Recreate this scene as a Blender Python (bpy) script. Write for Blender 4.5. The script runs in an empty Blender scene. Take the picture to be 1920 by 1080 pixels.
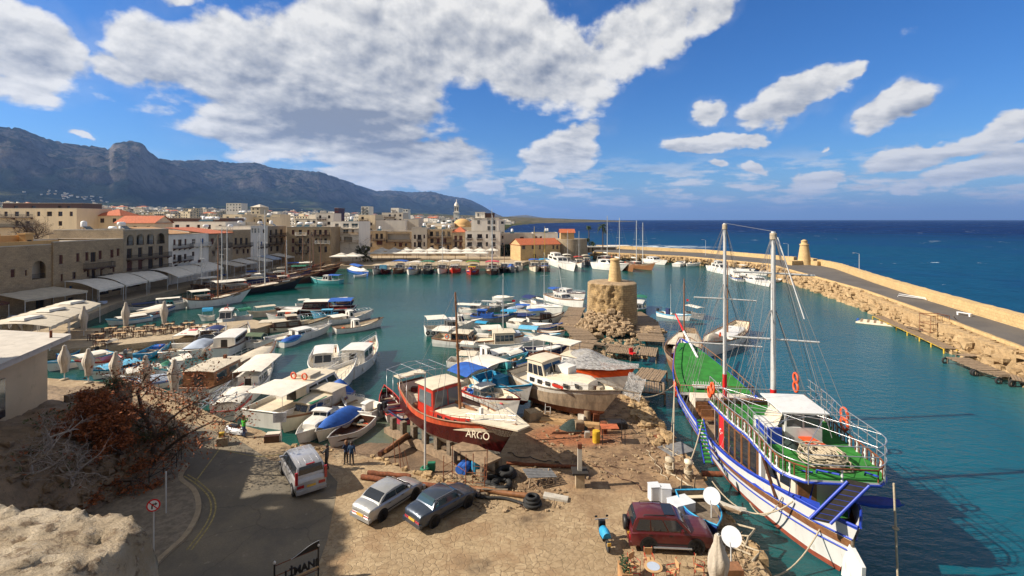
import bpy, math, random
from mathutils import Vector, Matrix, noise as mn
R = math.radians
rnd = random.Random(7)
sc = bpy.context.scene
COL = sc.collection
F, CX, HY, H = 920.0, 960.0, 412.0, 17.0
WZ = -1.2
def W(px, py, z=0.0):
    Y = F*(H-z)/(py-HY); return Vector(((px-CX)/F*Y, Y, z))
def U(r, a, b): return a+(b-a)*r.random()
def fbm(x, y, z=0.0, o=4): return mn.fractal(Vector((x, y, z)), 1.0, 2.0, o)
# ---------------------------------------------------------------- mesh builder
class MB:
    def __init__(s): s.v=[]; s.f=[]; s.m=[]; s.sm=[]
    def add(s, vs, fs, m=0, sm=False):
        o=len(s.v); s.v+=[tuple(v) for v in vs]
        for f in fs: s.f.append(tuple(i+o for i in f)); s.m.append(m); s.sm.append(sm)
    def box(s, c, d, m=0, rz=0, tilt=None):
        x,y,z=d[0]/2,d[1]/2,d[2]/2
        vs=[Vector((a,b,e)) for a in(-x,x) for b in(-y,y) for e in(-z,z)]
        M=Matrix.Rotation(rz,3,'Z')
        if tilt: M=M@Matrix.Rotation(tilt[0],3,'X')@Matrix.Rotation(tilt[1],3,'Y')
        s.add([M@v+Vector(c) for v in vs],[(0,1,3,2),(4,6,7,5),(0,4,5,1),(2,3,7,6),(0,2,6,4),(1,5,7,3)],m)
    def hexa(s, b, t, m=0):   # bottom 4 pts, top 4 pts (ccw from above)
        s.add(list(b)+list(t),[(3,2,1,0),(4,5,6,7),(0,1,5,4),(1,2,6,5),(2,3,7,6),(3,0,4,7)],m)
    def tube(s, pts, r, n=6, m=0, r1=None, cap=True, sm=True):
        pts=[Vector(p) for p in pts]; k=len(pts); r1=r if r1 is None else r1
        vs=[]
        for i,p in enumerate(pts):
            d=(pts[min(i+1,k-1)]-pts[max(i-1,0)])
            if d.length<1e-6: d=Vector((0,0,1))
            d.normalize(); a=Vector((0,0,1)) if abs(d.z)<.9 else Vector((1,0,0))
            u=d.cross(a).normalized(); w=d.cross(u); q=r+(r1-r)*i/max(k-1,1)
            for j in range(n):
                an=2*math.pi*j/n; vs.append(p+u*math.cos(an)*q+w*math.sin(an)*q)
        fs=[(i*n+j,i*n+(j+1)%n,(i+1)*n+(j+1)%n,(i+1)*n+j) for i in range(k-1) for j in range(n)]
        s.add(vs,fs,m,sm)
        if cap and n>2:
            s.add(vs[:n],[tuple(range(n))[::-1]],m); s.add(vs[-n:],[tuple(range(n))],m)
    def lathe(s, c, prof, n=16, m=0, sm=True, ax=None):
        c=Vector(c); vs=[]
        for r,z in prof:
            for j in range(n):
                a=2*math.pi*j/n; p=Vector((math.cos(a)*r,math.sin(a)*r,z))
                if ax: p=ax@p
                vs.append(p+c)
        k=len(prof)
        s.add(vs,[(i*n+j,i*n+(j+1)%n,(i+1)*n+(j+1)%n,(i+1)*n+j) for i in range(k-1) for j in range(n)],m,sm)
        if prof[0][0]>1e-4: s.add(vs[:n],[tuple(range(n))[::-1]],m)
        if prof[-1][0]>1e-4: s.add(vs[-n:],[tuple(range(n))],m)
    def torus(s, c, R1, r, n=14, k=6, m=0, rot=None):
        rot=rot or Matrix.Identity(3); vs=[]
        for i in range(n):
            a=2*math.pi*i/n
            for j in range(k):
                b=2*math.pi*j/k
                vs.append(Vector(c)+rot@Vector(((R1+r*math.cos(b))*math.cos(a),(R1+r*math.cos(b))*math.sin(a),r*math.sin(b))))
        s.add(vs,[(i*k+j,((i+1)%n)*k+j,((i+1)%n)*k+(j+1)%k,i*k+(j+1)%k) for i in range(n) for j in range(k)],m,True)
    def grid(s, rows, m=0, sm=True, closed=False):
        n=len(rows[0]); vs=[p for r in rows for p in r]; k=len(rows)
        q=n if closed else n-1
        s.add(vs,[(i*n+j,i*n+(j+1)%n,(i+1)*n+(j+1)%n,(i+1)*n+j) for i in range(k-1) for j in range(q)],m,sm)
    def prism(s, pts, z0, z1, m=0, ms=None):   # ccw list of xy
        n=len(pts); vs=[(p[0],p[1],z0) for p in pts]+[(p[0],p[1],z1) for p in pts]
        s.add(vs,[tuple(range(n))[::-1]],m); s.add(vs,[tuple(range(n,2*n))],m)
        s.add(vs,[(i,(i+1)%n,(i+1)%n+n,i+n) for i in range(n)],m if ms is None else ms)
    def sheet(s, rows, th, m=0):  # thin curved sheet with thickness
        up=[[Vector(p)+Vector((0,0,th)) for p in r] for r in rows]
        s.grid(up,m); s.grid([r[::-1] for r in rows],m)
        ed=[*rows[0],*[r[-1] for r in rows[1:]],*rows[-1][::-1][1:],*[r[0] for r in rows[::-1][1:-1]]]
        eu=[Vector(p)+Vector((0,0,th)) for p in ed]
        s.grid([eu,ed],m,False,True)
    def mesh(s, name, mats):
        me=bpy.data.meshes.new(name); me.from_pydata(s.v,[],s.f)
        for a in mats: me.materials.append(MT[a] if isinstance(a,str) else a)
        me.polygons.foreach_set('material_index',s.m); me.polygons.foreach_set('use_smooth',s.sm)
        me.update(); return me
    def build(s, name, mats, parent=None, label=None):
        if isinstance(mats,(str,)): mats=[mats]
        if not s.v: return None
        o=bpy.data.objects.new(name, s.mesh(name,mats)); COL.objects.link(o)
        if parent: o.parent=parent
        if label: o['label']=label
        return o
def empty(name, loc, label, cat, group=None, rz=0.0):
    o=bpy.data.objects.new(name,None); COL.objects.link(o); o.location=loc; o.rotation_euler=(0,0,rz)
    o.empty_display_size=.3
    return tag(o,label,cat,group)
def tag(o, label, cat, group=None):
    o['label']=label; o['category']=cat
    if group: o['group']=group
    return o
def kind(o, k='structure'): o['kind']=k; return o
def copytree(o, parent=None):
    c=o.copy(); COL.objects.link(c); c.parent=parent
    for ch in list(o.children): copytree(ch,c)
    return c
# ---------------------------------------------------------------- materials
MT={}
def nt(name):
    m=bpy.data.materials.new(name); m.use_nodes=True; n=m.node_tree
    b=n.nodes['Principled BSDF']; MT[name]=m; return m,n,b
class G:  # tiny node graph helper
    def __init__(s,t): s.t=t
    def n(s,ty,ins={},**kw):
        x=s.t.nodes.new(ty)
        for k,v in kw.items(): setattr(x,k,v)
        for k,v in ins.items():
            if isinstance(v,bpy.types.NodeSocket): s.t.links.new(v,x.inputs[k])
            elif isinstance(v,bpy.types.Node): s.t.links.new(v.outputs[0],x.inputs[k])
            else: x.inputs[k].default_value=v
        return x
    def math(s,op,a,b=0.0,c=None,clamp=False):
        d={0:a,1:b}
        if c is not None: d[2]=c
        return s.n('ShaderNodeMath',d,operation=op,use_clamp=clamp).outputs[0]
    def mix(s,f,a,b,bt='MIX'):
        x=s.n('ShaderNodeMix',{},data_type='RGBA',blend_type=bt); x.clamp_factor=True
        for i,v in((0,f),(6,a),(7,b)):
            if isinstance(v,bpy.types.NodeSocket): s.t.links.new(v,x.inputs[i])
            else: x.inputs[i].default_value=v if i==0 else (*v[:3],1)
        return x.outputs[2]
    def mr(s,v,a,b,c=0.0,d=1.0,st='SMOOTHSTEP'):
        return s.n('ShaderNodeMapRange',{0:v,1:a,2:b,3:c,4:d},interpolation_type=st).outputs[0]
    def noise(s,vec,sc,det=4,rough=.55,dim='3D'):
        return s.n('ShaderNodeTexNoise',{'Vector':vec,'Scale':sc,'Detail':det,'Roughness':rough},noise_dimensions=dim).outputs[0]
    def vmul(s,v,k): return s.n('ShaderNodeVectorMath',{0:v,1:k},operation='MULTIPLY').outputs[0]
def plain(name,c,rough=.6,var=.25,sc=3.0,bump=.0,bsc=20,metal=0.0,dirt=None,spec=.5,c2=None,streak=False):
    m,t,b=nt(name); g=G(t)
    co=g.n('ShaderNodeTexCoord').outputs['Object']
    if streak: co2=g.vmul(co,(1,1,.18))
    else: co2=co
    n1=g.noise(co2,sc,5,.65)
    c2=c2 or tuple(x*(1-var) for x in c)
    col=g.mix(g.mr(n1,.35,.65),c,c2)
    if dirt:
        n2=g.noise(co2,sc*2.7,6,.7); col=g.mix(g.mr(n2,.56,.72,0,.8),col,dirt)
    t.links.new(col,b.inputs['Base Color'])
    b.inputs['Roughness'].default_value=rough; b.inputs['Metallic'].default_value=metal
    b.inputs['Specular IOR Level'].default_value=spec
    if bump:
        bn=g.n('ShaderNodeBump',{'Height':g.noise(co,bsc,6,.65),'Strength':bump,'Distance':.05})
        t.links.new(bn.outputs[0],b.inputs['Normal'])
    return m
D=(.12,.07,.035)
plain('wht',(.74,.71,.65),.35,.12,1.5,dirt=(.42,.36,.28),streak=True)
plain('crm',(.68,.59,.44),.5,.15,1.5,dirt=(.33,.26,.18),streak=True)
plain('oldwht',(.52,.48,.41),.6,.25,2,dirt=(.20,.14,.09),streak=True)
plain('wood',(.27,.12,.05),.45,.35,4,.15,30,dirt=(.1,.045,.02))
plain('dwood',(.085,.032,.016),.4,.4,4,.1,30)
plain('scrp',(.40,.30,.20),.8,.45,2.2,.3,10,dirt=(.20,.10,.06),streak=True)
plain('plank',(.30,.21,.13),.8,.4,3,.3,18,dirt=(.12,.08,.05))
plain('oldwood',(.20,.155,.11),.85,.45,4,.4,14,dirt=(.08,.055,.035))
plain('blu',(.015,.10,.42),.7,.3,2,.3,6)
plain('nvy',(.012,.025,.12),.6,.3,2,.2,6)
plain('cyn',(.02,.30,.55),.6,.3,3,dirt=(.25,.4,.45))
plain('lbl',(.12,.42,.62),.6,.2,3,dirt=(.4,.5,.5))
plain('tel',(.08,.38,.40),.5,.25,3,dirt=(.3,.38,.36))
plain('grn',(.01,.16,.085),.75,.3,3,.3,6)
plain('olv',(.08,.12,.06),.8,.3,3,.3,6)
plain('red',(.50,.035,.018),.4,.25,2,dirt=(.22,.04,.02),streak=True)
plain('mar',(.075,.008,.008),.25,.3,2,dirt=(.13,.03,.02),streak=True)
plain('org',(.72,.085,.012),.45,.2,2)
plain('ring',(.80,.10,.025),.45,.15,4)
plain('pnk',(.60,.06,.09),.6,.2,2)
plain('yel',(.62,.40,.03),.5,.3,3,dirt=(.3,.15,.03))
plain('blk',(.012,.012,.014),.5,.3,3)
plain('dark',(.03,.024,.02),.8,.4,2)
plain('gry',(.20,.20,.20),.6,.3,3,dirt=(.1,.09,.08))
plain('stl',(.55,.56,.58),.32,.1,3,metal=.7)
plain('pole',(.62,.62,.60),.45,.1,2,metal=.2,dirt=(.35,.28,.2))
plain('bei',(.55,.48,.37),.85,.18,1.2,.25,5,dirt=(.36,.29,.2))
plain('canv',(.50,.44,.36),.9,.3,3,.6,9,dirt=(.30,.25,.19),streak=True)
plain('canw',(.70,.65,.56),.85,.14,1.2,.2,5,dirt=(.4,.36,.3))
plain('canbl',(.40,.46,.56),.85,.14,1.2,.2,5)
plain('rope',(.50,.42,.30),.9,.3,12,.5,60)
plain('rust',(.22,.065,.022),.85,.5,6,.4,25,dirt=(.06,.025,.015))
plain('rub',(.018,.018,.018),.8,.4,6)
plain('carp',(.022,.20,.022),.95,.35,1.2,.3,60,dirt=(.04,.13,.03))
plain('conc',(.40,.31,.20),.9,.25,1.5,.4,12,dirt=(.17,.13,.09))
plain('net',(.03,.05,.045),.95,.5,8,.8,30)
plain('skin',(.45,.24,.16),.6,.1)
plain('hair',(.22,.10,.04),.7,.4,20)
plain('hairdk',(.05,.03,.02),.7,.4,20)
plain('jgrn',(.06,.55,.03),.8,.25,10,.3,20)
plain('jean',(.03,.06,.14),.85,.3,8)
plain('jknv',(.02,.035,.08),.8,.3,8,.2,20)
plain('jkgry',(.08,.08,.08),.85,.3,8)
plain('tile',(.50,.13,.05),.8,.35,2.5,.4,10,dirt=(.25,.10,.05))
plain('tileold',(.48,.26,.11),.85,.4,3,.4,10)
plain('plaw',(.82,.75,.64),.85,.1,.4,dirt=(.55,.47,.36),streak=True)
plain('plag',(.60,.53,.43),.85,.15,.4,dirt=(.38,.31,.23),streak=True)
plain('plac',(.74,.60,.40),.85,.12,.4,dirt=(.52,.40,.25),streak=True)
plain('play',(.60,.36,.14),.85,.1,.4,dirt=(.42,.25,.1),streak=True)
plain('roofg',(.44,.38,.30),.9,.3,.5,dirt=(.18,.16,.13))
plain('shut',(.12,.035,.022),.7,.35,4)
plain('shutb',(.03,.12,.33),.7,.3,4)
plain('iron',(.014,.012,.012),.55,.3,5)
plain('plast',(.62,.64,.67),.25,.1,2)
plain('flagr',(.62,.01,.015),.7,.15,2)
plain('redm',(.65,.015,.015),.4,.15,2)
plain('signw',(.75,.75,.75),.5,.05,2)
plain('bark',(.10,.065,.045),.9,.5,6,.6,25)
plain('barkw',(.42,.36,.31),.9,.4,6,.4,25,dirt=(.2,.16,.13))
plain('lfor',(.36,.105,.028),.85,.55,2.5,c2=(.15,.05,.018))
plain('lfol',(.10,.105,.035),.85,.5,2.5,c2=(.05,.055,.02))
plain('lfgr',(.035,.065,.018),.85,.5,2.5,c2=(.018,.03,.01))
plain('plate',(.70,.42,.06),.5,.05)
plain('foam',(.80,.84,.86),.9,.1)
plain('ink',(.03,.07,.30),.6,.05)
def glassm(name,c,r=.08):
    m,t,b=nt(name); b.inputs['Base Color'].default_value=(*c,1); b.inputs['Roughness'].default_value=r
    b.inputs['Specular IOR Level'].default_value=.8; return m
glassm('glass',(.018,.022,.028)); glassm('glassb',(.03,.06,.075)); glassm('glassw',(.10,.12,.13),.15)
def carpaint(name,c,metal=.4,rough=.3,var=.1):
    m=plain(name,c,rough,var,2,metal=metal,dirt=tuple(x*.65+.04 for x in c)); b=m.node_tree.nodes['Principled BSDF']
    b.inputs['Coat Weight'].default_value=.6; b.inputs['Coat Roughness'].default_value=.12
carpaint('csil',(.40,.40,.39)); carpaint('cvan',(.44,.44,.46)); carpaint('cblu',(.045,.06,.085)); carpaint('cred',(.10,.012,.015),.2)
glassm('lred',(.35,.01,.015),.2); glassm('lwht',(.6,.6,.6),.1)
# transparent plastic sheeting
m,t,b=nt('film'); g=G(t); co=g.n('ShaderNodeTexCoord').outputs['Object']
b.inputs['Base Color'].default_value=(.42,.41,.40,1); b.inputs['Roughness'].default_value=.22
nz=g.noise(g.vmul(co,(1,3,1)),2.2,6,.7); t.links.new(g.mr(nz,.35,.62,.38,.88),b.inputs['Alpha'])
t.links.new(g.n('ShaderNodeBump',{'Height':nz,'Strength':1,'Distance':.25}).outputs[0],b.inputs['Normal'])
# mesh netting: alpha grid
m,t,b=nt('netting'); g=G(t); co=g.n('ShaderNodeTexCoord').outputs['Object']
b.inputs['Base Color'].default_value=(.55,.52,.45,1)
vo=g.n('ShaderNodeTexVoronoi',{'Vector':co,'Scale':9.0},feature='DISTANCE_TO_EDGE').outputs[0]
t.links.new(g.mr(vo,.10,.12,1,.0,'LINEAR'),b.inputs['Alpha'])
# stone masonry
def masonry(name,c1,c2,c3,sx=1.6,bw=.55,bh=.28,mort=.02,bump=.6,stain=.5):
    m,t,b=nt(name); g=G(t)
    ge=g.n('ShaderNodeNewGeometry'); co=g.n('ShaderNodeTexCoord').outputs['Object']
    sp=g.n('ShaderNodeSeparateXYZ',{0:co}); nn=g.n('ShaderNodeSeparateXYZ',{0:g.n('ShaderNodeTexCoord').outputs['Normal']})
    ax=g.math('GREATER_THAN',g.math('ABSOLUTE',nn.outputs[0]),.707)
    u=g.math('ADD',g.math('MULTIPLY',sp.outputs[0],g.math('SUBTRACT',1,ax)),g.math('MULTIPLY',sp.outputs[1],ax))
    wv=g.noise(co,1.7,3); 
    v=g.n('ShaderNodeCombineXYZ',{0:g.math('ADD',u,g.math('MULTIPLY',wv,.12)),1:g.math('ADD',sp.outputs[2],g.math('MULTIPLY',wv,.1))})
    br=g.n('ShaderNodeTexBrick',{'Vector':v.outputs[0],'Color1':(*c1,1),'Color2':(*c2,1),'Mortar':(*c3,1),'Scale':1.0,'Mortar Size':mort,'Mortar Smooth':.4,'Brick Width':bw,'Row Height':bh,'Bias':.1})
    n1=g.noise(co,.35,6,.7); n2=g.noise(co,6,5,.7)
    col=g.mix(g.mr(n1,.42,.68,0,stain),br.outputs[0],tuple(x*.35 for x in c3))
    col=g.mix(g.mr(n2,.3,.75,0,.55),col,tuple(min(1,x*1.5) for x in c1))
    t.links.new(col,b.inputs['Base Color']); b.inputs['Roughness'].default_value=.9
    hh=g.math('ADD',g.math('MULTIPLY',br.outputs[1],-.6),g.math('MULTIPLY',n2,.8))
    t.links.new(g.n('ShaderNodeBump',{'Height':hh,'Strength':bump,'Distance':.08}).outputs[0],b.inputs['Normal'])
masonry('stone',(.42,.30,.17),(.32,.225,.125),(.20,.14,.085))
masonry('stone2',(.40,.29,.17),(.28,.20,.12),(.17,.12,.075),bw=.7,bh=.3)
masonry('stoneg',(.38,.29,.19),(.28,.22,.145),(.18,.14,.09),bw=.6,bh=.25)
masonry('stony',(.50,.34,.16),(.38,.26,.12),(.26,.17,.08),bw=1.1,bh=.45,stain=.35)
masonry('stonw',(.52,.36,.17),(.42,.29,.13),(.30,.20,.09),bw=.9,bh=.5,mort=.03,stain=.25)
# rough rock
def rock(name,c1,c2,c3,s=1.0,bump=.8):
    m,t,b=nt(name); g=G(t); co=g.n('ShaderNodeTexCoord').outputs['Object']
    n1=g.noise(co,.9*s,8,.7); n2=g.noise(co,4.5*s,8,.72)
    vo=g.n('ShaderNodeTexVoronoi',{'Vector':co,'Scale':2.2*s,'Randomness':1.0}).outputs[0]
    col=g.mix(g.mr(n1,.35,.65),c1,c2); col=g.mix(g.mr(n2,.52,.72,0,.85),col,c3)
    t.links.new(col,b.inputs['Base Color']); b.inputs['Roughness'].default_value=.92
    hh=g.math('ADD',g.math('MULTIPLY',n2,1.0),g.math('MULTIPLY',vo,.35))
    t.links.new(g.n('ShaderNodeBump',{'Height':hh,'Strength':bump,'Distance':.15/s}).outputs[0],b.inputs['Normal'])
rock('rocky',(.42,.29,.15),(.30,.20,.10),(.13,.085,.045))
rock('rockw',(.38,.27,.16),(.27,.19,.11),(.12,.085,.055),1.0)
rock('bank',(.30,.21,.13),(.19,.135,.085),(.085,.07,.04),.9)
rock('rockwet',(.12,.085,.05),(.07,.055,.035),(.03,.028,.02),1.2)
rock('mud',(.20,.13,.075),(.13,.085,.05),(.08,.055,.035),.8,.6)
# ---------------------------------------------------------------- camera, sun, sky
cam=bpy.data.cameras.new('camera'); co_=bpy.data.objects.new('camera',cam); COL.objects.link(co_)
cam.sensor_width=36; cam.lens=36*F/1920; cam.shift_y=-(540-HY)/1920; cam.clip_end=90000; cam.clip_start=.1
co_.location=(0,0,H); co_.rotation_euler=(R(90),0,0); sc.camera=co_
SD=Vector((-.99,-.10,math.tan(R(36)))).normalized()
sl=bpy.data.lights.new('sun','SUN'); so=bpy.data.objects.new('sun',sl); COL.objects.link(so)
sl.energy=5.0; sl.angle=R(.53); sl.color=(1,.90,.76); so.rotation_euler=SD.to_track_quat('Z','Y').to_euler()
w=bpy.data.worlds.new('World'); sc.world=w; w.use_nodes=True; t=w.node_tree; g=G(t)
for n_ in list(t.nodes): t.nodes.remove(n_)
out=t.nodes.new('ShaderNodeOutputWorld')
sky=g.n('ShaderNodeTexSky',sky_type='NISHITA'); sky.sun_disc=False; sky.sun_elevation=R(36)
sky.sun_rotation=math.atan2(SD.x,SD.y); sky.air_density=1.0; sky.dust_density=.35; sky.ozone_density=2.5; sky.altitude=10
co=g.n('ShaderNodeTexCoord').outputs['Generated']
sp=g.n('ShaderNodeSeparateXYZ',{0:co}); X,Y,Z=sp.outputs
az=g.math('ARCTAN2',X,Y); el=g.math('ARCSINE',Z)
P0=g.n('ShaderNodeCombineXYZ',{0:az,1:el}).outputs[0]
# noise space: cells shrink towards the horizon
elp=g.math('MAXIMUM',el,.0); 
lel=g.math('MULTIPLY',g.math('LOGARITHM',g.math('ADD',elp,.05),2.718),.42)
azs=g.math('DIVIDE',az,g.math('ADD',.45,g.math('MULTIPLY',elp,1.3)))
PN=g.n('ShaderNodeCombineXYZ',{0:g.math('MULTIPLY',az,1.25),1:g.math('ADD',g.math('MULTIPLY',lel,1.45),g.math('MULTIPLY',az,.12))}).outputs[0]
wa=g.n('ShaderNodeTexNoise',{'Vector':P0,'Scale':5.0,'Detail':5,'Roughness':.6})
wv=g.n('ShaderNodeVectorMath',{0:wa.outputs[1],1:(.5,.5,.5)},operation='SUBTRACT').outputs[0]
def warp(k): return g.n('ShaderNodeVectorMath',{0:P0,1:g.vmul(wv,(k,k*.8,0))},operation='ADD').outputs[0]
PW=warp(.16)
def blobs(lst,P):
    acc=None
    for (px,py,rx,ry,rot,wt) in lst:
        a=math.atan((px-CX)/F); e=math.atan((HY-py)/F*math.cos(a))
        ca=math.cos(a)**2; ra=rx/F*ca; re=ry/F*math.cos(a)
        mp=g.n('ShaderNodeMapping',{'Vector':P,'Location':(a,e,0),'Rotation':(0,0,R(rot)),'Scale':(ra,re,1)},vector_type='TEXTURE')
        gr=g.n('ShaderNodeTexGradient',{0:mp.outputs[0]},gradient_type='SPHERICAL').outputs[1]
        v=g.math('MULTIPLY',gr,wt) if wt!=1 else gr
        acc=v if acc is None else g.math('MAXIMUM',acc,v)
    return acc
BL=[(60,95,210,110,-8,1.1),(-80,70,260,140,0,1.1),(330,110,190,90,-20,1.1),(470,150,280,130,-15,1.3),(620,190,300,150,-10,1.5),(700,90,260,170,10,1.4),
 (560,255,260,60,-4,1.1),(850,60,300,130,5,1.3),(1010,110,200,130,-25,1.2),(1180,70,260,100,25,1.0),(1330,10,120,60,30,.8),(350,0,90,30,0,.8),(640,10,110,30,0,.7),
 (770,300,230,60,-5,1.1),(690,330,160,45,0,.9),(450,240,120,70,-20,.9),(165,263,55,16,-5,.9),(240,120,110,60,-10,.9),
 (1060,280,120,45,18,1.1),(1000,322,70,26,5,.9),(1030,345,45,18,5,.9),(910,345,45,26,20,.9),(1490,185,165,50,16,1.2),(1330,205,55,36,20,1.0),(1680,205,120,48,22,1.1),(1590,150,60,24,20,1.0),
 (1310,268,110,28,8,1.1),(1400,258,40,18,5,.9),(1340,308,35,16,0,.9),(1400,310,45,20,5,.9),(1530,322,70,24,0,1.0),(1720,285,160,34,8,1.1),(1880,250,130,40,12,1.1),(1850,310,220,40,8,1.15),(1700,340,80,16,0,.8),(1545,268,22,10,20,.7)]
bf=blobs(BL,PW)
def fb(P,s=6.5):
    wq=g.n('ShaderNodeTexNoise',{'Vector':P,'Scale':11.0,'Detail':4}).outputs[1]; Q=g.n('ShaderNodeVectorMath',{0:P,1:g.vmul(wq,(.05,.05,0))},operation='ADD').outputs[0]
    v=[g.n('ShaderNodeTexVoronoi',{'Vector':Q,'Scale':k,'Smoothness':.35},feature='SMOOTH_F1',voronoi_dimensions='2D').outputs[0] for k in(7.0,17.0,38.0)]
    vv=g.math('ADD',g.math('MULTIPLY',v[0],.50),g.math('ADD',g.math('MULTIPLY',v[1],.24),g.math('MULTIPLY',v[2],.10)))
    return g.math('ADD',g.math('MULTIPLY',g.noise(P,s,10,.60),.70),g.math('MULTIPLY',g.math('SUBTRACT',.72,vv),.36))
f1=fb(PN)
off=g.n('ShaderNodeVectorMath',{0:PN,1:(-.014,.026,0)},operation='ADD').outputs[0]
f2=fb(off)
dens=g.math('ADD',g.math('MULTIPLY',bf,1.15),g.math('MULTIPLY',g.math('SUBTRACT',f1,.5),1.7))
al=g.mr(dens,.25,.54)
# low cumulus field near the horizon
hz=g.math('MULTIPLY',g.mr(el,.008,.03),g.mr(el,.14,.06))
PH=g.n('ShaderNodeCombineXYZ',{0:g.math('MULTIPLY',az,5.5),1:g.math('MULTIPLY',el,24)}).outputs[0]
h1=g.noise(PH,1.9,7,.6); hw=g.mr(az,-.1,.02,.35,1)
al2=g.math('MULTIPLY',g.math('MULTIPLY',g.mr(h1,.46,.60),hz),g.math('MULTIPLY',hw,.95))
SH=[(660,240,360,75,-6,1.6),(760,150,200,90,0,.75),(560,170,230,80,-10,.8),(880,70,170,60,0,.7),(1490,205,150,30,16,.8),(1690,222,100,24,18,.8),(1300,278,100,14,5,.6),(60,130,180,50,0,.55),(1000,130,160,80,0,.5),(800,330,190,30,0,.5),(1850,322,200,20,5,.6),(1720,300,140,15,6,.6),(1060,298,90,20,15,.6),(300,150,150,40,-15,.5)]
sh=blobs(SH,warp(.10))
li=g.math('ADD',.80,g.math('MULTIPLY',g.math('SUBTRACT',f1,f2),3.4))
li=g.math('SUBTRACT',li,g.math('MULTIPLY',sh,.62))
li=g.math('SUBTRACT',li,g.math('MULTIPLY',g.mr(dens,.6,1.6),.12),clamp=True)
cc=g.mix(li,(1.5,1.7,2.1),(5.2,5.1,4.9))
hzc=g.mix(g.mr(el,.12,.0),cc,(5.2,5.9,7.0))
cc=g.mix(g.mr(el,.16,.03,0,.55),cc,(4.2,4.5,5.0))
skc=g.n('ShaderNodeHueSaturation',{'Color':sky.outputs[0],'Saturation':1.28,'Value':1.0}).outputs[0]
skc=g.mix(1.0,skc,(.33,.51,.73),'MULTIPLY')
hzs=g.mix(g.mr(el,.11,.0,0,.7),skc,(1.55,2.5,4.1))
thin=g.math('MULTIPLY',g.mr(g.noise(PN,3.0,6,.6),.45,.8,0,.25),g.mr(bf,.0,.3))
a3=g.math('MAXIMUM',g.math('MAXIMUM',al,al2),thin)
fin=g.mix(a3,hzs,cc)
fin=g.mix(g.math('MULTIPLY',g.mr(el,.46,.62),g.mr(g.noise(co,2.2,6,.6),.30,.50,.35,.92)),fin,(2.2,2.15,2.05))  # cloud cover above the view, added as neutral fill light
fin=g.mix(g.math('MULTIPLY',g.math('MULTIPLY',g.mr(Y,.1,-.25),g.mr(g.noise(co,3.1,6,.6),.38,.52)),g.mr(el,.02,.1)),fin,(2.4,2.35,2.25))  # cloud behind the camera, added for the same fill light
fin=g.mix(g.math('GREATER_THAN',0.0,el),fin,(1.0,1.5,2.0))
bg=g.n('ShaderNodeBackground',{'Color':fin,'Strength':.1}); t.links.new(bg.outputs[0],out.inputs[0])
w.cycles.sampling_method='MANUAL'; w.cycles.sample_map_resolution=512
sc.view_settings.view_transform='Standard'; sc.view_settings.look='None'; sc.view_settings.exposure=.80; sc.view_settings.gamma=1
sc.cycles.use_denoising=True; sc.cycles.max_bounces=6; sc.cycles.transparent_max_bounces=12; sc.cycles.volume_bounces=0
# ---------------------------------------------------------------- water
m,t,b=nt('water'); g=G(t)
pos=g.n('ShaderNodeNewGeometry').outputs['Position']; sp=g.n('ShaderNodeSeparateXYZ',{0:pos}); PX,PY,_=sp.outputs
def hp(x0,y0,x1,y1,a,b_):  # smooth half-plane to the right of the line p0->p1
    dx,dy=x1-x0,y1-y0; L=math.hypot(dx,dy); nx,ny=dy/L,-dx/L
    d=g.math('ADD',g.math('MULTIPLY',g.math('SUBTRACT',PX,x0),nx),g.math('MULTIPLY',g.math('SUBTRACT',PY,y0),ny))
    return g.mr(d,a,b_)
o1=hp(66,62,104,172,-1,3); o2=hp(36,240,104,172,-1,3); o2=g.math('SUBTRACT',1,hp(104,172,36,240,-3,1))
far=g.mr(PY,240,260); outm=g.math('MAXIMUM',g.math('MAXIMUM',o1,hp(28,243,104,172,-3,1) if False else g.math('SUBTRACT',1,hp(104,172,30,246,-1,3)) if False else far),0)
# outer sea: right of the breakwater arm OR beyond its outer face
beyond=hp(30,243,104,172,-400,-399) if False else g.mr(g.math('ADD',g.math('MULTIPLY',PX,.68),g.math('MULTIPLY',PY,.73)),198,204)
outm=g.math('MAXIMUM',o1,beyond)
nb=g.noise(pos,.012,4,.6); nb2=g.noise(g.vmul(pos,(.3,1,1)),.05,4)
harb=g.mix(g.mr(nb2,.35,.7),(.003,.047,.040),(.005,.068,.058))
near=g.mr(PX,6,30); harb=g.mix(g.math('MULTIPLY',near,g.mr(PY,150,40)),harb,(.001,.078,.115))
# shallows by slip and breakwater
shal=g.mr(g.n('ShaderNodeVectorMath',{0:pos,1:(-6,41,-1.2)},operation='DISTANCE').outputs[1],3,13,1,0)
harb=g.mix(shal,harb,(.10,.11,.075))
sh2=hp(66,62,104,172,-16,-6); harb=g.mix(g.math('MULTIPLY',sh2,.7),harb,(.05,.15,.13))
deep=g.mix(g.mr(g.n('ShaderNodeVectorMath',{0:pos,1:(80,140,-1.2)},operation='DISTANCE').outputs[1],40,900),(.002,.055,.125),(.001,.012,.068))
deep=g.mix(g.mr(nb,.45,.65,0,.5),deep,(.002,.035,.13))
col=g.mix(outm,harb,deep)
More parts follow.
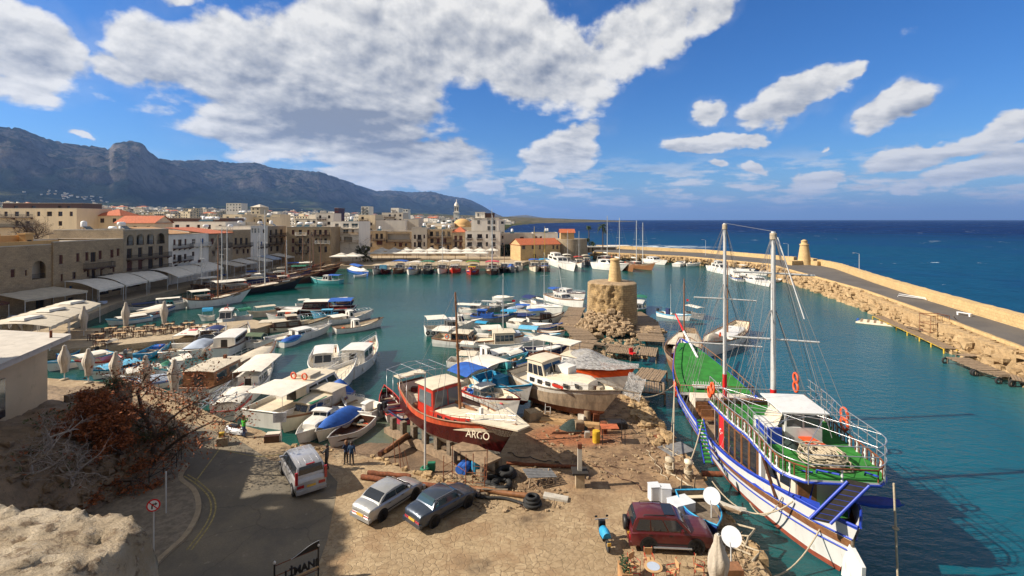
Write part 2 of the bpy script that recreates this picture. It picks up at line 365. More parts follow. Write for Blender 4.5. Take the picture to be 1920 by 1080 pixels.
# foam: whitecaps offshore + surf
wc=g.noise(g.vmul(pos,(.35,1,1)),.09,8,.75); capm=g.math('MULTIPLY',g.mr(wc,.64,.68),outm)
surf=g.mr(g.n('ShaderNodeVectorMath',{0:g.vmul(pos,(.4,1,1)),1:(31,330,-1.2)},operation='DISTANCE').outputs[1],3,30,1,0)
sf=g.math('MULTIPLY',g.mr(g.noise(pos,.16,8,.7),.40,.62),surf)
foam=g.math('MAXIMUM',capm,g.math('MULTIPLY',sf,outm))
edge=g.math('MULTIPLY',g.mr(g.noise(pos,.7,6,.7),.55,.68),g.mr(hp(66,62,104,172,0,5),.1,.5))
col=g.mix(foam,col,(.75,.82,.85))

wn=g.noise(g.vmul(pos,(1.0,1.6,1)),.85,8,.62); wn2=g.noise(g.vmul(pos,(.5,1,1)),.16,3,.5)
hh=g.math('ADD',wn,g.math('MULTIPLY',wn2,g.math('ADD',.8,g.math('MULTIPLY',outm,5))))
calm=g.mr(g.n('ShaderNodeVectorMath',{0:pos,1:(-35,90,-1.2)},operation='DISTANCE').outputs[1],20,130,.14,.5)
bs=g.math('MAXIMUM',calm,g.math('MULTIPLY',outm,.9))
bn=g.n('ShaderNodeBump',{'Height':hh,'Strength':bs,'Distance':.45}).outputs[0]
df=g.n('ShaderNodeBsdfDiffuse',{'Color':col,'Normal':bn}); gl=g.n('ShaderNodeBsdfGlossy',{'Color':(.9,.95,1,1),'Roughness':.07,'Normal':bn})
fr=g.n('ShaderNodeFresnel',{'IOR':1.33,'Normal':bn}).outputs[0]; lim=g.math('ADD',.34,g.math('MULTIPLY',outm,-.24))
fr=g.math('MULTIPLY',g.math('MINIMUM',g.math('MULTIPLY',fr,.9),lim),g.math('SUBTRACT',1,foam))
ms=g.n('ShaderNodeMixShader',{0:fr,1:df.outputs[0],2:gl.outputs[0]}); t.links.new(ms.outputs[0],t.nodes['Material Output'].inputs[0])
q=MB(); q.add([(-400,2,WZ),(60000,2,WZ),(60000,60000,WZ),(-30000,60000,WZ),(-400,200,WZ)],[(0,1,2,3,4)])
kind(q.build('water','water'))
# ---------------------------------------------------------------- land
def interp(x,tb):
    if x<=tb[0][0]: return tb[0][1]
    for (a,b_),(c,d) in zip(tb,tb[1:]):
        if x<=c: return b_+(d-b_)*(x-a)/(c-a)
    return tb[-1][1]
XC=[(0,-88),(180,-88),(196,-88),(215,6),(260,8),(330,-6),(700,-15),(1500,0),(2600,150),(4200,900),(5000,1300),(5200,900),(5600,-300),(9000,-600),(20000,-1500)]
RID=[(-700,250),(-300,215),(-100,232),(0,238),(35,240),(80,258),(130,270),(175,274),(205,280),(212,270),(240,264),(268,268),(278,284),(300,298),(330,301),(400,300),(440,306),(480,305),(510,315),(560,319),(600,322),(640,336),(680,350),(705,358),(730,357),(770,360),(810,359),(840,367),(868,371),(885,376),(905,386),(925,398),(945,407),(960,405),(985,403),(1010,407),(1040,411.5)]
YR=[(-700,3500),(0,4800),(240,5600),(400,7300),(600,9000),(700,11500),(920,14500),(1040,15500)]
def gz(x,y):
    xc=interp(y,XC); d=xc-x
    if d<0: return -3+max(0,3+d*.5)*0 if d<-3 else -1.5
    z=.0+max(0,min(d,(-88-x) if y<700 else d)-6)*.036
    z=min(z,75+20*fbm(x*.0007,y*.0007)) if z>60 else z
    return z-.15 + (5*fbm(x*.003,y*.003) if d>300 else 0)
def ter(px,Yy):
    x=(px-CX)/F*Yy; z=gz(x,Yy)
    if px<1040:
        yr=interp(px,YR); hr=H+(HY-interp(px,RID))/F*yr+interp(px,[(-700,0),(2000,0)])
        s=yr-Yy; foot=.46*yr
        tt=(Yy-foot)/(yr-foot)
        if 0<tt<=1:
            k=.22*tt+.78*max(0,(tt-.30)/.70)**1.15
            cl=max(0,min(1,(tt-.5)/.25)); k=k*.92+.08*(cl*cl*(3-2*cl))
            env=math.sin(math.pi*min(1,tt))**.8
            n1=1.0*fbm(x*.0009,Yy*.0009,1,6)+.5*(abs(fbm(x*.0021,Yy*.0021,4,5))-.3)
            z=max(z,z+(hr-z)*k*(1+ .55*env*n1)) if tt<1 else hr
            lim=H+(hr-H)*Yy/yr*.985
            z=min(z,lim) if tt<.985 else hr+ .010*hr*fbm(px*.12,0,3,6)
        elif tt>1: z=hr*(1-min(1,(Yy-yr)/(yr*.3)))-5
    return x,z
q=MB(); rows=[]
ys=[]; y=206.0
while y<16800:
    ys.append(y); y*=1.022 if y<2200 else 1.0105
for Yy in ys:
    r=[]; px=-420
    while px<=1260:
        x,z=ter(px,Yy); r.append((x,Yy,z)); px+=5 if 0<px<960 else 12
    rows.append(r)
q.grid(rows); 
m,t,b=nt('hillm'); g=G(t); pos=g.n('ShaderNodeNewGeometry'); sp=g.n('ShaderNodeSeparateXYZ',{0:pos.outputs['Position']}); nz=g.n('ShaderNodeSeparateXYZ',{0:pos.outputs['Normal']}).outputs[2]
Pp=pos.outputs['Position']; n1=g.noise(Pp,.0016,8,.65); n2=g.noise(Pp,.006,8,.7); n3=g.noise(g.vmul(Pp,(1,1,.45)),.011,7,.7)
fields=g.mix(g.mr(n2,.42,.6),(.055,.085,.028),(.13,.115,.06)); forest=g.mix(g.mr(n2,.4,.65),(.010,.017,.014),(.022,.030,.024))
col=g.mix(g.mr(g.math('ADD',n1,g.math('MULTIPLY',sp.outputs[2],.0009)),.48,.62),fields,forest)
rk=g.mix(g.mr(n3,.4,.65),(.19,.165,.14),(.07,.065,.06))
rm=g.math('MULTIPLY',g.mr(g.math('ADD',nz,g.math('MULTIPLY',n3,-.55)),.64,.42),g.mr(sp.outputs[2],190,380))
rm=g.math('MAXIMUM',rm,g.math('MULTIPLY',g.mr(n3,.47,.57,0,.85),g.mr(sp.outputs[2],330,520)))
col=g.mix(rm,col,rk)
dry=g.math('MULTIPLY',g.mr(sp.outputs[0],-900,-200),g.mr(sp.outputs[1],1500,2500)); col=g.mix(dry,col,g.mix(g.mr(n2,.4,.6),(.20,.15,.08),(.07,.08,.04)))
t.links.new(col,b.inputs['Base Color']); b.inputs['Roughness'].default_value=1; b.inputs['Specular IOR Level'].default_value=0
t.links.new(g.n('ShaderNodeBump',{'Height':g.math('ADD',n3,n2),'Strength':.9,'Distance':60}).outputs[0],b.inputs['Normal'])
kind(q.build('hills','hillm'))
# ground materials of the quay
m,t,b=nt('paving'); g=G(t); pos=g.n('ShaderNodeNewGeometry').outputs['Position']; sp=g.n('ShaderNodeSeparateXYZ',{0:pos}); PX,PY,_=sp.outputs
nd=g.n('ShaderNodeTexNoise',{'Vector':pos,'Scale':1.1,'Detail':4}).outputs[1]
pv=g.n('ShaderNodeVectorMath',{0:pos,1:g.vmul(nd,(.9,.9,.0))},operation='ADD').outputs[0]
v1=g.n('ShaderNodeTexVoronoi',{'Vector':pv,'Scale':2.8},feature='DISTANCE_TO_EDGE',voronoi_dimensions='2D').outputs[0]
v2=g.n('ShaderNodeTexVoronoi',{'Vector':pv,'Scale':2.8},voronoi_dimensions='2D'); 
cell=g.n('ShaderNodeSeparateColor',{0:v2.outputs[1]}).outputs[0]
st=g.mix(cell,(.41,.305,.18),(.30,.215,.12)); n1=g.noise(pos,.5,7,.68); n2=g.noise(pos,3.5,8,.72); n0=g.noise(pos,.16,5,.6)
st=g.mix(g.mr(n2,.42,.70,0,.65),st,(.20,.125,.06))
brk=g.noise(pos,.33,4); crack=g.math('MULTIPLY',g.mr(v1,.006,.05,.85,0),g.math('MULTIPLY',g.mr(n2,.35,.6,.25,1),g.mr(brk,.36,.6,.15,1))); st=g.mix(crack,st,(.10,.062,.032))
st=g.mix(g.mr(n1,.46,.62,0,.8),st,(.25,.16,.085))
pc=g.mr(g.noise(pos,.23,5,.6),.50,.60,0,.75); st=g.mix(pc,st,g.mix(g.mr(n2,.35,.65),(.35,.255,.15),(.235,.165,.09)))
# worn brown yard towards the slip
yard=g.math('MULTIPLY',g.mr(g.math('ADD',PY,g.math('MULTIPLY',n0,12)),33,38),g.mr(PX,-1,2)); yc=g.mix(g.mr(n1,.38,.62),(.30,.19,.10),(.13,.075,.04))
st=g.mix(g.math('MULTIPLY',yard,g.mr(n2,.30,.52,.45,.95)),st,yc)
# red oxide stain
rd=g.n('ShaderNodeVectorMath',{0:g.vmul(pos,(.62,1.15,1)),1:(4.4*.62*1.1,38.6*1.15,0)},operation='DISTANCE').outputs[1]
rs=g.mr(g.math('ADD',rd,g.math('MULTIPLY',n1,2.6)),2.6,4.2,.95,0); st=g.mix(rs,st,g.mix(g.mr(n2,.4,.65),(.32,.115,.045),(.20,.08,.035)))
# oil and damp patches
st=g.mix(g.math('MULTIPLY',g.mr(g.noise(pos,.28,5,.6),.58,.70),g.mr(PX,-6,0,0,.75)),st,(.085,.055,.032))
t.links.new(st,b.inputs['Base Color']); t.links.new(g.mr(n1,.3,.7,.75,.95),b.inputs['Roughness'])
hh=g.math('ADD',g.math('MULTIPLY',g.mr(v1,.0,.07),.5),g.math('MULTIPLY',n2,.7))
t.links.new(g.n('ShaderNodeBump',{'Height':hh,'Strength':.6,'Distance':.08}).outputs[0],b.inputs['Normal'])
m,t,b=nt('asphalt'); g=G(t); pos=g.n('ShaderNodeNewGeometry').outputs['Position']
n1=g.noise(pos,.25,6,.65); n2=g.noise(pos,14,5,.7); n3=g.noise(pos,1.3,7,.7)
col=g.mix(g.mr(n1,.38,.62),(.135,.115,.085),(.21,.17,.115)); col=g.mix(g.mr(n2,.35,.7,0,.4),col,(.08,.07,.055)); col=g.mix(g.mr(n3,.60,.68,0,.6),col,(.30,.25,.18))
vv=g.n('ShaderNodeTexVoronoi',{'Vector':g.n('ShaderNodeVectorMath',{0:pos,1:g.vmul(g.n('ShaderNodeTexNoise',{'Vector':pos,'Scale':.8,'Detail':5}).outputs[1],(1.6,1.6,0))},operation='ADD').outputs[0],'Scale':.22},feature='DISTANCE_TO_EDGE',voronoi_dimensions='2D').outputs[0]
col=g.mix(g.mr(vv,.004,.012,.35,0),col,(.05,.04,.03))
t.links.new(col,b.inputs['Base Color']); b.inputs['Roughness'].default_value=.9
t.links.new(g.n('ShaderNodeBump',{'Height':n2,'Strength':.4,'Distance':.02}).outputs[0],b.inputs['Normal'])
m,t,b=nt('roadm'); g=G(t); pos=g.n('ShaderNodeNewGeometry').outputs['Position']
n1=g.noise(pos,.12,6,.65); n2=g.noise(pos,6,5,.7)
col=g.mix(g.mr(n1,.38,.62),(.085,.075,.068),(.12,.105,.09)); col=g.mix(g.mr(n2,.35,.7,0,.4),col,(.06,.055,.05))
t.links.new(col,b.inputs['Base Color']); b.inputs['Roughness'].default_value=.9
def slab(name,pts,z1,z0,mt,ms=None,k='structure'):
    q=MB(); q.prism([tuple(p)[:2] for p in pts],z0,z1,0,1 if ms else None)
    o=q.build(name,[mt]+([ms] if ms else []))
    import bmesh
    bm=bmesh.new(); bm.from_mesh(o.data); bmesh.ops.triangulate(bm,faces=[f for f in bm.faces if len(f.verts)>4]); bmesh.ops.recalc_face_normals(bm,faces=bm.faces); bm.to_mesh(o.data); bm.free()
    if k: kind(o,k)
    return o
w0=lambda px,py:tuple(W(px,py))[:2]
Q1=[(12.3,1.5),(12.3,23.4),(12.45,30),(12.7,37),(12.3,41),(11.8,46.5),(10.4,49),(6,48.4),(2.2,46.2),(.8,42),(-.2,38.5),(-2.0,35),(-4.5,32.6),(-6.6,33.2),(-8.6,34.2),(-10.6,35.3),(-13.4,36.4),(-16.4,36.7),(-20.2,39.6),(-24,41.4),(-27.5,43.8),(-33,48.0),(-43,51.5),(-49,52.5),(-60,55),(-95,58),(-95,1.5)]
kind(slab('quay',Q1,0,-3.5,'paving','stony'))
Q2=[(-62,63.5),(-54,66.2),(-46.5,70.8),(-40.5,74.5),(-39,80),(-44,83.5),(-52,79.2),(-62,77.2),(-70,77),(-76,88),(-81,101),(-82,130),(-82,168),(-80,181),(2,183),(6,200),(22,206),(30,216),(30,260),(8,262),(-4,320),(-94,320),(-160,320),(-160,62)]
kind(slab('promenade',Q2,0.0,-3.5,'conc','stoneg'))
kind(slab('town_ground',[(-900,40),(-159,40),(-159,250),(-900,330)],-.02,-3.5,'conc'))
# asphalt forecourt
A=[(-9.3,1.6),(-9.3,22.5),(-9.8,26),(-10.6,29.3),(-11.3,31.8),(-13.5,34.4),(-17,34.6),(-21.5,38.2),(-26,40.5),(-30,42),(-34,40),(-30,34),(-26,30),(-24,27),(-22,24),(-22,1.6)]
kind(slab('road',A,.012,-.05,'asphalt'))
# slipway of mud
def slipz(x,y): 
    return -.12-.155*max(0,(y-33)) +.16*fbm(x*.5,y*.5)+.05*fbm(x*2,y*2)
q=MB(); rows=[]
for i in range(46):
    y=31.5+i*.5; rows.append([(x*.5-17,y,max(slipz(x*.5-17,y),-3)) for x in range(44)])
q.grid(rows); kind(q.build('slipway','mud'))
# ---------------------------------------------------------------- buildings
def zat(py,Y): return H-(py-HY)/F*Y
def rail(q,a,b,z,h,m=0,st=.22,th=.03):
    a=Vector((*a,z)); b=Vector((*b,z)); L=(b-a).length; n=max(2,int(L/st))
    q.tube([a+Vector((0,0,h)),b+Vector((0,0,h))],th,4,m); q.tube([a+Vector((0,0,.08)),b+Vector((0,0,.08))],th*.7,4,m)
    for i in range(n+1):
        p=a+(b-a)*i/n; q.tube([p,p+Vector((0,0,h))],th*.6,3,m,cap=False)
def house(name,label,cat,p0,p1,depth,z0,z1,mt,ops=[],bal=[],roof='flat',roofm='roofg',group=None,tanks=0,px=True,cornice=None,sides=True,trim='plag',seed=0):
    """p0,p1: facade ends left to right as seen from the harbour; openings given by picture bearings"""
    r=random.Random(seed+int(p0[0]*7+p0[1]*3)); p0=Vector(p0); p1=Vector(p1); d=(p1-p0); L=d.length; d/=L; nrm=Vector((-d.y,d.x))
    rz=math.atan2(d.y,d.x); o=empty(name,(p0.x,p0.y,0),label,cat,group,rz)
    def loc(pxx):   # bearing -> distance along facade and depth Y
        k=(pxx-CX)/F; den=d.x-k*d.y
        s=(k*p0.y-p0.x)/den; return s,p0.y+d.y*s
    O=[]
    for a in ops:
        if px:
            s0,Y0=loc(a[0]); s1,Y1=loc(a[1]); Ym=(Y0+Y1)/2; O.append([s0,s1,zat(a[3],Ym),zat(a[2],Ym),a[4]])
        else: O.append(list(a))
    O=[[max(.25,a[0]),min(L-.25,a[1]),max(z0+.02,a[2]),min(z1-.3,a[3]),a[4]] for a in O]; O=[a for a in O if a[1]-a[0]>.25 and a[3]-a[2]>.3]
    xs=sorted({0,L,*[a[0] for a in O],*[a[1] for a in O]}); zs=sorted({z0-1.2,z1,*[a[2] for a in O],*[a[3] for a in O]})
    q=MB()
    for x0,x1 in zip(xs,xs[1:]):
        for a0,a1 in zip(zs,zs[1:]):
            cx,cz=(x0+x1)/2,(a0+a1)/2
            if any(b[0]<cx<b[1] and b[2]<cz<b[3] for b in O): continue
            if x1-x0<1e-4 or a1-a0<1e-4: continue
            q.add([(x0,0,a0),(x1,0,a0),(x1,0,a1),(x0,0,a1)],[(0,1,2,3)])
    rv=.28
    for x0,x1,a0,a1,ty in O:
        q.add([(x0,0,a0),(x1,0,a0),(x1,0,a1),(x0,0,a1),(x0,rv,a0),(x1,rv,a0),(x1,rv,a1),(x0,rv,a1)],[(0,4,5,1),(1,5,6,2),(2,6,7,3),(3,7,4,0)])
        if ty=='a':
            w=(x1-x0)/2; n=7; hh=min(w*1.15,(a1-a0)*.5)
            for sg in(-1,1):
                cx=(x0+x1)/2; c=(cx+sg*w,-.004,a1)
                pts=[(cx+sg*w*math.cos(i*math.pi/2/n),-.004,a1-hh+hh*math.sin(i*math.pi/2/n)) for i in range(n+1)]
                for i in range(n): q.add([c,pts[i],pts[i+1]],[(0,1,2)])
    q.add([(0,depth,z0-1.2),(L,depth,z0-1.2),(L,depth,z1),(0,depth,z1)],[(1,0,3,2)])
    q.add([(0,0,z0-1.2),(0,0,z1),(0,depth,z1),(0,depth,z0-1.2)],[(0,1,2,3)]); q.add([(L,0,z0-1.2),(L,0,z1),(L,depth,z1),(L,depth,z0-1.2)],[(3,2,1,0)])
    q.build('wall',mt,o)
    # roof
    q=MB()
    if roof=='flat':
        q.add([(.25,.25,z1-.35),(L-.25,.25,z1-.35),(L-.25,depth-.25,z1-.35),(.25,depth-.25,z1-.35)],[(0,1,2,3)])
        for (a,b,c_,e) in((0,0,L,.25),(0,depth-.25,L,depth),(0,.25,.25,depth-.25),(L-.25,.25,L,depth-.25)):
            q.box(((a+c_)/2,(b+e)/2,z1+.05),(c_-a+.05,e-b+.05,.14),1)
        q.add([(.25,.25,z1-.35),(.25,.25,z1),(L-.25,.25,z1),(L-.25,.25,z1-.35)],[(0,1,2,3)],1); q.add([(.25,depth-.25,z1-.35),(.25,depth-.25,z1),(L-.25,depth-.25,z1),(L-.25,depth-.25,z1-.35)],[(3,2,1,0)],1)
        q.build('roof',[roofm,trim],o)
    elif roof in('gable','hip','mono'):
        rh=min(depth,9)*.28; e=.35; ih=(depth/2 if roof=='hip' else 0)
        if roof=='mono': pts=[(-e,-e,z1),(L+e,-e,z1),(L+e,depth,z1+rh*.7),(-e,depth,z1+rh*.7)]; q.add(pts,[(0,1,2,3)]); q.add([(x,y,z-.15) for x,y,z in pts],[(3,2,1,0)]); q.add([pts[0],pts[1],(L+e,-e,z1-.15),(-e,-e,z1-.15)],[(3,2,1,0)]); 
        else:
            a=[(-e,-e,z1),(L+e,-e,z1),(L+e,depth+e,z1),(-e,depth+e,z1)]; rr=[(min(ih,L/2),depth/2,z1+rh),(L-min(ih,L/2),depth/2,z1+rh)]
            if roof=='gable': rr=[(-e,depth/2,z1+rh),(L+e,depth/2,z1+rh)]
            q.add(a+rr,[(0,1,5,4),(2,3,4,5)]+([(1,2,5),(3,0,4)] if roof=='hip' else [])); q.add([(x,y,z-.12) for x,y,z in a],[(3,2,1,0)])
            for i in range(4): q.add([a[i],a[(i+1)%4],(*a[(i+1)%4][:2],z1-.12),(*a[i][:2],z1-.12)],[(3,2,1,0)])
            if roof=='gable':
                g2=MB(); 
                for x in(0,L): g2.add([(x,0,z1-.01),(x,depth,z1-.01),(x,depth/2,z1+rh-.12)],[(0,1,2)])
                g2.build('gable',mt,o)
        q.build('roof',roofm,o)
    # windows
    for x0,x1,a0,a1,ty in O:
        q=MB(); wd=x1-x0; ht=a1-a0
        if ty in 'wgW':
            q.box(((x0+x1)/2,rv-.02,(a0+a1)/2),(wd,.02,ht),0); fr=.07
            for X_ in(x0+fr/2,(x0+x1)/2,x1-fr/2): q.box((X_,rv-.06,(a0+a1)/2),(fr,.05,ht-.01),1)
            for Z_ in(a0+fr/2,a0+ht*.55,a1-fr/2): q.box(((x0+x1)/2,rv-.065,Z_),(wd-.01,.045,fr),1)
            q.build('window',['glass' if ty!='g' else 'glassb','plaw' if ty!='w' else 'shut'],o)
        elif ty in 'sb':
            q.box(((x0+x1)/2,rv-.1,(a0+a1)/2),(wd-.02,.06,ht-.02),0)
            n=max(4,int(ht/.14))
            for i in range(n): q.box(((x0+x1)/2,rv-.145,a0+ht*(i+.5)/n),(wd-.14,.03,.05),0)
            q.box(((x0+x1)/2,rv-.16,(a0+a1)/2),(.05,.06,ht-.03),0)
            q.build('shutter','shutb' if ty=='b' else 'shut',o)
        elif ty=='d':
            q.box(((x0+x1)/2,rv-.05,(a0+a1)/2),(wd-.01,.05,ht-.01),0); q.box(((x0+x1)/2,rv-.09,(a0+a1)/2),(.05,.05,ht-.02),1)
            q.build('door',['dark','shut'],o)
        elif ty in 'ao':
            q.box(((x0+x1)/2,rv+1.6,(a0+a1)/2),(wd+1.5,.06,ht+.3),0); q.add([(x0-.6,rv,a0),(x1+.6,rv,a0),(x1+.6,rv+1.6,a0),(x0-.6,rv+1.6,a0)],[(0,1,2,3)],1)
            rail(q,(x0+.03,.12),(x1-.03,.12),a0,min(.95,ht*.4),2,.16) if ty=='a' else None
            q.build('loggia',['plag' if r.random()<.6 else 'dark',mt,'iron'],o)
        if ty in 'wsgb' and mt.startswith('ston'):
            q=MB(); q.box(((x0+x1)/2,-.03,a0-.07),(wd+.3,.16,.13)); q.build('sill','stoneg',o); q=MB(); q.box(((x0+x1)/2,-.015,a1+.11),(wd+.3,.07,.2)); q.build('lintel','stoneg',o)
    for a in bal:
        if px:
            s0,Y0=loc(a[0]); s1,Y1=loc(a[1]); Ym=(Y0+Y1)/2; zt,zb=zat(a[2],Ym),zat(a[3],Ym)
        else: s0,s1,zb,zt=a[:4]
        s0=max(.05,s0); s1=min(L-.05,s1); bm_=a[4] if len(a)>4 else 'iron'; dp=1.15; q=MB()
        q.box(((s0+s1)/2,-dp/2-.003,zb+.08),(s1-s0,dp,.16),0)
        for x_ in [s0+.2+(s1-s0-.4)*i/3 for i in range(4)]: q.add([(x_-.07,-.004,zb),(x_+.07,-.004,zb),(x_+.07,-dp*.8,zb),(x_-.07,-dp*.8,zb),(x_-.07,-.004,zb-.5),(x_+.07,-.004,zb-.5)],[(0,3,5-1),(1,5,2),(3,2,5,4),(0,1,2,3)],0)
        bo=q.build('balcony',['dwood' if bm_=='iron' else trim],o)
        q=MB(); hgt=max(.8,min(1.1,zt-zb)); 
        for A_,B_ in(((s0+.03,-dp+.04),(s1-.03,-dp+.04)),((s0+.03,-.06),(s0+.03,-dp+.04)),((s1-.03,-.06),(s1-.03,-dp+.04))): rail(q,A_,B_,zb+.16,hgt,0,.17,.035)
        q.build('railing',bm_,bo)
    for i in range(tanks):
        x=U(r,.15,.85)*L; y=U(r,.25,.8)*depth; q=MB(); tz=z1-.35
        for sx in(-.5,.5):
            for sy in(-.4,.4): q.tube([(x+sx,y+sy,tz),(x+sx,y+sy,tz+1.1)],.04,4,1)
        if r.random()<.6: ax=Matrix.Rotation(R(90),3,'Y'); q.lathe((x,y,tz+1.65),[(.01,-1),(.4,-.95),(.55,-.8),(.55,.8),(.4,.95),(.01,1)],10,0,ax=ax)
        else: q.lathe((x,y,tz+1.1),[(.6,0),(.62,1.1),(.3,1.35),(.01,1.4)],10,0)
        if r.random()<.7: q.add([(x-1,y-1.9,tz+.2),(x+1,y-1.9,tz+.2),(x+1,y-.6,tz+1.2),(x-1,y-.6,tz+1.2)],[(0,1,2,3)],2)
        q.build('water_tank',['signw','gry','glassb'],o)
    return o
XF=-89.5
def fx(px): return (XF,XF*F/(px-CX))
GR='old houses along the harbour promenade'
hs=house
house('stone_house','tawny stone harbour building with a big arched window and ochre roof terrace, far left','building',(XF-.3,58),(XF-.3,fx(100)[1]-.02),16,0,12.2,'stone2',
 [(60,86,489,523,'a'),(47,51,506,517,'w'),(93,97,500,511,'w'),(67,83,562,583,'d'),(20,28,505,520,'s'),(-40,-28,500,520,'s')],[],tanks=1)
o=empty('roof_terrace',(XF,0,0),'ochre rendered roof terrace walls with a small barbecue chimney on the nearest stone building','terrace')
q=MB(); q.box((-3.4,83,12.75),(5.8,.3,1.5)); q.box((-.6,91.5,12.5),(.3,12,1.0)); q.box((-3,90,13.0),(.35,7,2.2)); q.box((-1.8,92.2,13.1),(1.2,1.5,2.2)); q.box((-1.8,92.2,14.35),(1.6,1.9,.3)); q.box((-2,86.8,14.3),(1.0,1.0,.5)); q.build('walls','play',o)
q=MB(); q.box((-1.18,92.2,12.9),(.06,.8,.6)); q.build('hearth','dark',o)
o=house('stone_house','long stone harbour building with dark red shutters and two iron balconies','building',fx(100),fx(231),15,0,12.6,'stone2',
 [(111,118,478,495,'s'),(143,149,475,491,'s'),(160,166,473,489,'s'),(170,180,473,491,'d'),(185,191,470,486,'s'),(207,213,468,483,'s'),(219,224,466,480,'s'),
 (114,118,514,527,'s'),(136,143,510,523,'w'),(163,168,505,519,'w'),(172,179,503,523,'d'),(188,192,503,518,'w'),(211,215,499,510,'s'),(130,136,536,552,'b'),(128,138,558,576,'d'),(185,205,535,552,'d'),(210,228,528,545,'d')],
 [(156,208,489,503),(166,203,512,526)],tanks=0)
house('arcaded_house','four storey stone house with a row of four arches under its roof and iron balconies','building',fx(231.2),fx(316),16,0,14.6,'stoneg',
 [(238,251,440,460,'a'),(256,270,439,459,'a'),(275,289,438,458,'a'),(294,309,437,457,'a'),(238,248,466,484,'d'),(259,267,464,482,'d'),(278,287,462,480,'d'),(298,306,461,478,'d'),
 (238,248,490,508,'s'),(259,267,487,505,'s'),(278,287,485,503,'d'),(298,306,483,500,'d'),(240,262,518,538,'o'),(275,300,508,526,'o')],[(237,315,472,485),(237,315,495,508)],group=None,tanks=2)
house('white_house','narrow white house with orange tiled roof and two wooden balconies above the awnings','building',fx(316.2),fx(356),11,0,13.3,'plaw',
 [(325,329.5,449,460,'s'),(334,341,449,461,'w'),(346,350,448,460,'s'),(325,330,477,487,'w'),(345,350,476,486,'w'),(333,341,478,491,'d'),(327,334,496,508,'d')],[(324,357,459,466),(324,357,482,490)],roof='mono',roofm='tileold')
house('white_house','plain white house with blue shutter and pale balcony beside the tiled white house','building',fx(356.2),fx(391),12,0,12.9,'plaw',
 [(360,367,448,458,'W'),(376,382,447,458,'b'),(371,377,487,503,'s'),(360,365,472,480,'w')],[(357,390,456,462,'pole')])
house('stone_house','low stone house with a red tiled strip along its roof edge and faded shutters','building',fx(391.2),fx(436),13,0,12.9,'stoneg',
 [(395,401,447,458,'s'),(410,417,446,460,'d'),(424,429,446,456,'s'),(397,403,470,480,'w'),(412,420,470,484,'d')],[(404,430,457,464)],roof='mono',roofm='tile')
house('stone_house','stone house with three tall dark windows over a long iron balcony','building',fx(436.2),fx(470),14,0,13.6,'stone',
 [(440,445,446,459,'d'),(450,455,446,459,'d'),(460,465,446,459,'d'),(443,447,468,476,'w'),(455,459,467,475,'w'),(463,467,467,475,'w')],[(437,469,457,463)],tanks=2)
house('white_house','slim white house squeezed between two stone houses with a small wooden balcony','building',fx(470.2),fx(502),12,0,14.8,'plaw',
 [(472,475,428,437,'g'),(477,481,428,437,'g'),(484,488,428,437,'g'),(493,498,430,437,'w'),(482,485,453,461,'W'),(489,492,453,461,'b'),(495,498,453,461,'W')],[(484,500,459,464)],tanks=1)
house('stone_house','dark stone house with two stacked iron balconies right of the slim white house','building',fx(502.2),fx(536),14,0,14.6,'stoneg',
 [(506,510,431,441,'d'),(516,520,430,441,'d'),(525,530,430,440,'d'),(506,510,446,455,'w'),(517,521,446,456,'d'),(526,530,446,455,'d'),(507,511,462,471,'w'),(518,523,461,471,'d')],[(504,534,438,443),(504,534,453,458)],tanks=2)
ya=188
house('stone_house','largest stone house with three rows of shuttered windows and white slab balconies','building',((538-CX)/F*ya,ya),((619-CX)/F*ya,ya+.5),17,0,14.2,'stone',
 [(a,b,431,440,c) for a,b,c in((547,552,'s'),(560,566,'d'),(576,580,'s'),(589,593,'s'),(598,603,'d'),(608,613,'s'))]+[(a,b,447,456,c) for a,b,c in((547,552,'s'),(560,566,'d'),(576,580,'w'),(591,595,'d'),(599,604,'d'),(608,613,'d'))]+[(a,b,462,473,c) for a,b,c in((547,552,'s'),(560,566,'d'),(576,580,'s'),(597,602,'d'),(608,613,'w'))],
 [(555,575,436,442,'pole'),(585,619,436,441),(555,575,454,459),(592,619,452,457,'pole'),(555,577,470,475)],tanks=4)
ya=200
house('modern_block','white upper floors on an ochre base, modern block behind the bare trees','building',((619.3-CX)/F*ya,ya),((673-CX)/F*ya,ya),16,0,16.3,'plaw',
 [(628,635,419,426,'W'),(643,654,419,427,'g'),(659,671,419,427,'g'),(628,637,430,438,'g'),(643,653,430,438,'g'),(659,664,430,438,'W'),(628,640,444,452,'o'),(645,660,444,455,'o')],[(641,672,425,429,'plaw'),(626,672,436,440,'play'),(626,672,451,455,'play')],tanks=2)
ya=232
def ff(name,label,a,b,top,mt,ops,bal,**k):
    return house(name,label,'building',((a-CX)/F*ya,ya+k.pop('dy',0)),((b-CX)/F*ya,ya),14,0,zat(top,ya),mt,ops,bal,**k)
ff('stone_house','brown stone house with flat white roof slab and low red windows behind the parasols',683,723.5,433,'stone',[(704,709,438,448,'d'),(713,718,438,448,'d'),(690,698,455,463,'w'),(706,717,452,459,'s'),(690,697,440,449,'s')],[(700,722,447,451)],tanks=1)
ff('stone_house','broad stone house with a dark covered verandah across its upper floor',724,771.5,434,'stone2',[(727,768,438,449,'o'),(740,743,456,461,'w'),(759,763,456,461,'w'),(748,754,455,463,'s')],[(725,770,448,454)],tanks=0,dy=.1)
ff('grey_house','pale grey rendered house with two columns of small windows',772,800.5,427,'plag',[(776,780,440,448,'w'),(783,790,440,450,'d'),(794,797,440,447,'w'),(776,780,454,463,'w'),(783,790,454,465,'d'),(794,797,454,462,'w')],[(782,791,448,452),(782,791,463,467)],tanks=1,dy=-.4)
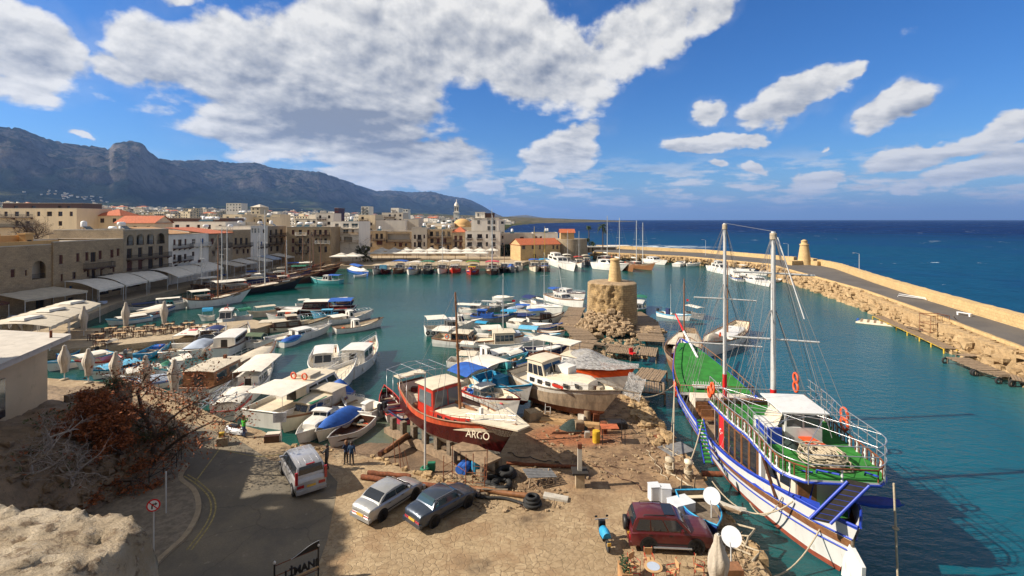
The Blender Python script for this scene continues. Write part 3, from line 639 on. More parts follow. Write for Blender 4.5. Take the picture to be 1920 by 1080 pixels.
ff('stone_house','tall brown stone house with two rows of open galleries and air conditioners',801,848,430,'stone',[(806,812,434,443,'o'),(817,823,434,443,'o'),(828,834,434,443,'o'),(839,844,434,443,'o'),(807,813,447,456,'d'),(819,824,447,456,'s'),(831,837,447,456,'s'),(807,813,460,468,'w'),(822,829,460,469,'d'),(838,842,460,468,'w')],[(803,846,442,446),(815,846,455,458)],tanks=3,dy=.2)
ff('stone_house','small stone house with red tiled roof beside the white hotel',848.3,872,435,'stoneg',[(852,857,442,451,'s'),(861,867,442,451,'s'),(852,857,454,463,'d'),(861,866,454,463,'s')],[(851,868,450,453),(851,868,462,465)],roof='hip',roofm='tile')
ya=226
hb=[(a,b,439,447,c) for a,b,c in((876,885,'w'),(895,904,'w'),(911,915,'w'),(922,929,'w'))]+[(a,b,454,462,c) for a,b,c in((876,885,'w'),(895,904,'w'),(911,915,'w'),(922,929,'w'))]+[(878,884,468,476,'d'),(896,903,468,476,'d'),(920,926,468,476,'d')]
o=ff('hotel','big white waterfront hotel with dark windows and the word HOTEL on its upper storeys',872.5,938,434,'plaw',hb,[(875,886,446,449),(894,905,446,449),(921,930,446,449),(875,886,461,464),(894,905,461,464),(921,930,461,464)],tanks=0)
def upper(o,x0,x1,y0,y1,z0,z1,mt,wins,nm='upper_storey'):
    q=MB(); q.box(((x0+x1)/2,(y0+y1)/2,(z0+z1)/2),(x1-x0,y1-y0,z1-z0)); q.box(((x0+x1)/2,(y0+y1)/2,z1+.06),(x1-x0+.3,y1-y0+.3,.14)); u=q.build(nm,mt,o)
    for a,b,c,e in wins:
        q=MB(); q.box(((a+b)/2,y0-.03,(c+e)/2),(b-a,.1,e-c),0); q.box(((a+b)/2,y0-.1,(c+e)/2),(.08,.06,e-c),1); q.build('window',['glass','plaw'],u)
    return u
s=226/F
up=upper(o,11*s,62.5*s,1.0,12,zat(434,226)-.4,zat(409,226),'plaw',[((895-872.5)*s,(899-872.5)*s,zat(420,226),zat(413,226)),((914-872.5)*s,(919-872.5)*s,zat(420,226),zat(413,226)),((923-872.5)*s,(928.5-872.5)*s,zat(420,226),zat(413,226)),((914-872.5)*s,(919-872.5)*s,zat(432,226),zat(424,226)),((923-872.5)*s,(928.5-872.5)*s,zat(432,226),zat(424,226))])
upper(o,18*s,36*s,2.5,9,zat(409,226),zat(398,226),'plaw',[(22*s,25*s,zat(406,226),zat(400,226))]); upper(o,36.3*s,54*s,3,9,zat(409,226),zat(400,226),'dwood',[])
def text(body,size,loc,rot,mt,parent,name='lettering',ext=.02,font=None,sx=1):
    c=bpy.data.curves.new(name,'FONT'); c.body=body; c.size=size; c.extrude=ext; c.align_x='CENTER'; c.offset=.035*size if mt=='iron' else 0
    o=bpy.data.objects.new(name,c); o.location=loc; o.rotation_euler=rot; o.scale=(sx,1,1); COL.objects.link(o)
    dg=bpy.context.evaluated_depsgraph_get(); me=bpy.data.meshes.new_from_object(o.evaluated_get(dg)); bpy.data.objects.remove(o)
    me.materials.clear(); me.materials.append(MT[mt]); o=bpy.data.objects.new(name,me); COL.objects.link(o); o.location=loc; o.rotation_euler=rot; o.scale=(sx,1,1); o.parent=parent; return o
text('HOTEL',1.1,((896-872.5)*s,.93,zat(411.6,226)),(R(90),0,0),'dark',o); text('BRITISH',1.1,((921-872.5)*s,.93,zat(411.6,226)),(R(90),0,0),'dark',o)
# grey blocks right of the hotel, customs house, round wall building
ya=236
ff('grey_house','long low grey building with cluttered roof right of the white hotel',938.5,999,438,'plag',[(941,944,442,448,'w'),(941,944,455,463,'w'),(975,982,444,452,'w')],[],tanks=2)
ya=240
ff('white_house','low white building with rooftop parapets and a pale dome by the sea',999.5,1046,437,'plaw',[(1003,1007,443,450,'w'),(1012,1016,443,450,'w')],[],tanks=2)
house('customs_house','long tawny stone building with bright red tiled roof standing alone on the quay','building',(((976-CX)/F*204),204),(((1050-CX)/F*212),212),10,0,zat(459,206),'stony',
 [(979,985,460,467,'w'),(997,1001,460,467,'w'),(1011,1014,460,467,'w'),(1019,1023,460,467,'w'),(1036,1039,460,467,'w'),(1043,1047,460,467,'w'),(1000,1005,476,488,'d'),(1028,1033,476,488,'d')],[],roof='gable',roofm='tile')
q=MB(); c=(26,222); 
q.lathe((c[0],c[1],-1),[(8.5,0),(7.9,9),(7.9,9.4)],20); o=empty('bastion',(0,0,0),'round stone bastion with a small red roofed hut on top near the palms','tower'); q.build('wall','stoneg',o)
q=MB(); q.box((24.5,219.5,9.8),(6,5,3)); q.add([(21,216.5,11.2),(28,216.5,11.2),(28,219.5,12.9),(21,219.5,12.9),(21,222.5,11.2),(28,222.5,11.2)],[(0,1,2,3),(3,2,5,4)],1); q.build('hut',['stony','tile'],o)
# bell tower and dome
o=empty('bell_tower',((856-CX)/F*420,420,0),'tall slender white bell tower with a pointed cap rising above the town','bell tower')
q=MB(); q.box((0,0,11),(4.6,4.6,24)); q.box((0,0,23.2),(5.4,5.4,.6)); q.box((0,0,26),(3.6,3.6,5)); q.box((0,0,28.7),(4.4,4.4,.5)); q.build('shaft','plaw',o)
q=MB(); q.lathe((0,0,28.9),[(1.8,0),(1.7,1.6),(1.0,2.6),(.25,3.4),(.15,5.6),(.01,5.7)],12); q.build('cap','plaw',o)
q=MB(); 
for dx in(-1,1): q.box((dx,-1.83,26),(.7,.08,3.2))
q.box((0,-2.33,14),(1.1,.08,9)); q.build('opening','dark',o)
o=empty('domed_church',((867-CX)/F*300,300,0),'church with a low golden dome between the bell tower and the hotel','church')
q=MB(); q.box((0,0,6),(15,12,13)); q.build('wall','plac',o); q=MB(); q.lathe((0,0,12.5),[(5.6,0),(5.6,1)]+[(5.5*math.cos(R(a)),1+4.2*math.sin(R(a))) for a in range(0,91,12)],20); q.build('dome','play',o)
# ---- mid town with its own shapes (behind the promenade row)
def block(label,a,b,top,Y,mt,dep=14,roof='flat',roofm='roofg',nf=2,tanks=0,wt='w',bal=False,name='town_house',group=None,seed=0,bot=None):
    r=random.Random(seed+int(a*3)); x0=(a-CX)/F*Y; x1=(b-CX)/F*Y; z1=zat(top,Y); L=x1-x0; ops=[]; bl=[]
    for f_ in range(nf):
        zt=z1-1.0-f_*3.1; n=max(2,int(L/3.4))
        for i in range(n):
            if r.random()<.82:
                x=L*(i+.5)/n; wdt=U(r,.5,.9); ops.append((x-wdt,x+wdt,zt-1.5,zt,wt if r.random()<.7 else 'd'))
        if bal and f_<2: bl.append((L*.1,L*.6,zt-2.1,zt-1.1,'iron'))
    return house(name,label,'building',(x0,Y),(x1,Y+U(r,-1,1)),dep,gz((x0+x1)/2,Y),z1,mt,ops,bl,roof,roofm,group,tanks,px=False)
block('long cream apartment block behind the leafless tree at the far left',-60,146,391,160,'plac',14,nf=2,bal=True)
block('dark pergola topped house with red roof terrace on the left skyline',5,150,381,196,'dwood',10,nf=1)
block('pale house with an orange tiled roof behind the water tanks',180,228,404,168,'plac',8,'hip','tile',1)
block('low house with a long orange tiled roof behind the arcaded house',216,290,418,150,'plac',8,'gable','tile',1)
block('flat grey roof house just behind the long stone building',92,228,438,128,'conc',8,nf=1,tanks=2,wt='d')
block('white flat house with five square windows behind the white pair',322,425,416,172,'plaw',12,nf=1,tanks=4)
block('cream house with a shaded roof pergola left of centre',418,466,417,190,'plac',12,nf=1,tanks=3)
block('dark brown pergola restaurant on a roof above the white flat house',300,430,409,182,'dwood',10,nf=1)
block('cream house with two dark doors under the white domed villa',418,455,402,232,'plac',12,nf=1,tanks=2)
block('ochre house with dark wooden eaves on the skyline left of centre',480,525,402,260,'plac',12,nf=2,wt='s')
block('wide pale house with low parapet behind the slim white house',455,508,407,240,'plac',12,nf=1,tanks=2)
block('white stepped house with blue windows above the largest stone house',592,625,400,240,'plaw',12,nf=2,wt='g',bal=True)
block('beige apartment block with stacked balconies right of the modern block',672,704,403,262,'plac',14,nf=3,bal=True)
block('bare white wall of a large hall above the dark verandah house',700,760,413,262,'plaw',14,nf=0)
block('pinkish white wall of a hall next to the bare white one',757,785,411,268,'plag',14,nf=0)
block('grey block with long balconies set back above the white hall',716,756,399,330,'plag',14,nf=2,bal=True)
block('white stepped tower block with wraparound balconies in the middle of the town',677,692,387,520,'plaw',16,nf=6,bal=True)
block('white tower block with grey windows right of the stepped one',733,748,390,560,'plaw',16,nf=5,bal=True)
block('dark red and grey block on the skyline near the middle of the town',627,635,390,430,'mar',10,nf=3)
block('white domed villa block on the skyline left of centre',470,488,388,420,'plac',14,'hip','plag',2)
block('glass fronted modern building far left on the town skyline',424,452,381,560,'plaw',14,nf=3,wt='g')
block('narrow white slab block on the skyline left of the bell tower',755,765,392,520,'plaw',12,nf=4)
block('pale flat house with roof clutter beside the golden dome',800,850,419,290,'plag',12,nf=1,tanks=3)
block('white house with dark roof terrace beside the bell tower',828,880,411,380,'plaw',12,nf=1)
block('white low wing joined behind the hotel',930,946,412,290,'plaw',12,nf=3)
# ---- the rest of the town, individual houses thinning out to the foothills
MTS=['plaw']*5+['plag','plag','plac','plac','plac','plac','conc']
FARQ=MB()
def townhouse(x,y,w_,d_,h_,mt,roof,r,kindk):
    z=gz(x,y)-.5; q=MB(); q.box((0,0,h_/2),(w_,d_,h_),0)
    if roof=='flat':
        q.box((0,0,h_+.12),(w_+.3,d_+.3,.24),1)
        if r.random()<.6: q.box((U(r,-.25,.25)*w_,U(r,-.2,.2)*d_,h_+1.5),(w_*.3,d_*.35,2.6),0)
        for _ in range(r.randint(0,2)):
            ax=Matrix.Rotation(R(90),3,'Y'); q.lathe((U(r,-.4,.4)*w_,U(r,-.4,.4)*d_,h_+1.4),[(.5,-1),(.6,-.8),(.6,.8),(.5,1)],7,3,ax=ax)
    else:
        e=.5; a=[(-w_/2-e,-d_/2-e,h_),(w_/2+e,-d_/2-e,h_),(w_/2+e,d_/2+e,h_),(-w_/2-e,d_/2+e,h_)]; q.add(a+[(-w_*.2,0,h_+2.4),(w_*.2,0,h_+2.4)],[(0,1,5,4),(1,2,5),(2,3,4,5),(3,0,4),(3,2,1,0)],2)
    nf=int(h_/3); n=max(2,int(w_/3.3))
    for f_ in range(nf):
        for i in range(n):
            if r.random()<.8: q.box((-w_/2+w_*(i+.5)/n,-d_/2-.02,h_-1.5-f_*3),(1.5,.14,1.4),4)
        if r.random()<.35: q.box((0,-d_/2-.5,h_-2.6-f_*3),(w_*.8,1.1,.9),1)
        for i in range(2): q.box((w_/2+.02,-d_/4+i*d_/2,h_-1.5-f_*3),(.14,1.4,1.3),4)
    if y>1050:
        M=Matrix.Rotation(U(r,-.35,.15),3,'Z'); FARQ.add([M@Vector(v)+Vector((x,y,z)) for v in q.v],[]); o_=len(FARQ.v)-len(q.v); FARQ.f+=[tuple(i+o_ for i in f) for f in q.f]; FARQ.m+=[{'plaw':0,'plag':5,'plac':6,'conc':5}[mt] if k==0 else k for k in q.m]; FARQ.sm+=q.sm; return
    o=q.build('town_house',[mt,'plag','tile','signw','glass']); o.location=(x,y,z); o.rotation_euler.z=U(r,-.35,.15)
    colr={'plaw':'white','plag':'grey','plac':'cream','conc':'bare concrete'}[mt]; zone='middle of the town' if y<480 else ('back of the town' if y<1150 else 'plain below the mountains')
    tag(o,f"{colr} {'flat roofed' if roof=='flat' else 'red tiled'} {'apartment block' if h_>11 else 'house'} among many in the {zone}",'building',f'town houses in the {zone}')
r=random.Random(11); cnt=0; Y=215.0; k=0
while Y<3300:
    wbase=12+Y*.009; px=-30+U(r,0,20)
    while px<955:
        w_=U(r,.7,1.35)*wbase; x=(px-CX)/F*Y+w_/2; xc=interp(Y,XC)
        pcol=(.88 if Y<1050 else .75)
        if x<min(xc-14,-4) and not(Y<260 and px>520) and r.random()<pcol and not (px<150 and Y<230) and not (820<px<890 and Y<470):
            hh=U(r,7,11) if r.random()<.72 else U(r,12,18)
            if Y>900: hh*=.9
            townhouse(x,Y+U(r,-10,10),w_*.9,U(r,9,13),hh,r.choice(MTS),'tile' if r.random()<.13 else 'flat',r,0); cnt+=1
        px+=w_*F/Y*U(r,1.0,1.45 if Y<1050 else 1.9)
    Y*=1.165 if Y<1050 else 1.08; k+=1
# hillside villages
for cx_,cy_,n,sp_ in((130,368,34,60),(640,372,26,45)):
    for i in range(n):
        px=cx_+r.gauss(0,sp_*.7); t_=(px-cx_)/sp_; py=cy_+t_*(5 if cx_<300 else 0)+r.gauss(0,3)
        if px<15: continue
        Y=2300
        for j in range(200):
            x,z=ter(px,Y)
            if H-(Y*(py-HY)/F)<=z: break
            Y+=14
        s_=U(r,9,16); FARQ.box((x,Y,z+3),(s_,s_*.8,8),0 if r.random()<.7 else 6); FARQ.box((x,Y,z+7.2),(s_+1,s_*.8+1,.5),2 if r.random()<.3 else 1); cnt+=1
kind(FARQ.build('far_houses',['plaw','plag','tile','signw','glass','plag','plac']),'stuff')
print('TOWN',len([o for o in COL.objects if o.name.startswith('town_house')]))
# ---------------------------------------------------------------- boats
def boat(name,label,bow,stern,zw=WZ,B=None,fb=.8,sh=.5,ss=.12,tr=.8,hull='wht',band=None,anti='blu',deck='crm',capm=None,dd=.45,rake=.5,draft=.45,feats=(),group=None,cat='boat',bs=.16,seed=None,heel=0):
    if len(bow)==3: zw=bow[2]
    pb=W(*bow,zw) if len(bow)==2 else Vector(bow); ps=W(*stern,zw) if len(stern)==2 else Vector(stern)
    d=(pb-ps).xy; L=d.length; rz=math.atan2(d.y,d.x); c=(pb+ps)/2
    r=random.Random(seed if seed is not None else int(c.x*13+c.y*7)); B=B*1.04 if B else max(1.6,min(L*.37,1.4+L*.21))
    o=empty(name,(c.x,c.y,zw),label,cat,group,rz)
    if heel: o.rotation_euler.x=heel
    def hb(t):
        if t<.42: return B/2*(tr+(1-tr)*math.sin(t/.42*math.pi/2))
        return B/2*max(.02,1-((t-.42)/.58)**2.3)
    def zs(t): return fb+(sh*((t-.35)/.65)**2 if t>.35 else ss*((.35-t)/.35)**2)
    def gx(t,z): return -L/2+L*t+(rake*max(0,z)/(fb+sh))*t**4-(0 if t>.2 else .12*rake*(1-t/.2)*max(0,z))
    N=15; rows=[]
    for k in range(7):
        rw=[]
        for sgn in(1,):
            for i in range(N):
                t=i/(N-1); b_=hb(t); z=zs(t); kd=draft*(1-.85*max(0,(t-.72)/.28)**2)*(1 if t>.12 else .55+.45*t/.12)
                f_=[(0,-kd),(.62,-kd*.62),(.90,-.0*kd+.02),(.965,z*.42),(1.0-.0,z-bs),(1.0,z-bs*.15),(1.0,z)][k]
                fl=1-.35*max(0,(t-.5)/.5)*(1-k/6)
                rw.append((gx(t,f_[1]),b_*f_[0]*fl,f_[1]))
        rows.append(rw)
    q=MB()
    for sg in(1,-1):
        for k in range(6):
            a=[(x,y*sg,z) for x,y,z in rows[k]]; b_=[(x,y*sg,z) for x,y,z in rows[k+1]]
            q.grid([a,b_] if sg<0 else [b_,a],0 if k<2 else (1 if k<4 else 2))
    if tr>.05:
        s=[(rows[k][0][0],rows[k][0][1],rows[k][0][2]) for k in range(7)]; q.add(s+[(x,-y,z) for x,y,z in s[::-1]],[tuple(range(14))],1)
    q.build('hull',[anti,hull,band or hull],o)
    # deck with inner bulwark and cap
    q=MB(); zd=lambda t: max(.05,zs(t)-dd); w_=.07
    T=[i/(N-1) for i in range(N)]; T[-1]=.985
    q.grid([[(gx(t,zd(t)),-hb(t)*.95+w_*.5,zd(t)) for t in T],[(gx(t,zd(t)),hb(t)*.95-w_*.5,zd(t)) for t in T]],0,False)
    for sg in(1,-1):
        a=[(gx(t,zd(t)),sg*(hb(t)*.95-w_*.5),zd(t)) for t in T]; b_=[(gx(t,zs(t))-.03*(t>.9),sg*max(.01,hb(t)-w_),zs(t)-.005) for t in T]
        q.grid([a,b_] if sg>0 else [b_,a],1)
    q.add([(gx(0,0)+.05,-hb(0)*.95,zd(0)),(gx(0,0)+.05,hb(0)*.95,zd(0)),(gx(0,fb)+.06,hb(0)-.03,zs(0)-.01),(gx(0,fb)+.06,-hb(0)+.03,zs(0)-.01)],[(0,1,2,3)],1)
    q.build('deck',[deck,hull if capm is None else deck],o)
    q=MB(); cm_=capm or band or hull; pts=[(gx(t,zs(t)),hb(t)-.01,zs(t)+.015) for t in [i/20 for i in range(21)]]; tip=(gx(1,zs(1))+.03,0,zs(1)+.03)
    full=[(x,-y,z) for x,y,z in pts]+[tip]+pts[::-1]; full=full+([full[0]] if tr>.05 else [])
    q.tube(full,.05 if L<9 else .07,5,0); q.build('gunwale',cm_,o)
    X=lambda t: -L/2+L*t
    ctx=dict(L=L,B=B,X=X,hb=hb,zs=zs,zd=zd,gx=gx,o=o,r=r,rz=rz)
    for f_ in feats: FE[f_[0]](ctx,*f_[1:])
    return o
FE={}
def feat(fn): FE[fn.__name__[2:]]=fn; return fn
@feat
def f_cab(c,t0,t1,wf,h,mt='wht',n=3,win='glass',rf=None,rake=.35,fr=0,zo=0,ov=.12,name='cabin',back=0.0,dome=.08):
    """cabin from t0 to t1, width fraction, height; raked windscreen facing the bow"""
    X,zd,B=c['X'],c['zd'],c['B']; x0,x1=X(t0),X(t1); w=B*wf/2; w1=min(w,c['hb'](t1)*.86); z0=zd((t0+t1)/2)+zo; z1=zd((t0+t1)/2)+zo+h
    zb0=min(zd(t0),zd(t1))+zo-.02
    q=MB(); b=[(x0,-w,zb0),(x1,-w1,zb0),(x1,w1,zb0),(x0,w,zb0)]; tp=[(x0+back,-w*.94,z1),(x1-rake*h,-w1*.92,z1),(x1-rake*h,w1*.92,z1),(x0+back,w*.94,z1)]
    q.hexa(b,tp,0); cb=q.build(name,mt,c['o'])
    def lerp(a,b_,u): return Vector(a)+(Vector(b_)-Vector(a))*u
    def pane(A,Bp,C,Dp,u0,u1,v0,v1,nr,m=win,nm='window'):
        p=[lerp(lerp(A,Bp,u),lerp(Dp,C,u),v) for u,v in((u0,v0),(u1,v0),(u1,v1),(u0,v1))]; nr=Vector(nr)
        q=MB(); q.hexa([v+nr*-.03 for v in p],[v+nr*.018 for v in p],0); q.build(nm,m,cb)
    b_=[(x,y,z0) for x,y,z in b]
    v0,v1=(.42,.84) if h>.9 else (.3,.75)
    if n>0:
        g_=.12/n
        for i in range(n):
            u0,u1=(i+g_*2)/n*.9+.05,(i+1-g_*2)/n*.9+.05
            pane(b_[0],b_[1],tp[1],tp[0],u0,u1,v0,v1,(0,-1,0)); pane(b_[3],b_[2],tp[2],tp[3],u0,u1,v0,v1,(0,1,0))
        if h>.75:
            for i in range(2): pane(b_[1],b_[2],tp[2],tp[1],.06+.46*i,.48+.46*i,.38,.88,(1,0,.3))
            if fr: 
                for i in range(2): pane(b_[0],b_[3],tp[3],tp[0],.06+.46*i,.46+.46*i,.30,.86,(-1,0,0))
            else: pane(b_[0],b_[3],tp[3],tp[0],.35,.65,.03,.85,(-1,0,0),'dark','door')
    q=MB(); xa,xb=x0+back-ov*1.3,x1-rake*h+ov*1.6; wa,wb=w*.94+ov,w1*.92+ov
    rows=[]
    for i in range(7):
        u=i/6*2-1; rows.append([(xa,u*wa,z1+.01+dome*(1-u*u)),((xa+xb)/2,u*(wa+wb)/2,z1+.03+dome*(1-u*u)),(xb,u*wb,z1+.0+dome*(1-u*u))])
    q.sheet([r_[::1] for r_ in rows],.05); q.build('roof',rf or mt,cb)
    c['top']=z1+.1
@feat
def f_trunk(c,t0,t1,wf,h,mt='wht',n=3,win='glass',topm=None):
    X,zd,hb=c['X'],c['zd'],c['hb']; q=MB(); k=7; rows=[]
    for i in range(k):
        t=t0+(t1-t0)*i/(k-1); w=min(c['B']*wf/2,hb(t)*.78); z0=zd(t)-.03; hh=h*(1 if i<k-1 else .72)
        rows.append([(X(t)+(.0 if i<k-1 else .0),-w,z0),(X(t),-w*.93,z0+hh*.9),(X(t),-w*.6,z0+hh),(X(t),0,z0+hh*1.05),(X(t),w*.6,z0+hh),(X(t),w*.93,z0+hh*.9),(X(t),w,z0)])
    for a in range(6):
        q.grid([[r_[a+1] for r_ in rows],[r_[a] for r_ in rows]],1 if 0<a<5 else 0)
    q.add(rows[-1],[tuple(range(7))],0); q.add(rows[0],[tuple(range(7))[::-1]],0); tb=q.build('coach_roof',[mt,topm or mt],c['o'])
    for i in range(n):
        t=t0+(t1-t0)*(i+.5)/n*.9+.02; w=min(c['B']*wf/2,hb(t)*.78)*.975; ln=(t1-t0)*c['L']/n*.5
        for sg in(-1,1):
            q=MB(); q.box((X(t),sg*(w+.012),zd(t)+h*.5),(ln,.05,h*.34)); q.build('window',win,tb)
@feat
def f_awn(c,t0,t1,z,mt='canw',wf=.95,arch=.15,posts='stl',sag=.0,n=3):
    X=c['X']; x0,x1=X(t0),X(t1); w=c['B']*wf/2; zb=c['zd']((t0+t1)/2); rows=[]; r=c['r']
    for i in range(7):
        u=i/6*2-1; rw=[]
        for j in range(8):
            v=j/7; rw.append((x0+(x1-x0)*v,u*w,zb+z+arch*(1-abs(u)**2.2)-sag*math.sin(v*math.pi*n)**2*.5+.03*fbm(v*5+x0,u*2)))
        rows.append(rw)
    q=MB(); q.sheet(rows,.03); aw=q.build('awning',mt,c['o'])
    if posts:
        q=MB()
        for t in(t0+.01,t1-.01):
            for sg in(-1,1): q.tube([(X(t),sg*min(w*.97,c['hb'](t)*.93),zb),(X(t),sg*w*.97,zb+z+.02)],.025,4)
            q.tube([(X(t),-w*.97,zb+z-.02),(X(t),0,zb+z+arch-.02),(X(t),w*.97,zb+z-.02)],.02,4)
        kind_=q.build('awning_frame',posts,c['o'])
@feat
def f_mast(c,t,h,r0=.09,mt='wood',spr=1,stays=True,lean=0.0,bandm=None,cross=0,zo=0):
    X,zd,zs,hb,L=c['X'],c['zd'],c['zs'],c['hb'],c['L']; zb=zd(t)+zo; x=X(t); tip=(x+lean*h,0,zb+h); q=MB()
    q.tube([(x,0,zb),(x+lean*h*.5,0,zb+h*.5),tip],r0,8,0,r1=r0*.55)
    if spr and mt!='wood' and mt!='dwood':
        for k in range(1,spr+1): zz=zb+h*k/(spr+1)+h*.08; xx=x+lean*(zz-zb); q.tube([(xx,-c['B']*.3,zz-.05),(xx,0,zz),(xx,c['B']*.3,zz-.05)],.025,4)
    if cross: 
        for k in range(cross): zz=zb+h*(.93-.25*k); q.tube([(x,-c['B']*.45,zz),(x,c['B']*.45,zz)],.05,5)
    m_=q.build('mast',mt,c['o'])
    if stays:
        q=MB(); e=.010 if L<9 else .014
        q.tube([tip,(X(1)+.1,0,zs(1))],e,3,cap=False); q.tube([tip,(X(0),0,zs(0))],e,3,cap=False)
        for sg in(-1,1):
            for dt in(-.05,.02): q.tube([(tip[0],0,tip[2]-.3),(X(min(.95,max(.03,t+dt))),sg*hb(min(.95,max(.03,t+dt))),zs(t))],e,3,cap=False)
        q.build('rigging','gry',c['o'])
@feat
def f_boom(c,t0,t1,z,mt='wood',sail='bei',r0=.13,z2=None):
    X=c['X']; zb=c['zd']((t0+t1)/2)+z; z2=z if z2 is None else z2; zc=c['zd']((t0+t1)/2)+z2; q=MB(); q.tube([(X(t0),0,zb),(X(t1),0,zc)],.06,6); b_=q.build('boom',mt,c['o'])
    if sail:
        q=MB(); pts=[Vector((X(t0+(t1-t0)*(.05+.9*i/10)),.03*math.sin(i*2),zb+(zc-zb)*(.05+.9*i/10)+.12+.02*math.sin(i*3))) for i in range(11)]
        n=8; rr=[]
        for i,p in enumerate(pts):
            k=r0*(.75+.35*math.sin(i/10*math.pi)+.08*math.sin(i*2.3)); rr.append([p+Vector((0,math.cos(a*math.pi*2/n)*k,math.sin(a*math.pi*2/n)*k*1.25)) for a in range(n)])
        q.grid(rr,0,True,True); q.build('furled_sail',sail,b_)
@feat
def f_sprit(c,ln,up=.35,mt='wood',net=False):
    X,zs=c['X'],c['zs']; q=MB(); x=c['gx'](1,zs(1)); q.tube([(x-ln*.5,0,zs(1)-.0),(x+ln,0,zs(1)+ln*up)],.09,6,r1=.06); q.build('bowsprit',mt,c['o'])
@feat
def f_rail(c,t0=.45,t1=1.0,h=.55,mt='stl',side=0,nb=2):
    hb,zs,gx=c['hb'],c['zs'],c['gx']; n=max(5,int((t1-t0)*c['L']/.9)); r_=.02
    P=[(gx(t,zs(t)),max(.04,hb(t)-.06),zs(t)) for t in [t0+(t1-t0)*i/n for i in range(n+1)]]
    q=MB()
    for sg in(-1,1):
        if side and sg!=side: continue
        for k in range(1,nb+1): q.tube([(x,y*sg,z+h*k/nb) for x,y,z in P],r_,4)
        for x,y,z in P: q.tube([(x,y*sg,z),(x,y*sg,z+h)],r_,4,cap=False)
    q.build('guard_rail',mt,c['o'])
@feat
def f_ob(c,n=1,mt='blk'):
    x=c['X'](0)-.25; z=c['zs'](0)
    for i in range(n):
        y=(i-(n-1)/2)*.55; q=MB(); q.box((x-.05,y,z+.28),(.42,.30,.42),0); q.box((x-.02,y,z+.52),(.32,.24,.1),0); q.box((x,y,z-.2),(.2,.12,.8),1); q.box((x-.1,y,z-.55),(.5,.18,.04),1); q.build('outboard_motor',[mt,'gry'],c['o'])
@feat
def f_thw(c,ts=(.25,.5,.72),mt='plank'):
    for t in ts:
        q=MB(); q.box((c['X'](t),0,c['zd'](t)+.22),(.3,c['hb'](t)*1.86,.05)); q.build('thwart',mt,c['o'])
@feat
def f_tarp(c,t0,t1,h,mt='blu',sk=.12):
    X,hb,zs=c['X'],c['hb'],c['zs']; rows=[]; n=13
    for i in range(n):
        t=t0+(t1-t0)*i/(n-1); rw=[]; b_=hb(min(t,.985))+.05; hh=h*(math.sin(math.pi*min(1,(i/(n-1))*1.05+.0))**.5 if 0<i<n-1 else .0)
        for j in range(11):
            u=j/10*2-1; rw.append((X(t),u*b_,zs(t)+.05+hh*(1-abs(u)**1.5)+.05*fbm(t*9,u*3,h)-(sk if abs(u)==1 else 0)))
        rows.append(rw)
    q=MB(); q.sheet([r_[::-1] for r_ in rows],.02); q.build('tarpaulin',mt,c['o'])
@feat
def f_rings(c,*ps):
    for (t,y,z,ax) in ps:
        q=MB(); rot=Matrix.Rotation(R(90),3,'X') if ax=='y' else (Matrix.Rotation(R(90),3,'Y') if ax=='x' else Matrix.Rotation(R(14),3,'Y')); p=(c['X'](t),y*c['B']/2,c['zd'](t)+z)
        q.torus(p,.28,.075,16,6,0,rot); q.build('lifebuoy','ring',c['o'])
@feat
def f_tyres(c,n=3,side=-1,t0=.1,t1=.6):
    for i in range(n):
        t=t0+(t1-t0)*i/max(1,n-1); q=MB(); q.torus((c['X'](t),side*(c['hb'](t)+.1),c['zs'](t)*.5),.24,.09,12,6,0,Matrix.Rotation(R(90),3,'X')); q.build('tyre_fender','rub',c['o'])
@feat
def f_fend(c,n=3,side=0,mt='wht',t0=.15,t1=.7):
    for i in range(n):
        t=t0+(t1-t0)*i/max(1,n-1)
        for sg in((-1,1) if side==0 else (side,)):
            q=MB(); q.lathe((c['X'](t),sg*(c['hb'](t)+.1),c['zs'](t)*.3),[(.02,0),(.1,.06),(.1,.44),(.02,.5)],8); q.build('fender',mt,c['o'])
@feat
def f_junk(c,t0,t1,n,mats=('blu','rope','crm','net','org','wht','wood','gry'),hmax=.4,z0=0):
    r=c['r']
    for i in range(n):
        t=U(r,t0,t1); w=c['hb'](t)*.75; y=U(r,-w,w); z=c['zd'](t)+z0; mt=r.choice(mats); k=r.random(); q=MB()
        if k<.4: s=U(r,.2,.45); q.box((c['X'](t),y,z+s*.4),(s*1.3,s,s*.8),0,U(r,0,3)); nm='storage_crate'
        elif k<.7:
            q.torus((c['X'](t),y,z+.06),U(r,.15,.3),.06,12,5); q.torus((c['X'](t)+.03,y,z+.15),U(r,.12,.24),.05,12,5); nm='coiled_rope'; mt='rope' if mt=='gry' else mt
        else:
            rows=[]
            for a in range(5):
                rr=.35*math.cos(a*math.pi/8)*U(r,.9,1.1); rows.append([(c['X'](t)+math.cos(b*math.pi/4)*rr*U(r,.8,1.2),y+math.sin(b*math.pi/4)*rr*U(r,.8,1.2),z+.3*math.sin(a*math.pi/8)) for b in range(8)])
            q.grid(rows,0,True,True); q.add(rows[-1],[tuple(range(8))],0); nm='net_heap'
        q.build(nm,mt,c['o'])
@feat
def f_wind(c,t,wf=.7,h=.45,ln=.7,mt='glassw'):
    x=c['X'](t); w=c['B']*wf/2; z=c['zd'](t)+.35; q=MB()
    q.hexa([(x-ln,-w,z),(x,-w*.55,z),(x,w*.55,z),(x-ln,w,z)],[(x-ln-.05,-w*.96,z+h*.7),(x-.35,-w*.5,z+h),(x-.35,w*.5,z+h),(x-ln-.05,w*.96,z+h*.7)]); wd=q.build('windscreen',mt,c['o'])
    q=MB(); q.tube([(x-ln-.05,-w*.96,z+h*.7),(x-.35,-w*.5,z+h),(x-.35,w*.5,z+h),(x-ln-.05,w*.96,z+h*.7)],.025,5); q.build('windscreen_frame','stl',wd)
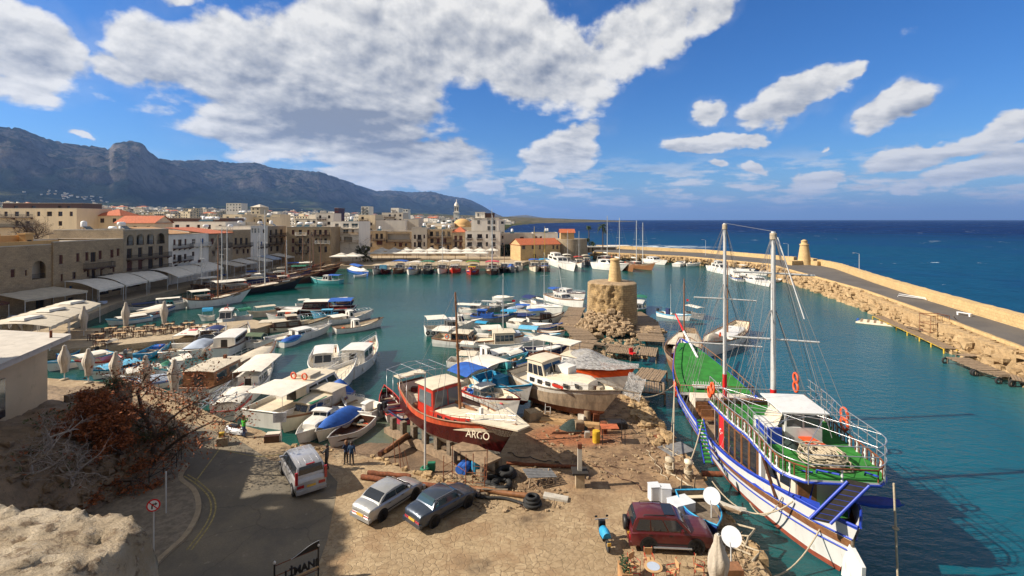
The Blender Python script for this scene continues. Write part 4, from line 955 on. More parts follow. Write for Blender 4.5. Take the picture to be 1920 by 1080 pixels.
@feat
def f_arch(c,t,h=1.5,mt='wht',wf=.9):
    x=c['X'](t); w=c['B']*wf/2; z=c['zd'](t); q=MB(); q.tube([(x-.2,-w,z),(x+.1,-w*.9,z+h),(x+.15,w*.9,z+h),(x-.2,w,z)],.09,6); q.lathe((x+.1,0,z+h),[(.2,0),(.2,.16),(.02,.22)],10); q.build('radar_arch',mt,c['o'])
@feat
def f_frame(c,t0,t1,z,mt='stl',n=5,wf=.95,long=3):
    X=c['X']; w=c['B']*wf/2; zb=c['zd']((t0+t1)/2); q=MB()
    for i in range(n):
        x=X(t0+(t1-t0)*i/(n-1)); q.tube([(x,-w,zb),(x,-w,zb+z),(x,0,zb+z+.22),(x,w,zb+z),(x,w,zb)],.022,4)
    for j in range(long):
        u=j/(long-1)*2-1; zz=zb+z+.22*(1-abs(u)); q.tube([(X(t0),u*w,zz),(X(t1),u*w,zz)],.02,4)
    q.build('awning_frame',mt,c['o'])
@feat
def f_box(c,t,y,z,dx,dy,dz,mt,nm='locker'):
    q=MB(); q.box((c['X'](t),y*c['B']/2,c['zd'](t)+z+dz/2),(dx,dy,dz)); q.build(nm,mt,c['o'])
@feat
def f_table(c,t0,t1,n,mt='plank'):
    for i in range(n):
        t=t0+(t1-t0)*i/max(1,n-1); q=MB(); q.box((c['X'](t),0,c['zd'](t)+.45),(.9,c['hb'](t)*1.2,.06)); q.box((c['X'](t),0,c['zd'](t)+.22),(.12,.12,.44)); q.build('bench',mt,c['o'])
@feat
def f_flag(c,t,z,mt='flagr'):
    x=c['X'](t); zb=c['zd'](t); q=MB(); q.tube([(x,0,zb),(x,0,zb+z)],.02,4,1); q.sheet([[(x-.02,0,zb+z-.4),(x-.3,.05,zb+z-.42),(x-.6,-.02,zb+z-.45)],[(x-.02,0,zb+z),(x-.3,.05,zb+z-.03),(x-.6,-.02,zb+z-.04)]],.01,0); q.build('flag',[mt,'stl'],c['o'])
def cruiser(label,bow,stern,col='blu',win='glass',extra=(),L_=(),hull='wht',**k):
    return boat('cabin_cruiser',label,bow,stern,hull=hull,band=k.pop('band',hull),anti=col,fb=.95,sh=.35,tr=.88,rake=1.0,dd=.25,feats=[('trunk',.40,.80,.78,.42,'wht',0),('wind',.52,.8,.55,1.2,win),('rail',.62,1.0,.45)]+list(extra),**k)
def fisher(label,bow,stern,hull='wht',band=None,cab='wht',roof=None,extra=(),name='fishing_boat',ct=(.32,.58),ch=1.5,cw=.55,deck='crm',n=2,**k):
    return boat(name,label,bow,stern,hull=hull,band=band,fb=k.pop('fb',.75),sh=k.pop('sh',.75),ss=.2,tr=k.pop('tr',.7),deck=deck,rake=.6,feats=[('cab',ct[0],ct[1],cw,ch,cab,n,'glass',roof)]+list(extra),**k)
# --- clusters; each line is one boat: label, bow, stern
b=boat
# left inlet
fisher('white launch with long white roof over a dark windowed cabin, left of centre',(462,632),(408,671),cab='wht',ct=(.2,.72),ch=1.35,cw=.72,n=5,fb=1.1,sh=.8,band='dwood',extra=[('rail',.7,1,.5)])
b('small_boat','small white boat under a dark green arched canopy beside the white roofed launch',(508,651),(466,650),fb=.75,feats=[('awn',.0,.72,1.35,'olv',1.0,.35),('junk',.1,.6,6),('ob',)])
cruiser('long white speed cruiser with dark side windows and a pointed bow mid inlet',(612,624),(508,649),extra=[('cab',.38,.68,.66,.85,'wht',2,'glass',None,.7),('junk',.05,.35,4),('rail',.5,1,.5)])
fisher('brown sided boat with a cream cabin roof and long pale awning behind the speed cruiser',(612,610),(505,622),hull='crm',band='dwood',cab='dwood',roof='bei',ct=(.05,.55),ch=1.3,cw=.8,extra=[('cab',.28,.52,.6,2.0,'dwood',2,'glass','bei'),('frame',.55,.95,1.5)])
fisher('white fishing boat with little wheelhouse and black tipped bow alone in open water',(713,612),(627,625),cab='wht',ct=(.38,.54),ch=1.45,cw=.5,n=1,band='wht',capm='wood',extra=[('junk',.05,.33,10,('yel','org','rope','crm','wood')),('box',.97,0,.2,.25,.2,.45,'blk','bow_post')])
fisher('white motorboat with grey deck and pile of nets behind the lone fishing boat',(694,596),(614,608),cab='wht',ct=(.45,.6),n=1,extra=[('junk',.1,.9,12),('awn',.05,.4,.9,'canw',.9,.1),('frame',.62,.97,1.1)])
b('passenger_boat','red hulled excursion boat with flat white roof and blue stern canopy in the open inlet',(520,590),(665,586),fb=1.0,sh=.5,hull='mar',band='wht',deck='red',feats=[('cab',.34,.68,.8,1.9,'mar',5,'glass','canw'),('awn',.02,.32,2.0,'blu',1.0,.25),('trunk',.68,.92,.7,.5,'wht',2),('rings',(.3,.5,1.2,'y'))])
b('small_boat','small turquoise boat with a pale blue canopy in front of the red excursion boat',(588,597),(632,596),hull='lbl',fb=.8,feats=[('cab',.2,.7,.75,1.2,'lbl',3,'glass','lbl'),('junk',.0,.2,3)])
b('small_boat','beige canopied boat with white forward awning left of the red excursion boat',(470,596),(520,590),hull='crm',fb=.8,feats=[('awn',.1,.85,1.5,'bei',1.1,.12),('junk',.1,.8,6)])
b('small_boat','cream awninged boat tucked between the table pier and the red excursion boat',(505,602),(560,601),hull='wht',fb=.8,feats=[('awn',.0,.6,1.4,'canw',1.0,.2),('cab',.5,.75,.6,1.2),('junk',.0,.8,5)])
b('small_boat','low boat with a long beige cover and bright green mat behind the brown cabin boat',(575,613),(488,617),hull='crm',fb=.7,feats=[('awn',.0,.55,1.0,'bei',.95,.1),('box',.7,0,.35,2.0,1.5,.12,'carp','deck_mat'),('frame',.5,.95,1.3)])
b('small_boat','boat with round bright blue canopy moored at the table pier',(378,602),(402,600),hull='wht',fb=.7,feats=[('awn',.1,.95,1.5,'cyn',1.1,.55),('junk',.1,.8,4)])
fisher('small white wheelhouse boat with orange lifebuoy at the end of the table pier',(418,614),(430,598),ct=(.2,.7),ch=1.9,cw=.7,extra=[('rings',(.45,0,2.1,'x')),('junk',.7,.95,2),('flag',.3,2.8)])
b('small_boat','dark little boat under a torn emerald green awning right of the wheelhouse boat',(440,604),(470,599),hull='wht',fb=.7,feats=[('awn',.1,.9,1.7,'grn',1.2,.4,'stl',.3),('junk',.1,.9,6)])
for i,(bw,st_,lb,ht,aw) in enumerate([((205,611),(283,600),'low white boat with pale blue stripe, first behind the table pier','canw',.1),((232,606),(305,590),'white covered boat with beige cover, second behind the table pier','bei',.1),((262,597),(318,580),'white roofed boat, third behind the table pier near the promenade','canw',.1),((236,583),(305,576),'slim boat with dark blue cover under the promenade edge','nvy',.1),((300,571),(345,566),'pale grey boat close under the first two masted schooner','canw',.1)]):
    b('small_boat',lb,bw,st_,fb=.7,band=['lbl','wood','blu','nvy','gry'][i],feats=[('awn',.15,.85,.9,ht,.95,.15),('junk',.0,.15,2),('thw',(.9,))])
b('motor_launch','white launch with a long flat canopy beside the wooden schooner bow',(348,578),(292,583),hull='wht',fb=.9,feats=[('awn',.0,.8,1.9,'canw',1.0,.1),('cab',.35,.65,.7,1.4,'tel',2)])
# row under the tables
b('dinghy','small grey open boat with tilted engine, leftmost under the stone table pier',(293,648),(238,671),hull='oldwht',fb=.5,dd=.38,feats=[('thw',),('ob',1,'gry'),('junk',.2,.6,4)])
b('small_boat','cyan and white open boat with blue cover next to the grey dinghy',(318,650),(264,674),hull='cyn',band='cyn',deck='oldwht',fb=.6,feats=[('thw',),('box',.6,0,.25,1.3,1.0,.4,'blu','cover'),('junk',.1,.5,5)])
b('small_boat','white boat with rust red engine cover between the cyan boat and the striped canopy boat',(352,640),(318,670),hull='wht',fb=.6,feats=[('box',.7,0,.1,.9,.9,.7,'rust','engine_box'),('junk',.1,.9,6),('thw',(.3,))])
b('small_boat','boat with a red and white patterned canopy under the tables',(382,630),(340,655),hull='wht',fb=.7,feats=[('awn',.1,.9,1.4,'canw',1.0,.12),('box',.5,0,1.56,1.0,1.0,.02,'pnk','canopy_stripe'),('box',.25,.3,1.54,.5,.8,.02,'red','canopy_stripe'),('junk',.1,.9,4)])
cruiser('white speedboat with blue violet fitted covers next to the white launch',(420,628),(358,672),B=2.8,extra=[('tarp',.05,.45,.7,'canbl'),('awn',.5,.75,1.2,'nvy',.8,.3),('arch',.5)])
b('motor_launch','turquoise trimmed white launch with glass cabin at the left of the near jetty',(298,713),(386,697),hull='wht',band='tel',deck='tel',fb=1.0,B=3.2,feats=[('cab',.5,.85,.75,1.35,'wht',3,'glassb','canw'),('rail',.0,.45,.5,'tel'),('tyres',2,1,.1,.3),('awn',.35,.55,1.7,'canw',.8)])
# far left inlet behind the closed umbrellas
for i,(bw,st_,lb,f_) in enumerate([((92,697),(205,672),'long white boat with pale grey cover, leftmost behind the umbrellas',[('awn',.1,.6,.8,'canw',.9),('trunk',.6,.85,.7,.4,'tel',2)]),
 ((176,712),(262,690),'white boat under pale blue sheeting behind the second umbrella',[('awn',.1,.9,.8,'lbl',1.0,.2),('junk',.1,.5,4)]),((150,694),(225,680),'low open boat with dark red cover behind the first umbrella',[('tarp',.05,.5,.3,'mar'),('thw',(.7,))]),
 ((205,724),(300,706),'white canopied boat behind the middle umbrella',[('awn',.0,.7,1.0,'canw',1.0,.15),('trunk',.7,.9,.6,.35)]),((240,735),(330,718),'white decked boat with blue trim behind the fourth umbrella',[('tarp',.1,.8,.5,'canbl'),('rail',.6,1,.4)])]):
    b('small_boat',lb,bw,st_,fb=.75,B=2.5,hull='wht',band=['lbl','cyn','red','wht','blu'][i],feats=f_)
# near jetty
b('cabin_boat','brown wooden cabin boat with arched doorway and long railed foredeck at the near jetty',(514,668),(362,752),hull='wht',band='dwood',fb=1.2,sh=.7,B=4.0,deck='bei',capm='wood',feats=[('cab',.05,.36,.8,1.9,'wood',2,'glassb','bei',.1),('cab',.36,.52,.7,1.4,'wood',1,'glassb','bei',.3),('rail',.4,1,.7),('tarp',.55,.9,.35,'bei'),('rings',(.7,.0,.6,'z')),('box',.33,0,1.95,.3,.3,.5,'rust','chimney')])
b('motor_launch','white launch under a long white flat roof right of the brown cabin boat',(508,700),(420,780),hull='wht',fb=1.0,B=2.9,deck='wht',feats=[('awn',.42,.95,1.7,'canw',.95,.12),('cab',.45,.7,.7,1.2,'wht',2),('tarp',.1,.4,.4,'canw'),('rail',.1,.95,.6)])
b('motor_launch','red trimmed white boat with steel side rails moored stern to at the near jetty',(470,735),(418,790),hull='wht',band='red',capm='red',fb=.8,B=2.4,deck='wht',feats=[('awn',.1,.6,.9,'canw',.9,.2),('rail',.0,.9,.5),('junk',.6,.9,3)])
b('motor_yacht','large white flybridge cruiser with cream bimini and orange lifebuoys beside the sign board',(664,708),(492,802),hull='wht',fb=1.35,sh=.7,B=4.3,tr=.92,anti='blu',deck='crm',dd=.3,feats=[('cab',.26,.66,.78,1.55,'wht',3,'glass','crm',.75),('awn',.0,.27,1.75,'canw',.9,.1),('box',.42,0,1.65,1.6,1.9,.35,'bei','flybridge_seat'),('wind',.62,.6,.5,.8),('rings',(.33,-.3,2.05,'x'),(.33,.25,2.05,'x')),('rail',.55,1,.7),('box',.01,0,-.5,.08,3.3,.5,'gry','stern_board'),('fend',3)])
b('motor_launch','white motor launch with bow towards us and bulky wheelhouse in front of the barred boat',(600,728),(612,665),hull='wht',fb=1.1,sh=.8,B=3.4,deck='bei',feats=[('cab',.3,.62,.62,1.55,'wht',2,'glass'),('rail',.4,1,.6),('junk',.05,.3,3),('rings',(.35,.75,1.1,'y'))])
b('motor_launch','white launch lying behind the flybridge cruiser with clean cream deck',(668,683),(622,727),hull='wht',fb=1.0,sh=.7,B=3.0,deck='crm',feats=[('trunk',.3,.8,.75,.4,'crm',2),('rail',.3,1,.5)])
fisher('white wheelhouse boat with vertical barred stern screen lying alone at the inlet corner',(702,660),(645,712),hull='wht',fb=1.2,sh=.9,ct=(.25,.6),ch=1.75,cw=.78,n=2,extra=[('frame',.02,.24,1.6,'wht',3,.8,7),('rail',.55,1,.6),('fend',3),('junk',.7,.95,4,('wht','crm','org'))],B=3.5)
b('cabin_boat','beige cabin boat with green tarpaulin screen cover and blue stern cover at the near jetty',(532,812),(646,752),hull='crm',band='wood',anti='grn',fb=1.0,sh=.5,B=3.0,deck='crm',dd=.25,feats=[('cab',.42,.80,.8,.95,'crm',3,'glass','crm',.6),('box',.60,0,.98,2.0,2.1,.08,'grn','green_cover'),('cab',.18,.43,.86,1.35,'bei',0,'glass','bei',.1),('tarp',.0,.20,1.3,'blu')])
b('cabin_boat','little white cabin boat with round portholes and steel rail by the blue cover',(562,836),(630,783),hull='wht',fb=.85,sh=.3,B=2.2,deck='wht',dd=.2,feats=[('trunk',.38,.78,.8,.62,'wht',3),('cab',.38,.52,.62,.95,'wht',2)])
b('covered_boat','open boat wrapped in a bright blue tarpaulin by the waters edge',(598,830),(664,778),hull='oldwht',fb=.6,B=2.3,feats=[('tarp',.02,.95,.75,'blu')])
b('rowing_boat','white open rowing boat with bare brown floor nearest the slipway wall',(622,842),(690,795),hull='wht',deck='dwood',fb=.6,B=2.0,dd=.5,capm='wht',feats=[('thw',(.2,.75)),('trunk',.72,.95,.9,.25,'wht',0),('junk',.05,.25,3)])
b('open_boat','white open boat with red waterline and two outboards off the end of the jetty',(645,766),(712,785),hull='wht',anti='red',band='wht',fb=.8,B=2.5,deck='crm',dd=.5,feats=[('thw',(.2,.8)),('cab',.28,.42,.4,.9,'wht',0),('ob',2),('rail',.65,1,.3)])
b('rowing_boat','small red rimmed open boat pointing away between the jetty and the red wooden boat',(722,745),(742,790),hull='wht',band='red',capm='red',deck='mar',fb=.6,B=1.9,dd=.5,feats=[('thw',),('box',.92,.2,.3,.3,.3,.3,'grn','rope_bundle')])
b('rowing_boat','tiny white and purple dinghy beside the cradle of the red wooden boat',(740,792),(770,790),hull='pnk',band='nvy',anti='blu',fb=.55,B=1.6,deck='wht',dd=.3,feats=[('thw',(.3,)),('trunk',.5,.85,.8,.2,'wht',0),('ob',1,'gry')])
# schooners on the left promenade
def gulet(label,bow,stern,hull='dwood',band='wood',masts=((.35,15),(.62,13)),mm='wood',cab='wood',aw=None,sail='bei',extra=(),B=None,anti='mar',**k):
    fs=[('cab',.16,.40,.62,1.3,cab,3,'glass','canw',.2),('trunk',.45,.78,.6,.55,'crm',3),('sprit',2.6,.28),('rail',.0,.98,.7,'wood' if mm=='wood' else 'stl',0,1)]
    for t_,h_ in masts: fs.append(('mast',t_,h_,.17,mm,1,True))
    if aw: fs.append(('awn',.02,.36,2.3,aw,.85,.2))
    if sail: fs.append(('boom',masts[0][0]-.01,masts[0][0]-.28,2.5,mm,sail,.2,2.4))
    fs+= [('rings',(.40,-.7,1.2,'y'),(.42,.7,1.2,'y')),('junk',.5,.95,6)]
    return boat('schooner',label,bow,stern,hull=hull,band=band,capm='wood',fb=1.5,sh=1.3,ss=.5,tr=.75,rake=2.2,dd=.55,draft=.7,anti=anti,deck='plank',B=B,cat='sailing boat',feats=fs+list(extra),**k)
gulet('white and brown schooner with one tall brown mast, nearest on the left promenade',(452,566),(352,578),hull='wht',band='dwood',masts=((.55,14),),sail=None,aw='canw')
gulet('long black hulled schooner with white lettering on its bow, one white and one brown mast',(552,540),(395,556),hull='blk',band='wood',masts=((.62,19.5),(.12,15)),mm='pole',sail='bei',B=5.5,extra=[('box',.84,-.78,.55,1.8,.05,.25,'wht','name_lettering')],aw='canw')
gulet('schooner with white awning and tall white mast moored against the promenade',(458,536),(368,548),hull='dwood',masts=((.62,16),(.1,12.5)),mm='pole',aw='canw',sail='nvy')
b('sailing_yacht','blue hulled sailing yacht with white deck tent and twin slim masts',(516,527),(456,532),hull='nvy',fb=1.2,B=3.6,cat='sailing boat',feats=[('trunk',.3,.75,.6,.5),('mast',.5,17,.1,'pole',2),('boom',.5,.15,1.6,'pole','nvy',.16),('awn',.05,.5,1.8,'canw',.9)])
b('sailing_yacht','white sailing yacht with bright blue sail cover behind the blue yacht',(508,520),(452,524),hull='wht',fb=1.1,B=3.4,cat='sailing boat',feats=[('trunk',.3,.75,.6,.5),('mast',.55,13,.1,'pole',2),('boom',.55,.15,1.5,'pole','blu',.18)])
b('sailing_yacht','slim white yacht with a short mast close to the promenade awnings',(500,514),(450,517),hull='wht',fb=1.1,B=3.2,cat='sailing boat',feats=[('trunk',.3,.75,.6,.5),('mast',.5,11,.09,'pole',1),('boom',.5,.15,1.5,'pole','canw',.15)])
gulet('wooden schooner with orange brown mast and low red deckhouse beyond the black one',(585,529),(508,534),hull='dwood',masts=((.35,12.5),),aw=None,sail='canw')
gulet('dark blue hulled schooner with brown cabin between the wooden schooners',(572,522),(502,525),hull='nvy',masts=((.5,11),),mm='pole',sail='bei')
gulet('wooden schooner with red brown mast and dark green tent, end of the left row',(625,516),(545,519),hull='mar',masts=((.45,13),(.7,12)),sail='grn',aw='grn')
gulet('slender wooden schooner with white deck covers and brown mast behind the green tented one',(628,509),(560,511),hull='dwood',masts=((.4,14),),sail='canw',aw='canw')
gulet('wooden schooner with blue awning and brown mast near the corner of the harbour',(598,508),(536,512),hull='dwood',masts=((.5,12),),sail=None,aw='blu')
fisher('small white and teal fishing boat with blue canopy in front of the schooner row',(585,530),(640,532),hull='tel',band='wht',ct=(.38,.6),ch=1.7,cw=.6,fb=1.0,extra=[('awn',.0,.36,1.8,'blu',.8,.2)])
b('motor_launch','white launch entirely under blue and white covers, bow towards the harbour middle',(690,517),(658,508),hull='blu',band='wht',fb=1.0,B=3.4,feats=[('tarp',.0,.9,1.4,'canw'),('awn',.15,.7,2.0,'blu',.8,.3)])
b('small_boat','small white tender lying in front of the blue and white covered launch',(686,519),(664,520),hull='wht',fb=.5,B=1.8,feats=[('thw',)])
# far row, bows towards us
def row(label,px,py,ln,hull,band,aw,fs=(),B=3.2,name='excursion_boat',skew=0,**k):
    p=W(px,py,WZ); s=Vector((p.x+skew,p.y+ln,WZ)); 
    f=[('cab',.25,.55,.7,1.9,'wht',3,'glass','crm',.2),('rail',.5,1,.6)]
    if aw: f.append(('awn',.0,.42,2.6,aw,1.0,.3))
    return boat(name,label,tuple(p),tuple(s),hull=hull,band=band,fb=1.2,sh=1.0,ss=.3,B=B,tr=.8,rake=1.2,draft=.6,deck='crm',capm='wood',feats=f+list(fs),**k)
row('small white cabin boat, first in the row in front of the parasols',701,515,9,'wht','gry',None,B=2.8)
row('small boat with pale blue screen, second in the row under the parasols',716.5,515,8,'mar','lbl',None,[('box',.85,0,.3,.2,2.4,1.5,'lbl','spray_screen')],B=2.8)
row('brown hulled boat with bright blue canopy, third in the parasol row',740,514,13,'dwood','wood','blu',[('awn',.3,.7,3.0,'blu',1.1,.3)],B=4)
row('white framed excursion boat with blue bundle on its bow under the parasols',767,516,13,'wht','blu','canw',[('frame',.3,.85,2.8,'wht'),('tarp',.75,.92,.6,'blu')],B=4)
row('black and cream boat with emerald canopy in the middle of the parasol row',795,515,12,'blk','crm','grn',[('awn',.3,.75,3.0,'grn',1.1,.3),('mast',.5,7,.09,'wood')],B=3.8)
row('white hulled boat with grey roof and tall white mast, right of the emerald canopy',824,514,12,'wht','gry','canw',[('mast',.45,14,.11,'pole',1)],B=3.8)
row('deep red hulled boat with white roofed deckhouse in the parasol row',849,513,12,'red','mar','canw',[('cab',.4,.75,.7,1.5,'dwood',4,'glass','wht')],B=4)
row('colourful excursion boat with orange and yellow hull trim and green awning',883,516,13,'red','org','yel',[('awn',.3,.6,3.1,'carp',1.0,.3),('cab',.55,.8,.6,1.3,'org',3,'glass','yel'),('rings',(.9,.3,.8,'x'),(.9,-.3,.8,'x')),('box',.97,0,-.7,.2,3.0,.3,'blu','bow_board')],B=4.4)
row('dark wooden boat with pink canopies and two tall white masts',921,516,15,'dwood','wood','pnk',[('mast',.3,19,.14,'pole',1),('mast',.62,21,.14,'pole',1,True,0,None,0),('awn',.35,.6,2.9,'pnk',1.0,.3)],B=4.4)
row('dark wooden boat with bare decks right of the pink canopied one',945,512,12,'blk','wood',None,[('mast',.4,12,.1,'wood')],B=3.6)
row('small boat tucked under a royal blue cover right of the tall masts',958,511,8,'gry','wht',None,[('tarp',.0,.95,1.4,'blu')],B=2.8)
row('white speed cruiser with sloping bow next to the royal blue cover',972,508,12,'wht','wht',None,[('arch',.3,1.8)],B=3.4,name='cabin_cruiser')
row('wooden boat with blue awning and yellow mast in front of the red roofed stone house',1004,510,13,'crm','wood','blu',[('mast',.3,15,.12,'yel',1),('junk',.4,.9,6)],B=3.8)
row('brown schooner with yellowish mast and blue deck cover by the red roofed stone house',1024,510,14,'dwood','crm','cyn',[('mast',.5,15,.12,'yel',1),('tarp',.6,.85,.5,'blu')],B=4)
b('motor_yacht','big white motor yacht with black screens and curved bow right of the red roofed house',(1076,509),(1030,492),hull='wht',band='wht',anti='nvy',fb=2.0,sh=1.0,B=5.2,tr=.92,rake=2.5,dd=.2,deck='wht',feats=[('cab',.15,.62,.75,1.9,'wht',2,'glass','wht',.9),('cab',.2,.42,.55,3.0,'wht',1,'glass','wht',.6),('rail',.5,1,.7)])
row('dark hulled boat with white awning behind the big motor yacht bow',1068,497,12,'nvy','wht','canw',[('mast',.4,13,.1,'pole')],B=3.4)
row('small boat with red canopy between the two white motor yachts',1090,502,11,'wht','wood','red',[('mast',.4,13,.1,'pole')],B=3.4)
row('weathered wooden boat with beige awning left of the second white motor yacht',1104,498,10,'gry','wood','bei',[],B=3.2)
b('motor_yacht','sleek white motor yacht with teardrop side window behind the ruined tower',(1166,508),(1118,503),hull='wht',band='wht',anti='wht',fb=2.2,sh=.6,B=4.8,tr=.95,rake=3,dd=.15,deck='wht',feats=[('cab',.2,.68,.75,1.5,'wht',1,'glass','wht',1.1),('arch',.2,2.6),('box',.45,-.76,1.0,1.7,.06,.5,'glass','side_window')])
gulet('honey brown schooner with white crossed mast just right of the ruined tower top',(1186,510),(1150,498),hull='wood',band='wood',masts=((.35,18),),mm='pole',sail='canw',B=4.5)
gulet('honey brown schooner with lattice mast, rightmost of the far row',(1222,507),(1182,500),hull='wood',band='crm',masts=((.3,17),(.6,16)),mm='pole',sail='canw',B=4.8)
gulet('brown schooner with tall white mast and furled sail behind the far motor yacht',(1160,494),(1128,488),hull='dwood',masts=((.35,19),),mm='pole',sail='canw',B=4.2)
b('motor_yacht','white motor yacht with black cabin glass against the breakwater wall',(1246,497),(1212,492),hull='wht',anti='nvy',fb=1.5,B=4.2,tr=.95,rake=2,dd=.15,deck='wht',feats=[('cab',.2,.65,.75,1.3,'wht',2,'glass','wht',1.1)])
cruiser('small white speedboat at the breakwater, left one of the pair',(1282,496),(1268,500),extra=[('tarp',.1,.5,.6,'canw')])
cruiser('small white inflatable topped speedboat at the breakwater, right one of the pair',(1310,499),(1287,499),extra=[('ob',),('tarp',.1,.5,.4,'canw')])
# cluster of motorboats below the breakwater bend
b('motor_yacht','white flybridge motor yacht, largest of the cluster below the breakwater bend',(1375,517),(1335,507),hull='wht',anti='nvy',fb=1.6,B=4.2,tr=.95,rake=2,dd=.15,deck='wht',feats=[('cab',.2,.65,.75,1.5,'wht',2,'glass','wht',.9),('cab',.25,.45,.5,2.4,'wht',1,'glass','wht',.5),('rail',.5,1,.5)])
cruiser('white speedboat with cabin window nearest to us in the breakwater cluster',(1442,538),(1400,524),extra=[('cab',.35,.65,.6,.9,'wht',1,'glass',None,.8),('ob',)])
b('small_boat','white boat with blue rail and motor, leftmost small one of the breakwater cluster',(1372,520),(1392,528),hull='wht',band='blu',fb=.7,feats=[('awn',.2,.7,1.3,'canw'),('ob',)])
cruiser('low white speedboat in the middle of the breakwater cluster',(1415,521),(1384,516),extra=[('tarp',.1,.5,.5,'canw')])
cruiser('white boat with windscreen roof at the back of the breakwater cluster',(1412,512),(1385,508),extra=[('awn',.2,.6,1.6,'canw')])
cruiser('white speedboat with outboard at the right end of the breakwater cluster',(1436,517),(1408,514),extra=[('ob',)])
b('rowing_boat','tiny white tender drifting right of the breakwater cluster',(1452,530),(1462,526),hull='wht',fb=.4,B=1.4,feats=[('thw',)])
# --- centre cluster, west side of the ruined tower
fisher('white boat with large white sun roof and black tyre fenders left in the centre cluster',(880,622),(798,628),hull='wht',fb=1.0,B=3.4,ct=(.45,.75),ch=1.6,cw=.7,n=4,extra=[('awn',.0,.45,2.1,'canw',1.0,.15),('tyres',3,-1,.02,.25),('rail',.0,.4,.7)])
b('schooner','white hulled wooden motor sailer with slim pale mast in the centre cluster',(976,655),(818,645),hull='wht',band='wood',capm='wood',fb=1.1,sh=.9,B=3.8,deck='crm',cat='sailing boat',feats=[('cab',.22,.45,.7,1.35,'wood',4,'glass','crm'),('mast',.80,9.5,.08,'pole',0),('trunk',.5,.8,.65,.45,'crm',0),('awn',.0,.2,1.6,'canw',.9),('box',.55,.3,.6,1.8,.7,.4,'wht','inflatable'),('rings',(.18,-.8,.9,'y'))])
b('motor_launch','white launch with long low cabin and three small windows in front of the motor sailer',(975,668),(888,684),hull='wht',fb=.95,B=3.0,dd=.25,deck='wht',feats=[('trunk',.25,.8,.78,.6,'wht',4),('cab',.2,.36,.6,1.3,'wht',2,'glass',None,.6)])
b('small_boat','open white boat with striped bundles and cream roof right of the long mast',(932,690),(842,686),hull='wht',fb=.7,B=2.6,feats=[('awn',.2,.58,1.4,'crm',.9,.05),('box',.55,0,.2,1.7,1.2,.4,'canbl','bundle'),('junk',.3,.8,5,('wht','nvy','canbl'))])
b('small_boat','low weathered boat with dark hollow nearest the red wooden boats mast',(925,697),(856,700),hull='oldwht',deck='dwood',fb=.6,B=2.1,capm='wood',feats=[('thw',),('junk',.1,.8,3)])
b('motor_launch','white boat with a row of square cabin windows and big sloping white panel',(1020,650),(908,655),hull='wht',fb=1.0,B=3.6,feats=[('cab',.15,.48,.75,1.9,'crm',4,'glassb','crm',.05),('box',.52,.1,.7,1.2,1.6,1.0,'canbl','sloping_panel'),('trunk',.58,.85,.7,.6,'wht',2),('junk',.5,.9,4)])
b('small_boat','boat with square white umbrella roof between the sun roof boat and the windowed one',(945,640),(895,643),hull='wht',fb=.8,B=2.6,feats=[('awn',.1,.85,1.8,'canw',1.1,.3),('junk',.1,.8,6)])
fisher('royal blue fishing boat with stacked blue gear behind the sun roof boat',(965,604),(885,601),hull='gry',band='blu',cab='blu',roof='blu',fb=.9,ct=(.15,.4),ch=1.5,extra=[('box',.35,0,.2,2.2,1.8,.8,'blu','cover'),('awn',.7,1.05,1.1,'cyn',.8,.1),('junk',.1,.9,8)])
b('small_boat','white boat with tilted cream awning and thin pole at the back left of the cluster',(905,598),(858,596),hull='wht',fb=.8,feats=[('awn',.0,.95,2.2,'canw',1.1,.15),('junk',.1,.9,4)])
fisher('small white fishing boat with upswept bow behind the brown mast',(898,615),(845,612),hull='wht',fb=.9,ct=(.3,.5),n=1,extra=[('junk',.5,.9,3)])
b('small_boat','grey boat with flat rack of poles at the back of the centre cluster',(950,585),(885,582),hull='gry',fb=.8,feats=[('frame',.1,.9,1.5),('box',.5,0,1.6,3,.9,.1,'wht','rack'),('junk',.1,.9,5)])
b('small_boat','white cabin boat with short foredeck behind the grey rack boat',(960,580),(920,577),hull='wht',fb=.8,feats=[('cab',.3,.6,.6,1.1),('junk',.1,.9,3)])
b('small_boat','small boat with rectangular blue awning and tiny flag, left of the pair of blue awnings',(1018,592),(965,590),hull='wht',fb=.8,feats=[('awn',.05,.55,1.6,'blu',.95,.1),('trunk',.6,.85,.6,.3),('flag',.02,2.4,'flagr'),('junk',.5,.9,3)])
fisher('dark wood trimmed boat with rectangular blue awning near the wooden pier',(1052,603),(990,607),hull='wht',band='dwood',cab='dwood',fb=.9,ct=(.4,.7),ch=1.1,cw=.7,n=2,extra=[('awn',.0,.5,1.9,'blu',1.0,.12),('tyres',2,-1,.3,.6)])
b('small_boat','low white boat piled with fishing gear between the awnings and the windowed boat',(1030,620),(955,612),hull='wht',fb=.7,feats=[('awn',.05,.4,1.0,'canw',.9,.1),('junk',.3,.95,14,('blu','wht','rope','cyn','crm'))])
b('small_boat','white boat with light blue shade sail in front of the tower pier',(1045,640),(975,634),hull='wht',band='lbl',fb=.7,feats=[('awn',.0,.5,1.4,'lbl',.9,.35),('junk',.4,.95,8)])
b('small_boat','narrow old boat with cable drum at the edge of the left wooden pier',(1050,618),(1000,622),hull='oldwht',band='blu',fb=.6,feats=[('junk',.1,.9,8),('thw',(.5,))])
b('small_boat','boat full of nets squeezed beside the wooden pier below the tower',(1055,632),(1010,628),hull='wht',band='wood',fb=.6,feats=[('junk',.1,.9,10)])
b('motor_launch','dark blue hulled boat with white deck below the long white awning',(1062,662),(985,668),hull='nvy',band='wht',fb=.9,feats=[('trunk',.3,.85,.7,.5,'wht',3),('junk',.1,.4,4)])
